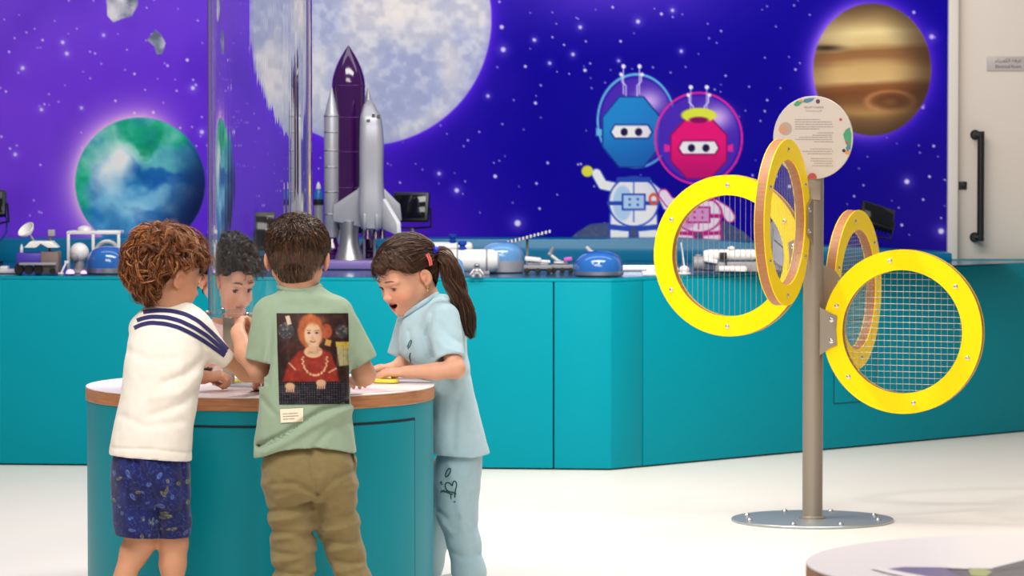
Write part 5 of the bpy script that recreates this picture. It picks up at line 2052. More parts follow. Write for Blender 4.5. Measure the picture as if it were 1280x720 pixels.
def g_outer(p, YK=K.Y + .02):
    d = gs_torso(p)
    d = su(d, cap(p, g_shL, g_slL, K.r(20), K.r(17)), 0.028)
    d = su(d, cap(p, g_shR, g_slR, K.r(20), K.r(16.5)), 0.028)
    for pts, w_, a_ in g_cr:
        d = d + crease(p, pts, w_, a_, YK)
    d = d + 0.0022 * vnoise(p * [26, 26, 14], 4) + 0.0012 * vnoise(p * [60, 60, 34], 5)
    return d


def g_shirt(p):
    d = shell(g_outer(p), 0.009)
    for a, b in ((g_shL, g_slL), (g_shR, g_slR)):
        ax = nrm(b - a)
        r_ = np.linalg.norm(p - b, axis=1)
        d = np.maximum(d, np.where(r_ < 0.085, (p - b) @ ax, -1))
    d = np.maximum(d, g_hem(p) - p[:, 2])
    nk = K.k(374.5, 350, .125)
    return np.maximum(d, -ell(p, nk, (K.r(23), K.r(27), K.r(13))))


g_hd, g_R, g_S = K.k(372, 321, .125), euler_frame(3, 16), 0.199
g_el, g_er = K.k(325, 462, .085), K.k(455, 468, .115)
g_wl, g_wr = K.k(297.5, 415, .17), K.k(449, 474, .265)


def g_body(p):
    d = head_sdf(p, g_hd, g_R, g_S)
    d = su(d, cap(p, K.k(374, 372, .10), g_hd + g_R @ np.array([0, -0.12, -0.2]) * g_S, K.r(21.5), K.r(21)), 0.02)
    tor = chain(p, [K.k(374, 385, .095), K.k(378, 440, .06), K.k(382, 520, .03), K.k(386, 580, .0)], [K.r(24), K.r(30), K.r(31), K.r(31)], .02)
    tor = su(tor, cap(p, K.k(345, 388, .09), K.k(405, 388, .09), K.r(15), K.r(15)), .03)
    d = su(d, tor, .015)
    d = su(d, chain(p, [g_shL, g_el, K.k(306, 441, .125), g_wl], [K.r(13), K.r(14.5), K.r(13), K.r(9.5)], .01), .012)
    d = su(d, chain(p, [g_shR, g_er, g_wr], [K.r(13), K.r(14.5), K.r(9.5)], .01), .012)
    d = su(d, hand_sdf(p, g_wl, K.k(301, 396, .255) - g_wl, (-0.8, -0.3, 0.4), 1, .118, (0.5, 0.7, 0.6)), .008)
    d = su(d, hand_sdf(p, g_wr, K.k(446, 475, .36) - g_wr, (0, 0, 1), 1, .118, (0.15, 0.3, 0.2)), .008)
    for hipx, pts in ((362, [(361, 600, 0), (364, 675, .01), (368, 774, -.02)]), (412, [(414, 600, 0), (428, 680, .02), (447, 774, -.01)])):
        d = su(d, chain(p, [K.k(*q) for q in pts], [K.r(25), K.r(17), K.r(11)], .02), .02)
    return d


def lo_hi(pts, m):
    a = np.array(pts)
    return a.min(0) - m, a.max(0) + m


M_skin = skin_mat('skin')
lo, hi = lo_hi([g_hd, g_wl, g_er, g_wr, K.k(300, 785, 0), K.k(470, 785, 0)], np.array([.13, .16, .14]))
gkid = person(g_body, lambda V: head_paint(V, g_hd, g_R, g_S, (200, 146, 118)), lo, hi,
              'person in sage green t-shirt with a picture on the back and olive trousers', floor_pt(K.k(390, 780)[0], K.Y), M_skin)
M_green = cloth('sage_cotton', (138, 157, 133))
lo, hi = lo_hi([K.k(300, 345, 0), K.k(480, 590, 0)], np.array([.02, .17, .02]))
solid('t_shirt', g_shirt, lo, hi, 0.0034, M_green, gkid)
# ribbed collar and sleeve hems
nkc = K.k(374.5, 361, .112)
ring = [nkc + np.array([K.r(25.5) * math.cos(a), K.r(28) * math.sin(a), K.r(1.5) * math.sin(a) + K.r(3) * abs(math.cos(a)) ** 2]) for a in np.linspace(0, 2 * math.pi, 48, endpoint=False)]
MB().tube(ring, K.r(3.6), 10, loop=True).build('collar', M_green, gkid)
# printed picture on the back
M_print = mat('screen_print', (255, 255, 255), 0.6, spec=0.2, attr='paint', bump=(700, 0.15, 0.001))


def back_print(u, v):
    x, y = u * 100, v * 120
    p = Paint(x, y, (44, 20, 18))
    p.lay(np.clip(p.noise(22, 3, 71) * 1.5, 0, 1) * 0.5, (84, 34, 26))
    p.disc(13, 23, 11, 11, (58, 54, 60), 2)
    p.lay((np.hypot(x - 13, y - 23) < 11) * np.clip(p.noise(3, 2, 72) * 2, 0, 1) * 0.8, (150, 146, 150))
    p.disc(91, 24, 9, 9, (64, 60, 64), 2)
    p.lay((np.hypot(x - 91, y - 24) < 9) * np.clip(p.noise(3, 2, 73) * 2, 0, 1) * 0.8, (160, 156, 156))
    p.poly([(12, 4), (18, 3), (21, 14), (15, 16)], (222, 196, 164))
    p.poly([(82, 38), (104, 38), (104, 68), (86, 70)], (190, 178, 126), 2)
    p.poly([(82, 38), (104, 38), (104, 46), (82, 44)], (206, 176, 60), 2)
    p.lay((x > 82) * (y > 46) * (y < 70) * (np.sin(x * 2.2) > 0.2) * 0.4, (120, 124, 100))
    p.poly([(68, 34), (76, 36), (74, 44), (66, 42)], (206, 156, 70), 2)
    # hair, face, red jumper
    p.disc(47, 24, 18, 23, (176, 88, 42), 3.5)
    p.disc(69, 24, 8, 10, (172, 78, 42), 2)
    p.lay((np.hypot((x - 47) / 19, (y - 24) / 24) < 1) * np.clip(p.noise(6, 3, 74, 1, 0.5) * 2, 0, 1) * 0.5, (226, 132, 62))
    red = [(6, 90), (14, 66), (30, 50), (42, 46), (60, 46), (74, 52), (82, 72), (86, 92)]
    p.poly(red, (146, 40, 26), 4)
    d = p.sd(red)
    p.lay((d < 0) * np.clip(p.noise(9, 3, 75) * 1.8, 0, 1) * 0.5, (190, 60, 30))
    p.disc(50, 51, 13, 8, (222, 178, 140), 1.6)
    p.poly([(44, 40), (58, 40), (58, 52), (44, 52)], (214, 166, 130), 2)
    p.disc(50, 28.5, 12, 16, (224, 184, 150), 3)
    p.lay(np.exp(-((x - 59) / 6) ** 2 - ((y - 30) / 14) ** 2) * .35, (186, 126, 92))
    p.lay(np.exp(-((x - 50) / 16) ** 2 - ((y - 9) / 5) ** 2) * 0.9, (196, 96, 44))
    for s in (-1, 1):
        p.disc(50 + s * 5.5, 26, 2.2, 1.3, (70, 50, 44), 1)
        p.line([(50 + s * 3, 23), (50 + s * 8, 22.5)], 0.5, (150, 90, 56), 1)
    p.line([(46.5, 37), (50, 38.4), (53.5, 37)], 0.8, (178, 84, 74), 1)
    p.line([(49.5, 29), (49, 32.5), (51, 32.5)], 0.4, (196, 140, 110), 1)
    # garland
    for a in np.linspace(-0.2, math.pi + 0.2, 26):
        gx, gy = 52 + 17 * math.cos(a), 62 + 21 * math.sin(a) * 0.95
        p.disc(gx + 0.8 * math.sin(a * 19), gy, 1.7, 1.5, (222, 178, 140), 1.4, 0.85)
    for k in range(6):
        p.disc(16 + k * 1.6, 66 + k * 1.6, 1.5, 1.3, (216, 160, 130), 1.3, 0.8)
        p.disc(72 + k * 1.9, 78 - k * 1.0, 1.5, 1.3, (216, 160, 130), 1.3, 0.8)
    p.lay(np.clip(p.noise(4, 3, 91) * 1.4, 0, 1) * .22, (20, 10, 10))
    p.lay(np.clip(-p.noise(5, 3, 92) * 1.4, 0, 1) * .14, (230, 190, 150))
    # mixing desk with hands
    p.poly([(-2, 91), (102, 90), (102, 122), (-2, 122)], (24, 18, 28), 2)
    p.disc(15, 100, 15, 7, (46, 40, 50), 1.5)
    p.lay((y > 91) * (np.abs(np.sin(x * 0.9) * np.sin(y * 1.1)) > 0.86) * 0.6, (150, 144, 150))
    p.lay((y > 91) * (p.noise(7, 2, 77) > 0.28) * 0.3, (98, 92, 116))
    for hx, hy in ((16, 96), (60, 92)):
        p.disc(hx, hy, 7, 4.5, (214, 170, 136), 1.6)
        for k in range(4):
            p.line([(hx - 4 + k * 3, hy + 2), (hx - 5 + k * 3.2, hy + 7)], 1.1, (208, 162, 128), 1)
    return lin(np.clip(p.c, 0, 255)) * .72


sh_o = [o for o in gkid.children if o.name.startswith('t_shirt')][0]
decal(K, g_outer, ((345.5, 391.5), (435.5, 391.5), (437, 505), (349, 505.5)), 120, 150, back_print, M_print, 'back_print', sh_o)


def care_label(u, v):
    x, y = u * 60, v * 36
    p = Paint(x, y, (232, 214, 190))
    for ly, ws in ((13, ((8, 18), (22, 26), (28, 44))), (20, ((8, 22), (25, 32), (34, 46))), (27, ((8, 20), (24, 36)))):
        for a, b in ws:
            p.line([(a, ly), (b, ly)], 1.4, (120, 106, 96), 1.4, 0.8)
            p.lay((np.abs(y - ly) < 2) * (x > a) * (x < b) * (np.sin(x * 2.6) > 0.3) * 0.5, (232, 214, 190))
    return lin(np.clip(p.c, 0, 255))


decal(K, g_outer, ((350, 511.5), (379, 510), (379, 527), (351, 528.5)), 62, 40, care_label, M_print, 'hem_label', sh_o, 0.0026)

# olive trousers
g_hips = K.loft([(540, 332, 436, .01, 34), (558, 331, 438, .008, 36), (572, 328, 445, .005, 41), (590, 327, 446, 0, 43), (608, 330, 446, 0, 41), (626, 344, 436, 0, 30)])
g_legs = (([K.k(360, 610, 0), K.k(365, 650, 0.005), K.k(367, 690, .0), K.k(368, 730, -.01), K.k(370, 768, -.02)], [K.r(30), K.r(28), K.r(26.5), K.r(25.5), K.r(22)]),
          ([K.k(417, 610, 0), K.k(421, 650, .01), K.k(432, 690, .015), K.k(443, 730, 0), K.k(450, 768, -.01)], [K.r(29), K.r(25), K.r(22.5), K.r(21), K.r(19)]))
g_tc = [([K.k(386, 556, -.09), K.k(390, 590, -.09), K.k(396, 620, -.07)], .006, .006),
        ([K.k(396, 618, -.08), K.k(368, 605, -.1), K.k(340, 606, -.08)], .008, .006),
        ([K.k(396, 622, -.08), K.k(372, 618, -.1), K.k(345, 626, -.08)], .008, -.005),
        ([K.k(398, 618, -.08), K.k(420, 598, -.1), K.k(438, 590, -.07)], .008, .006),
        ([K.k(400, 630, -.08), K.k(416, 618, -.1), K.k(440, 616, -.07)], .009, .005),
        ([K.k(404, 584, -.1), K.k(412, 610, -.1), K.k(410, 640, -.09)], .008, -.004),
        ([K.k(436, 562, -.06), K.k(441, 580, -.05), K.k(444, 600, -.04)], .005, .006)]
for x0, y0, x1, y1, sg_ in ((338, 640, 388, 626, 1), (338, 652, 390, 640, -1), (336, 664, 390, 668, 1), (340, 676, 390, 660, -1), (342, 690, 392, 694, 1), (342, 703, 392, 690, -1), (342, 714, 394, 720, 1), (344, 730, 394, 716, -1), (346, 742, 394, 746, 1), (346, 756, 392, 748, -1),
                           (402, 652, 446, 640, 1), (404, 664, 448, 656, -1), (408, 676, 452, 680, 1), (412, 690, 454, 678, -1), (416, 702, 458, 706, 1), (420, 716, 462, 704, -1), (424, 728, 464, 732, 1), (428, 742, 466, 734, -1), (432, 752, 466, 756, 1)):
    g_tc.append(([K.k(x0, y0, -.05), K.k((x0 + x1) / 2, (y0 + y1) / 2 + 3, -.075), K.k(x1, y1, -.05)], .0085, .0068 * sg_))


def g_pants(p, YK=K.Y + .02):
    d = g_hips(p)
    for pts, rs_ in g_legs:
        d = su(d, chain(p, pts, rs_, .02), .022)
    for pts, w_, a_ in g_tc:
        d = d + crease(p, pts, w_, a_, YK)
    d = d + .003 * vnoise(p * [30, 30, 46], 8) + .0012 * vnoise(p * [70, 70, 90], 9)
    d = np.maximum(d, p[:, 2] - K.z(548))
    return np.maximum(shell(d, .010), K.z(772) - p[:, 2])


lo, hi = lo_hi([K.k(318, 545, 0), K.k(480, 775, 0)], np.array([.02, .17, .02]))
M_olive = cloth('olive_twill', (124, 108, 70), amount=0.05)
solid('trousers', g_pants, lo, hi, 0.0036, M_olive, gkid)
M_shoe = mat('white_sneaker', (226, 224, 220), 0.5, vary=(30, 0.03))
for x, dy, yw in ((369, -.02, 4), (450, -.01, -12)):
    c = K.k(x, 780, dy)
    sneaker(np.array([c[0], c[1] + 0.03, 0.002]), yw, 0.165, M_shoe, gkid)
# short dark hair combed down from the crown
H_short = {0: 0.26, 35: 0.22, 62: 0.10, 85: 0.06, 100: 0.05, 112: -0.02, 128: -0.12, 148: -0.22, 165: -0.30, 180: -0.325}
rs = np.random.RandomState(3)
M_hair_g = hair_mat('dark_brown_hair')
f = hair_cap(g_hd, g_R, g_S, H_short, 0.022, 0.010, 16)
V, Q = polygonize(f, g_hd - .15, g_hd + .15, .003)
parts = [(V, Q, np.tile(lin((44, 28, 20)), (len(V), 1)))]
n = 5200
dirs = rand_dirs(n, H_short, rs)
D, g = comb(dirs, (0.05, -0.62, 0.78), rs.uniform(.09, .20, n), 6, rs.uniform(.03, .06, n), g_S, rs, jitter=.22)
g = (g + 0.03) * (0.35 + 0.65 * smooth01(-.15, .2, (SKULL_C + D * SKULL_R)[..., 2]))
paths = g_hd + ((SKULL_C + D * (SKULL_R + g[..., None])) * g_S) @ g_R.T
paths = push_out(paths, g_hd, g_R, g_S, .022, .0025)
cc = np.array([(42, 26, 18), (62, 40, 27), (88, 58, 38), (120, 84, 56)], float)[rs.choice(4, n, p=[.34, .36, .22, .08])]
parts.append(strand_mesh(paths, rs.uniform(.0008, .0014, n), cols=lin(cc)))
n2 = 1500
a = np.radians(rs.uniform(112, 248, n2))
hl = hairline(a - math.pi * 2 * (a > math.pi), H_short)
q0 = np.stack([np.sin(a) * .29, -0.06 + np.cos(a) * .40, hl + rs.uniform(0, .26, n2)], 1)
kk = np.linspace(0, 1, 5)
paths = q0[:, None] + kk[None, :, None] * (np.stack([-np.sin(a) * .05, -np.cos(a) * -.0, np.full(n2, -.06)], 1) + rs.normal(scale=.015, size=(n2, 3)))[:, None]
paths[:, :, 1] += 0.03 * kk[None]
paths = g_hd + (paths * g_S) @ g_R.T
paths = push_out(paths, g_hd, g_R, g_S, .022, .0022)
parts.append(strand_mesh(paths, np.full(n2, .0010), cols=lin(cc[:n2] * .95)))
hair_obj('hair', parts, M_hair_g, gkid)

# ================================================================ curly red-haired child in the white shirt
K = Kid(10.50)
ws_torso = K.loft([(376, 190, 232, .075, 16), (382, 182, 240, .07, 21), (390, 174, 250, .062, 26), (402, 166, 258, .055, 31), (422, 160, 260, .045, 36), (450, 155, 255, .03, 38), (480, 152, 250, .02, 39), (510, 147, 246, .012, 40),
                   (540, 141, 241, .004, 41), (584, 134, 239, 0, 42)])
w_shL, w_shR = K.k(180, 412, .10), K.k(240, 411, .035)
w_slL, w_slR = K.k(186, 450, .20), K.k(284.5, 450.5, .085)
w_hem = K.hem([(128, 566.5), (160, 569), (200, 572), (240, 576)])
w_cr = [([K.k(250, 452, -.04), K.k(228, 470, -.09), K.k(205, 480, -.1)], .012, .006),
        ([K.k(250, 470, -.04), K.k(225, 492, -.09), K.k(190, 498, -.1)], .012, -.004),
        ([K.k(246, 492, -.04), K.k(222, 508, -.09), K.k(186, 522, -.1)], .012, .005),
        ([K.k(162, 440, -.03), K.k(185, 452, -.1), K.k(215, 450, -.1)], .012, .003),
        ([K.k(152, 520, -.04), K.k(180, 534, -.1), K.k(225, 528, -.09)], .012, .0035),
        ([K.k(253, 425, -.02), K.k(256, 445, -.02), K.k(262, 455, 0)], .008, .006),
        ([K.k(140, 560, -.05), K.k(190, 562, -.1), K.k(238, 567, -.05)], .004, .0025)]


def w_outer(p, YK=K.Y + .02):
    d = ws_torso(p)
    d = su(d, cap(p, w_shR, w_slR, K.r(22), K.r(12.5)), 0.03)
    d = su(d, cap(p, w_shL, w_slL, K.r(19), K.r(16)), 0.03)
    for pts, w_, a_ in w_cr:
        d = d + crease(p, pts, w_, a_, YK)
    return d + .0026 * vnoise(p * [22, 22, 13], 14) + .0010 * vnoise(p * [60, 60, 40], 15)


def w_shirt(p):
    d = shell(w_outer(p), .009)
    for a, b in ((w_shL, w_slL), (w_shR, w_slR)):
        ax = nrm(b - a)
        d = np.maximum(d, np.where(np.linalg.norm(p - b, axis=1) < .075, (p - b) @ ax, -1))
    d = np.maximum(d, w_hem(p) - p[:, 2])
    return np.maximum(d, -ell(p, K.k(213, 368, .085), (K.r(22), K.r(22), K.r(14))))


w_hd, w_R, w_S = K.k(211, 342, .075), euler_frame(57, 15), 0.199
w_er, w_el = K.k(308, 465, .14), K.k(208, 468, .24)
w_wr, w_wl = K.k(331, 472, .27), K.k(254, 471.5, .315)


def w_body(p):
    d = head_sdf(p, w_hd, w_R, w_S)
    d = su(d, cap(p, K.k(212, 388, .065), w_hd + w_R @ np.array([0, -0.1, -0.2]) * w_S, K.r(20), K.r(20)), .02)
    d = su(d, chain(p, [K.k(212, 398, .06), K.k(206, 450, .035), K.k(198, 520, .01), K.k(188, 590, 0)], [K.r(22), K.r(29), K.r(31), K.r(31)], .02), .015)
    d = su(d, chain(p, [w_shR, w_er, w_wr], [K.r(12), K.r(12.5), K.r(8.5)], .01), .012)
    d = su(d, chain(p, [w_shL, w_el, w_wl], [K.r(12), K.r(12), K.r(9)], .01), .012)
    d = su(d, hand_sdf(p, w_wl, K.k(290, 468.5, .335) - w_wl, (-.1, -.35, 1), 1, .112, (.55, .85, .7), thumb=1.0), .008)
    d = su(d, hand_sdf(p, w_wr, K.k(334, 474, .38) - w_wr, (0, 0, 1), 1, .112, (.2, .3, .2)), .008)
    d = su(d, chain(p, [K.k(174, 600, 0), K.k(176, 676, .02), K.k(168, 690, .02), K.k(136, 768, -.03)], [K.r(24), K.r(18), K.r(16.5), K.r(10)], .02), .02)
    d = su(d, chain(p, [K.k(214, 600, 0), K.k(217, 680, .03), K.k(216, 705, .025), K.k(216, 770, .01)], [K.r(24), K.r(17), K.r(15.5), K.r(10)], .02), .02)
    return d


lo, hi = lo_hi([w_hd, w_wr + [.1, .1, 0], w_wl, K.k(115, 785, 0), K.k(235, 785, 0)], np.array([.13, .16, .14]))
wkid = person(w_body, lambda V: head_paint(V, w_hd, w_R, w_S, (202, 146, 114)), lo, hi,
              'person in white t-shirt with navy shoulder stripes and dark blue patterned shorts', floor_pt(K.k(185, 780)[0], K.Y), M_skin)
M_white = cloth('white_cotton', (228, 221, 211))
lo, hi = lo_hi([K.k(125, 365, 0), K.k(300, 590, 0)], np.array([.02, .17, .02]))
hi[1] += .12
ws = solid('t_shirt', w_shirt, lo, hi, .0034, M_white, wkid)
nkc = K.k(212, 377, .078)
ring = [nkc + np.array([K.r(25) * math.cos(a), K.r(23) * math.sin(a), K.r(5) * math.sin(a) - K.r(1) - K.r(4) * math.cos(a)]) for a in np.linspace(0, 2 * math.pi, 48, endpoint=False)]
MB().tube(ring, K.r(4.0), 10, loop=True).build('collar', M_white, wkid)
M_navy = cloth('navy_braid', (40, 38, 92))
for pth in ([(179, 390), (186, 388.8), (200, 387.5), (216, 388.5), (232, 392.5), (248, 401), (263, 414), (275, 426), (285, 437)],
            [(171, 400.5), (180, 397.2), (192, 395.5), (208, 396.5), (224, 400.5), (242, 409), (258, 419), (271, 430), (283, 441)],
            [(167.5, 410), (175, 406), (188, 403), (206, 404.5), (222, 408.5), (240, 417), (256, 427), (269, 436), (281, 445)]):
    ribbon(K, w_outer, pth, 2.5, M_navy, 'stripe', ws, n=80)

w_hips = K.loft([(552, 143, 233, .0, 33), (566, 141, 235, .0, 36), (585, 138, 238, 0, 40), (605, 139, 238, 0, 40), (630, 155, 230, 0, 28)])
w_legs = (([K.k(170, 622, 0), K.k(172, 650, .005), K.k(174.5, 690, .015)], [K.r(31), K.r(28), K.r(25)]),
          ([K.k(213, 622, 0), K.k(216, 650, .01), K.k(217, 690, .02)], [K.r(26), K.r(22), K.r(18.5)]))
w_sc = [([K.k(170, 575, -.09), K.k(186, 606, -.1), K.k(198, 640, -.08), K.k(199, 668, -.07)], .007, .007),
        ([K.k(160, 590, -.09), K.k(166, 630, -.1), K.k(172, 665, -.08)], .008, .004),
        ([K.k(185, 580, -.09), K.k(205, 612, -.1), K.k(216, 660, -.07)], .009, -.004),
        ([K.k(226, 580, -.06), K.k(228, 610, -.07), K.k(226, 650, -.05)], .008, .004)]


def w_shorts_o(p, YK=K.Y + .02):
    d = w_hips(p)
    for pts, rs_ in w_legs:
        d = su(d, chain(p, pts, rs_, .02), .02)
    for pts, w_, a_ in w_sc:
        d = d + crease(p, pts, w_, a_, YK)
    return d + .003 * vnoise(p * [26, 26, 16], 18)


def w_shorts(p):
    d = np.maximum(w_shorts_o(p), p[:, 2] - K.z(560))
    d = shell(d, .009)
    return np.maximum(d, K.hem([(140, 669), (198, 673), (240, 672)])(p) - p[:, 2])


def shorts_paint(V):
    a = np.arctan2(V[:, 0] - K.k(190, 620)[0], -(V[:, 1] - K.Y)) * 0.09
    q = Paint(a * 1000, -V[:, 2] * 1000, (20, 26, 92))
    x, y = q.x, q.y
    n1 = q.noise(26, 3, 81)
    q.lay(np.clip(n1 * 2, 0, 1) * .6, (34, 52, 140))
    n2 = q.noise(12, 2, 82)
    q.lay(np.clip(1 - np.abs(n2) / .05, 0, 1) * .55, (78, 112, 190))
    n3 = q.noise(17, 2, 83)
    q.lay(np.clip(1 - np.abs(n3 - .1) / .04, 0, 1) * .45, (96, 130, 204))
    rr = np.random.RandomState(4)
    for _ in range(60):
        cx, cy = rr.uniform(-150, 150), rr.uniform(-430, -190)
        c_ = (168, 164, 70) if rr.rand() < .45 else (110, 146, 214)
        t = rr.uniform(0, 3)
        rx, ry = rr.uniform(3.5, 6.5), rr.uniform(6, 13)
        xx = (x - cx) * math.cos(t) + (y - cy) * math.sin(t)
        yy = -(x - cx) * math.sin(t) + (y - cy) * math.cos(t)
        e = np.hypot(xx / rx, yy / ry)
        q.lay(np.clip((1 - e) * 3, 0, 1) * .85, c_)
        q.lay((e < .55) * .7, (40, 54, 120))
    return lin(np.clip(q.c, 0, 255)) * .75


lo, hi = lo_hi([K.k(128, 556, 0), K.k(250, 680, 0)], np.array([.02, .16, .02]))
solid('shorts', w_shorts, lo, hi, .003, cloth('printed_shorts_cotton', (40, 60, 140), attr='paint'), wkid, color=shorts_paint)
for x, dy, yw in ((134, -.03, 20), (216, .01, -14)):
    c = K.k(x, 780, dy)
    sneaker(np.array([c[0], c[1] + .03, .002]), yw, .165, M_shoe, wkid)


# curly hair: bundles of coiled locks
def curls(c, R, S, table, n, rs, length, radius, turns, lift, thick, palette, whorl, fine, strands=5, k=18, base_rgb=(40, 20, 12), capt=.05, grow=.04, margin=.07, clear=.075):
    parts = []
    f = hair_cap(c, R, S, table, capt, .03, 9)
    V, Q = polygonize(f, c - .16, c + .16, .003)
    parts.append((V, Q, np.tile(lin(base_rgb), (len(V), 1))))
    dirs = rand_dirs(n, {a: v + (margin + (.07 if 40 < a < 112 else 0) if a < 118 else .03) for a, v in table.items()}, rs)
    nw = n // 9
    dirs[:nw] = nrm(whorl) + rs.normal(scale=.16, size=(nw, 3))
    dirs[:nw] /= np.linalg.norm(dirs[:nw], axis=1, keepdims=True)
    D, g = comb(dirs, whorl, rs.uniform(*length, n), k, rs.uniform(*lift, n), S, rs, jitter=.55)
    g = g + grow
    base = c + ((SKULL_C + D * (SKULL_R + g[..., None])) * S) @ R.T
    loc = SKULL_C + D * (SKULL_R + g[..., None])
    ph0 = np.arctan2(loc[..., 0], loc[..., 1] + .06)
    bad = ((loc[..., 2] < hairline(ph0, table) - clear) & (np.abs(np.degrees(ph0)) < 116)).any(1)
    D, g, base = D[~bad], g[~bad], base[~bad]
    n = len(D)
    nor = D * SKULL_R
    nor = (nor / np.linalg.norm(nor, axis=2, keepdims=True)) @ R.T
    T = np.gradient(base, axis=1)
    T /= np.linalg.norm(T, axis=2, keepdims=True)
    B = np.cross(T, nor)
    t = np.linspace(0, 1, k)[None]
    ph = rs.uniform(0, 6.28, (n, 1)) + 2 * math.pi * rs.uniform(*turns, (n, 1)) * t * np.where(rs.rand(n, 1) < .5, 1, -1)
    rad = (rs.uniform(*radius, (n, 1)) * (0.35 + 0.65 * t))
    pal = np.array(palette, float)
    for s in range(strands):
        of = rs.normal(scale=thick, size=(n, 1, 3))
        pr = ph + rs.normal(scale=.25, size=(n, 1))
        path = base + (np.cos(pr) * rad)[..., None] * nor + (np.sin(pr) * rad)[..., None] * B + of * (0.5 + 0.5 * t[..., None])
        cols = pal[rs.choice(len(pal), n)] * rs.uniform(.8, 1.15, (n, 1))
        parts.append(strand_mesh(path, rs.uniform(*fine, n), .45, 3, lin(np.clip(cols, 0, 255))))
    return parts


H_curl = {0: .26, 35: .22, 58: .14, 78: .10, 95: .06, 106: -.08, 120: -.26, 145: -.36, 180: -.40}
rs = np.random.RandomState(8)
parts = curls(w_hd, w_R, w_S, H_curl, 900, rs, (.20, .42), (.006, .013), (.5, 1.2), (.02, .12), .0034,
              [(84, 42, 20), (122, 64, 30), (160, 90, 44), (206, 138, 80), (58, 30, 16)], (.1, -.35, .9), (.0005, .0010), 14, 20, (62, 34, 20), .085, .055)
hair_obj('hair', parts, hair_mat('curly_auburn_hair'), wkid)
eyes(wkid, w_hd, w_R, w_S, (70, 44, 26))
brows(wkid, w_hd, w_R, w_S, mat('auburn_brow', (112, 64, 34), .6))

# ================================================================ girl with the ponytail
K = Kid(11.31)
p_torso = K.loft([(368, 532, 558, .0, 16), (376, 523, 566, .0, 22), (385, 512, 573, .0, 29), (395, 505, 579, .0, 35), (408, 501, 583, .0, 39), (430, 500, 584, .0, 42), (446, 504, 585, 0, 41), (461, 523, 588, 0, 40), (485, 532, 591, 0, 40), (515, 533, 599, 0, 41), (545, 534, 607, 0, 43), (582, 540, 615, 0, 44)])
p_shN, p_shF = K.k(553, 399, -.085), K.k(514, 403, .06)
p_slN, p_slF = K.k(562, 451, -.155), K.k(496.5, 446, .05)
p_hem = K.hem([(530, 566), (560, 567), (590, 569), (618, 566)])
p_cr = [([K.k(540, 392, -.1), K.k(533, 420, -.11), K.k(542, 446, -.11)], .007, .007),
        ([K.k(560, 462, -.08), K.k(545, 490, -.1), K.k(540, 520, -.1)], .012, .005),
        ([K.k(585, 470, -.06), K.k(570, 505, -.1), K.k(566, 560, -.1)], .011, .004),
        ([K.k(512, 415, -.07), K.k(514, 445, -.08), K.k(520, 470, -.09)], .007, .004),
        ([K.k(548, 404, -.12), K.k(562, 420, -.14), K.k(574, 428, -.13)], .009, .0035),
        ([K.k(548, 425, -.12), K.k(560, 436, -.14), K.k(576, 440, -.13)], .008, -.003),
        ([K.k(534, 450, -.1), K.k(528, 480, -.1), K.k(536, 530, -.1)], .011, .004)]


def p_outer(p, YK=K.Y + .02):
    d = p_torso(p)
    d = su(d, cap(p, p_shN, p_slN, K.r(22), K.r(19.5)), .03)
    d = su(d, cap(p, p_shF, p_slF, K.r(19), K.r(14)), .03)
    for pts, w_, a_ in p_cr:
        d = d + crease(p, pts, w_, a_, YK)
    return d + .0026 * vnoise(p * [24, 24, 13], 24) + .001 * vnoise(p * [60, 60, 40], 25)


def p_shirt(p):
    d = shell(p_outer(p), .009)
    for a, b in ((p_shN, p_slN), (p_shF, p_slF)):
        ax = nrm(b - a)
        d = np.maximum(d, np.where(np.linalg.norm(p - b, axis=1) < .08, (p - b) @ ax, -1))
    d = np.maximum(d, p_hem(p) - p[:, 2])
    return np.maximum(d, -cap(p, K.k(527, 382, -.005), K.k(512, 352, -.01), K.r(20), K.r(24)))


p_hd, p_R, p_S = K.k(507, 342, -.02), euler_frame(-90 - 38, 25), 0.199
p_en, p_ef = K.k(570, 461.5, -.175), K.k(510, 447, .03)
p_wn, p_wf = K.k(509, 465, -.155), K.k(494, 459.5, -.01)


def p_body(p):
    d = head_sdf(p, p_hd, p_R, p_S, 1.0, .22)
    d = su(d, cap(p, K.k(537, 388, 0), p_hd + p_R @ np.array([0, -.14, -.22]) * p_S, K.r(19), K.r(19)), .02)
    d = su(d, chain(p, [K.k(540, 402, 0), K.k(548, 445, 0), K.k(562, 490, 0), K.k(574, 570, 0)], [K.r(23), K.r(28), K.r(27), K.r(27)], .02), .015)
    d = su(d, chain(p, [p_shN, p_en, K.k(545, 464, -.18), p_wn], [K.r(12.5), K.r(11.5), K.r(10.5), K.r(7.5)], .008), .012)
    d = su(d, chain(p, [p_shF, p_ef, p_wf], [K.r(12), K.r(11), K.r(7.5)], .01), .012)
    d = su(d, hand_sdf(p, p_wn, K.k(480, 465.5, -.13) - p_wn, (-.1, -.25, 1), -1, .112, (.12, .25, .15), .16, .3), .008)
    d = su(d, hand_sdf(p, p_wf, K.k(470, 461, -.03) - p_wf, (-.1, -.1, 1), 1, .112, (.15, .3, .2), .1, .3), .008)
    d = su(d, chain(p, [K.k(572, 585, -.01), K.k(571, 640, -.02), K.k(582, 690, -.03), K.k(589, 738, -.03)], [K.r(19), K.r(16), K.r(12), K.r(9)], .02), .02)
    d = su(d, chain(p, [K.k(560, 590, .06), K.k(544, 655, .16), K.k(528, 736, .26)], [K.r(24), K.r(16), K.r(10)], .02), .02)
    return d


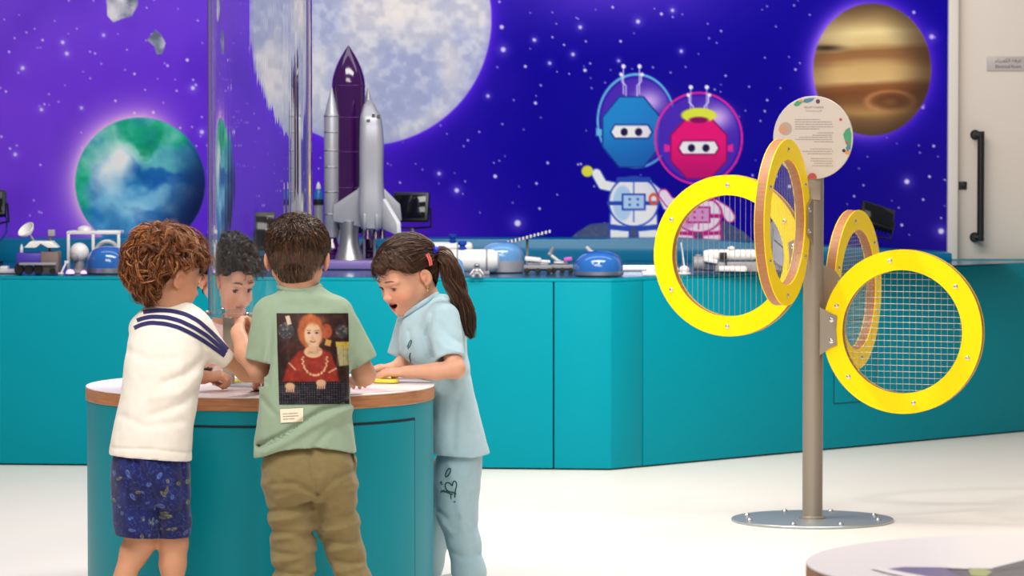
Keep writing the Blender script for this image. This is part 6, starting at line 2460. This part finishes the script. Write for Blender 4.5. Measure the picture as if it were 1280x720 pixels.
lo, hi = lo_hi([p_hd, p_wn - [.1, 0, 0], p_en, K.k(500, 750, .3), K.k(610, 750, 0)], np.array([.13, .17, .14]))
pkid = person(p_body, lambda V: head_paint(V, p_hd, p_R, p_S, (212, 158, 130), (176, 62, 60), 1.0), lo, hi,
              'person in pale blue t-shirt and trousers leaning laughing over the table', floor_pt(K.k(575, 740)[0], K.Y), M_skin)
M_pale = cloth('pale_blue_cotton', (168, 196, 206))
lo, hi = lo_hi([K.k(475, 360, 0), K.k(622, 590, 0)], np.array([.02, .19, .02]))
ps = solid('t_shirt', p_shirt, lo, hi, .0034, M_pale, pkid)
cc_ = K.k(523, 381.5, -.005)
e1, e2 = nrm(K.k(546, 367, 0) - K.k(499, 396, 0)), np.array([0, 1.0, 0])
ring = [cc_ + e1 * K.r(27) * math.cos(a) + e2 * K.r(21.5) * math.sin(a) for a in np.linspace(0, 2 * math.pi, 48, endpoint=False)]
MB().tube(ring, K.r(3.2), 10, loop=True).build('collar', M_pale, pkid)
M_scrib = cloth('dark_green_print', (34, 78, 74))
ribbon(K, p_outer, [(509, 434), (512, 427), (514, 424), (514.5, 428), (511.5, 434), (509.5, 436)], .6, M_scrib, 'printed_doodle', ps, n=30)
ribbon(K, p_outer, [(513, 441), (511.5, 446), (513.5, 452), (512, 457)], .7, M_scrib, 'printed_doodle', ps, n=24)

p_hips = K.loft([(556, 548, 602, .01, 36), (575, 545, 603, .01, 41), (600, 543, 601, .01, 42), (632, 550, 592, .01, 28)])
p_legs = (([K.k(572, 612, -.03), K.k(571, 640, -.03), K.k(580, 680, -.03), K.k(586, 715, -.03), K.k(590, 742, -.03)], [K.r(27), K.r(24.5), K.r(20), K.r(20.5), K.r(19)]),
          ([K.k(558, 605, .06), K.k(545, 655, .16), K.k(536, 700, .22), K.k(529, 736, .26)], [K.r(27), K.r(21), K.r(19), K.r(18)]))
p_pc = [([K.k(548, 640, -.08), K.k(560, 650, -.09), K.k(572, 646, -.09)], .008, .005), ([K.k(552, 655, -.08), K.k(566, 668, -.08), K.k(580, 664, -.08)], .008, -.004),
        ([K.k(590, 585, -.06), K.k(586, 630, -.08), K.k(592, 690, -.07)], .008, .004), ([K.k(564, 690, -.06), K.k(580, 698, -.08), K.k(598, 694, -.06)], .009, .004),
        ([K.k(560, 580, -.1), K.k(572, 620, -.1), K.k(578, 660, -.09)], .012, -.003)]


def p_pants_o(p, YK=K.Y + .02):
    d = p_hips(p)
    for pts, rs_ in p_legs:
        d = su(d, chain(p, pts, rs_, .02), .022)
    for pts, w_, a_ in p_pc:
        d = d + crease(p, pts, w_, a_, YK)
    return d + .0024 * vnoise(p * [26, 26, 18], 28)


def p_pants(p):
    d = np.maximum(p_pants_o(p), p[:, 2] - K.z(560))
    return np.maximum(shell(d, .009), K.z(738) - p[:, 2])


lo, hi = lo_hi([K.k(500, 556, 0), K.k(618, 745, 0)], np.array([.02, .17, .02]))
hi[1] += .2
pp = solid('trousers', p_pants, lo, hi, .0036, cloth('pale_blue_jersey', (160, 188, 198)), pkid)
for pth, hw in (([(556.5, 595), (558, 589), (562, 584.5), (564, 586), (562, 592), (558, 597), (556.5, 595)], .75),
                ([(570, 618), (568.5, 616), (559, 614), (556.5, 609), (556, 604.5), (559, 602.5), (563, 604), (566, 608.5), (565.5, 603), (568, 600.5), (570.5, 602), (571, 607), (569, 614), (568.3, 622)], .75),
                ([(551, 616), (552.5, 612), (553.5, 616), (555, 611.5), (556, 616.5), (558, 613), (559, 617), (561.5, 615), (563, 619), (566, 617.5)], .7),
                ([(563.7, 619), (563.8, 624)], .6), ([(568, 626.5), (568.4, 628)], 1.1), ([(550, 604), (552, 601), (551.5, 606), (553.5, 605)], .6)):
    ribbon(K, p_pants_o, pth, hw, M_scrib, 'printed_doodle', pp, n=max(14, len(pth) * 5))
for x, dy, yw in ((588, -.03, 100), (526, .26, 96)):
    c = K.k(x, 745, dy)
    sneaker(np.array([c[0] - .03, c[1], .002]), yw, .16, M_shoe, pkid)
# hair drawn back to a tie, ponytail, loose wisps
H_back = {0: .27, 28: .24, 45: .15, 62: .06, 80: .05, 95: .02, 112: -.12, 140: -.27, 180: -.31}
rs = np.random.RandomState(12)
tie = K.k(541, 317, -.02)
f = hair_cap(p_hd, p_R, p_S, H_back, .028, .01, 14)
V, Q = polygonize(f, p_hd - .16, p_hd + .16, .003)
parts = [(V, Q, np.tile(lin((46, 28, 20)), (len(V), 1)))]
pal = np.array([(44, 27, 19), (62, 38, 26), (86, 56, 38), (116, 82, 56)], float)


def pal_pick(n, pr=(.3, .36, .24, .1)):
    return lin(pal[rs.choice(4, n, p=pr)] * rs.uniform(.85, 1.15, (n, 1)))


tq = (tie - p_hd) @ p_R / p_S
td = nrm((tq - SKULL_C) / SKULL_R)
n = 3600
dirs = rand_dirs(n, H_back, rs)
k = 9
tt = np.linspace(0, 1, k)[None, :, None]
om = np.arccos(np.clip(dirs @ td, -1, 1))[:, None, None]
end = np.clip(rs.uniform(.35, 1.0, n) , 0, .97)[:, None, None]
a = tt * end
D = (np.sin((1 - a) * om) * dirs[:, None] + np.sin(a * om) * td) / np.maximum(np.sin(om), 1e-3)
g = .03 + .022 * np.sin(tt[..., 0] * 3.1) * rs.uniform(.2, 1.3, (n, 1)) + .010 * np.sin(tt[..., 0] * rs.uniform(4, 9, (n, 1)) + rs.uniform(0, 6, (n, 1)))
paths = p_hd + ((SKULL_C + D * (SKULL_R + g[..., None])) * p_S) @ p_R.T
paths = push_out(paths, p_hd, p_R, p_S, .028, .0022)
parts.append(strand_mesh(paths, rs.uniform(.0008, .0014, n), .5, 3, pal_pick(n)))
# wavy locks over the forehead and temple
for cnt, (d0, d1), lf in ((260, ((-.15, .75, .62), (-.75, .25, .1)), .06), (160, ((.2, .8, .55), (-.2, .9, .3)), .06), (120, ((-.5, .55, .6), (-.85, .3, .02)), .07), (110, ((.3, .8, .5), (.45, .85, .12)), .06)):
    d0, d1 = nrm(d0), nrm(d1)
    A = d0 + rs.normal(scale=.10, size=(cnt, 3))
    B = d1 + rs.normal(scale=.10, size=(cnt, 3))
    A /= np.linalg.norm(A, axis=1, keepdims=True)
    B /= np.linalg.norm(B, axis=1, keepdims=True)
    k2 = 14
    t2_ = np.linspace(0, 1, k2)[None, :, None]
    D = A[:, None] * (1 - t2_) + B[:, None] * t2_
    D /= np.linalg.norm(D, axis=2, keepdims=True)
    ph = rs.normal(scale=.5, size=(cnt, 1))
    g = lf * (.5 + .5 * np.sin(np.pi * t2_[..., 0])) + .022 * np.sin(t2_[..., 0] * 13 + ph)
    Pt = SKULL_C + D * (SKULL_R + g[..., None])
    Pt[..., 2] += .028 * np.cos(t2_[..., 0] * 13 + ph)
    paths = p_hd + (Pt * p_S) @ p_R.T
    parts.append(strand_mesh(paths, rs.uniform(.0006, .0011, cnt), .4, 3, pal_pick(cnt, (.2, .35, .3, .15))))
# fine flyaway hairs by the forehead
cnt = 26
A = np.array([(.1, .78, .62)]) + rs.normal(scale=.2, size=(cnt, 3))
A /= np.linalg.norm(A, axis=1, keepdims=True)
t2_ = np.linspace(0, 1, 8)[None, :, None]
Pt = SKULL_C + A[:, None] * (SKULL_R + .03 + .16 * t2_) + t2_ ** 2 * (np.array([0, .03, -.16]) + rs.normal(scale=.06, size=(cnt, 1, 3)))
parts.append(strand_mesh(p_hd + (Pt * p_S) @ p_R.T, np.full(cnt, .0004), .4, 3, pal_pick(cnt)))
hair_obj('hair', parts, hair_mat('dark_wavy_hair'), pkid)
# ponytail
spine = np.array([tie, K.k(552, 317, -.03), K.k(560, 328, -.04), K.k(566, 348, -.045), K.k(574, 372, -.045), K.k(582, 396, -.04), K.k(590, 424, -.035)])
wid = np.array([5, 9, 11, 11.5, 12, 11, 5]) / K.s
s_ = np.linspace(0, 1, len(spine))
k = 26
tt = np.linspace(0, 1, k)
def spline(t, s0, v):
    m = np.gradient(v, s0)
    i = np.clip(np.searchsorted(s0, t) - 1, 0, len(s0) - 2)
    h = s0[i + 1] - s0[i]
    r = (t - s0[i]) / h
    return ((2 * r ** 3 - 3 * r ** 2 + 1) * v[i] + (r ** 3 - 2 * r ** 2 + r) * h * m[i] + (3 * r ** 2 - 2 * r ** 3) * v[i + 1] + (r ** 3 - r ** 2) * h * m[i + 1])


cen = np.stack([spline(tt, s_, spine[:, i]) for i in range(3)], 1)
wd = spline(tt, s_, wid)
n = 1500
an, rd = rs.uniform(0, 6.28, n), np.sqrt(rs.uniform(0, 1, n))
off = np.stack([rd * np.cos(an), rd * np.sin(an) * .8], 1)
T = np.gradient(cen, axis=0)
T /= np.linalg.norm(T, axis=1, keepdims=True)
u = np.cross(T, [0, 1.0, 0])
u /= np.linalg.norm(u, axis=1, keepdims=True)
w_ = np.cross(T, u)
ph = rs.normal(scale=.8, size=(n, 1)) + an[:, None]
ln = rs.uniform(.66, 1.0, n)
tw = np.sin(tt * 17 + ph) * .26
ou = off[:, :1] + tw * np.clip(tt * 2, 0, 1)
ow = off[:, 1:] + .24 * np.cos(tt * 15 + ph)
paths = cen[None] + (ou * wd)[..., None] * u + (ow * wd)[..., None] * w_
paths = np.stack([np.stack([np.interp(tt * ln[i], tt, paths[i, :, c]) for c in range(3)], 1) for i in range(n)])
tipc = pal_pick(n, (.3, .34, .24, .12))
hair_obj('ponytail', [strand_mesh(paths, rs.uniform(.0010, .0017, n), .35, 3, tipc)], hair_mat('ponytail_hair'), pkid, False)
tb = MB()
M_tie = mat('blue_hair_tie', (24, 40, 190), .4)
for dx, dy_, dz in ((0, -2, 0), (4, -1, -3), (-3, -2, 3), (3, -3, 4), (0, 3, -4), (6, 1, 2)):
    tb.ell(tie + np.array([dx + 2, dy_ - 2, dz + 1]) / K.s, 4.6 / K.s, 16)
tb.build('hair_tie', M_tie, pkid)
cp = [K.k(533, 318, -.085), K.k(535, 322, -.086), K.k(537, 327, -.085), K.k(537.5, 332, -.08)]
cl = MB().tube(cp, 1.2 / K.s, 8).tube([q + np.array([2.2, 0, 1.0]) / K.s for q in cp], 1.0 / K.s, 8)
cl.build('hair_clip', mat('coral_hair_clip', (226, 104, 100), .35), pkid)
el = p_hd + p_R @ (np.array([-.385, -.02, -.205]) * p_S)
MB().ell(el, .0028, 14).tube([el, el - [0, 0, .009]], .0012, 8).ell(el - [0, 0, .011], .0026, 12).build('earring', mat('gold', (226, 190, 120), .2, metal=.9), pkid)
eyes(pkid, p_hd, p_R, p_S, (34, 22, 16), (-.1, -.35))
brows(pkid, p_hd, p_R, p_S, mat('dark_brow', (92, 62, 48), .6), .009)
MB().ell(p_hd + p_R @ (np.array([0, .352, -.294]) * p_S), np.array([.06, .03, .012]) * p_S, 16, p_R).build('upper_teeth', mat('teeth', (232, 224, 210), .25), pkid)

# ================================================================ child behind the clear tube
K = Kid(11.86)
q_torso = K.loft([(398, 268, 310, -.02, 18), (406, 250, 326, -.02, 26), (420, 240, 336, -.01, 33), (450, 240, 336, 0, 36), (500, 244, 334, .01, 38), (560, 244, 334, .02, 38)])
q_shL, q_shR = K.k(256, 420, -.02), K.k(322, 420, -.02)
q_slL, q_slR = K.k(243, 443, -.085), K.k(334, 443, -.085)


def q_outer(p):
    d = q_torso(p)
    d = su(d, cap(p, q_shL, q_slL, K.r(18), K.r(16)), .03)
    d = su(d, cap(p, q_shR, q_slR, K.r(18), K.r(16)), .03)
    return d + .0025 * vnoise(p * [24, 24, 14], 34)


def q_shirt(p):
    d = shell(q_outer(p), .009)
    for a, b in ((q_shL, q_slL), (q_shR, q_slR)):
        d = np.maximum(d, np.where(np.linalg.norm(p - b, axis=1) < .07, (p - b) @ nrm(b - a), -1))
    d = np.maximum(d, K.z(555) - p[:, 2])
    return np.maximum(d, -ell(p, K.k(288, 392, -.05), (K.r(24), K.r(22), K.r(14))))


q_hd, q_R, q_S = K.k(284.5, 345.5, -.11), euler_frame(180 - 36, 22), 0.205
q_el, q_er = K.k(240, 450, -.13), K.k(338, 450, -.13)
q_wl, q_wr = K.k(262, 450, -.30), K.k(345, 450, -.32)


def q_body(p):
    d = head_sdf(p, q_hd, q_R, q_S, 0.0, .55)
    d = su(d, cap(p, K.k(288, 412, -.02), q_hd + q_R @ np.array([0, -.12, -.22]) * q_S, K.r(19), K.r(19)), .02)
    d = su(d, chain(p, [K.k(288, 425, -.01), K.k(288, 470, 0), K.k(289, 560, .02)], [K.r(24), K.r(28), K.r(28)], .02), .015)
    d = su(d, chain(p, [q_shL, q_el, q_wl], [K.r(12), K.r(11.5), K.r(8)], .01), .012)
    d = su(d, chain(p, [q_shR, q_er, q_wr], [K.r(12), K.r(11.5), K.r(8)], .01), .012)
    d = su(d, hand_sdf(p, q_wl, np.array([.5, -.6, -.0]), (0, 0, 1), 1, .112, (.15, .3, .2)), .008)
    d = su(d, hand_sdf(p, q_wr, np.array([-.2, -.8, .0]), (0, 0, 1), -1, .112, (.15, .3, .2)), .008)
    for x0, x1 in ((270, 266), (308, 312)):
        d = su(d, chain(p, [K.k(x0, 560, .02), K.k(x1, 630, .03), K.k(x1, 698, .05)], [K.r(24), K.r(16), K.r(10)], .02), .02)
    return d


lo, hi = lo_hi([q_hd, q_wl - [0, .1, 0], q_wr - [0, .1, 0], q_el, q_er, K.k(250, 705, 0), K.k(330, 705, 0)], np.array([.13, .15, .14]))
qkid = person(q_body, lambda V: head_paint(V, q_hd, q_R, q_S, (216, 164, 138), (190, 112, 104)), lo, hi,
              'person in pale pink top behind the clear tube, looking down at the table', floor_pt(K.k(289, 700)[0], K.Y), M_skin)
lo, hi = lo_hi([K.k(222, 392, 0), K.k(354, 560, 0)], np.array([.02, .17, .02]))
solid('t_shirt', q_shirt, lo, hi, .004, cloth('pale_pink_cotton', (226, 196, 194)), qkid)
for b, a in ((q_slL, q_shL), (q_slR, q_shR)):
    ax = nrm(b - a)
    F_ = frame(ax)
    ring = [b - ax * .006 + F_ @ np.array([math.cos(t), math.sin(t), 0]) * K.r(16.3) for t in np.linspace(0, 6.283, 32, endpoint=False)]
    tag(MB().tube(ring, .006, 8, loop=True).build('sleeve_cuff', cloth('red_rib', (196, 44, 56)), qkid), 'red sleeve cuff')
q_hips = K.loft([(535, 246, 332, .02, 36), (570, 246, 332, .02, 38), (590, 250, 330, .02, 36)])


def q_pants(p):
    d = q_hips(p)
    for x0, x1 in ((270, 266), (308, 312)):
        d = su(d, chain(p, [K.k(x0, 580, .02), K.k(x1, 630, .03), K.k(x1, 690, .05)], [K.r(26), K.r(22), K.r(18)], .02), .012)
    d = np.maximum(d + .003 * vnoise(p * 26, 38), p[:, 2] - K.z(545))
    return np.maximum(shell(d, .010), K.z(692) - p[:, 2])


lo, hi = lo_hi([K.k(235, 540, 0), K.k(342, 695, 0)], np.array([.02, .17, .02]))
solid('trousers', q_pants, lo, hi, .005, cloth('grey_jersey', (90, 96, 110)), qkid)
for x in (266, 312):
    c = K.k(x, 700, .05)
    sneaker(np.array([c[0], c[1] - .03, .002]), 180, .165, M_shoe, qkid)
rs = np.random.RandomState(21)
parts = curls(q_hd, q_R, q_S, {0: .25, 35: .2, 58: .1, 78: .04, 95: -.02, 115: -.18, 140: -.3, 180: -.36}, 520, rs, (.16, .28), (.004, .009), (.8, 1.6), (.03, .09), .002,
              [(30, 24, 22), (44, 36, 32), (62, 52, 46), (24, 18, 16)], (.1, -.35, .9), (.0005, .0010), 9, 18, (22, 17, 15), .05, .04)
hair_obj('hair', parts, hair_mat('curly_black_hair'), qkid)
eyes(qkid, q_hd, q_R, q_S, (50, 32, 22), (0, -.3))
brows(qkid, q_hd, q_R, q_S, mat('black_brow', (60, 44, 38), .6), .011)
# ================================================================ light and camera
def area(name, loc, size, power, rgb, aim):
    l = bpy.data.lights.new(name, 'AREA')
    l.shape = 'RECTANGLE'
    l.size, l.size_y = size
    l.energy = power
    l.color = rgb
    o = bpy.data.objects.new(name, l)
    o.location = loc
    o.rotation_euler = (Vector(aim) - Vector(loc)).to_track_quat('-Z', 'Y').to_euler()
    COL.objects.link(o)
    return o


def spot(name, loc, aim, power, deg, rgb=(1, 0.96, 0.9), r=0.06, blend=0.5):
    l = bpy.data.lights.new(name, 'SPOT')
    l.energy, l.spot_size, l.spot_blend, l.shadow_soft_size, l.color = power, math.radians(deg), blend, r, rgb
    o = bpy.data.objects.new(name, l)
    o.location = loc
    o.rotation_euler = (Vector(aim) - Vector(loc)).to_track_quat('-Z', 'Y').to_euler()
    COL.objects.link(o)
    return o


area('overhead_area_light', (-0.8, 8.6, 3.7), (3.4, 1.6), 135, (1, 0.955, 0.9), (-0.5, 10.8, 0.4))
area('overhead_area_light', (0.1, 12.9, 3.7), (4.0, 1.2), 180, (1, 0.96, 0.92), (0.1, 12.9, 0))
area('overhead_area_light', (0.0, 15.3, 3.5), (5.5, 0.8), 30, (1, 0.97, 0.95), (0.0, 16.9, 0.6))
area('overhead_area_light', (1.6, 6.4, 3.7), (2.4, 1.2), 90, (1, 0.96, 0.92), (1.4, 6.9, 0))  # unseen fill light, added to brighten the second table's white top
spot('ceiling_spotlight', (-2.2, 11.2, 3.6), (1.1, 13.3, 0.4), 240, 50)
spot('ceiling_spotlight', (0.3, 12.0, 3.6), (0.2, 15.0, 0.45), 190, 40, r=0.1, blend=0.9)
spot('ceiling_spotlight', (-2.4, 9.0, 3.6), (-0.6, 10.6, 0.8), 170, 44)
spot('ceiling_spotlight', (0.9, 12.4, 3.6), (-0.5, 10.7, 0.8), 170, 44)
w = bpy.data.worlds.new('room_light')
w.use_nodes = True
w.node_tree.nodes['Background'].inputs['Color'].default_value = (1.0, 0.97, 0.94, 1)
w.node_tree.nodes['Background'].inputs['Strength'].default_value = 0.17
SC.world = w

cd = bpy.data.cameras.new('camera')
cd.sensor_width = 36
cd.lens = FPX / 1280 * 36
cd.clip_end = 60
cd.dof.use_dof = True
cd.dof.focus_distance = 10.75
cd.dof.aperture_fstop = 11
co = bpy.data.objects.new('camera', cd)
co.location = (0, 0, CAM_H)
co.rotation_euler = (math.pi / 2 - PITCH, 0, 0)
COL.objects.link(co)
SC.camera = co
SC.view_settings.view_transform = 'Standard'
SC.view_settings.look = 'None'
SC.view_settings.gamma = 1
SC.view_settings.use_curve_mapping = False
SC.view_settings.exposure = 0.0
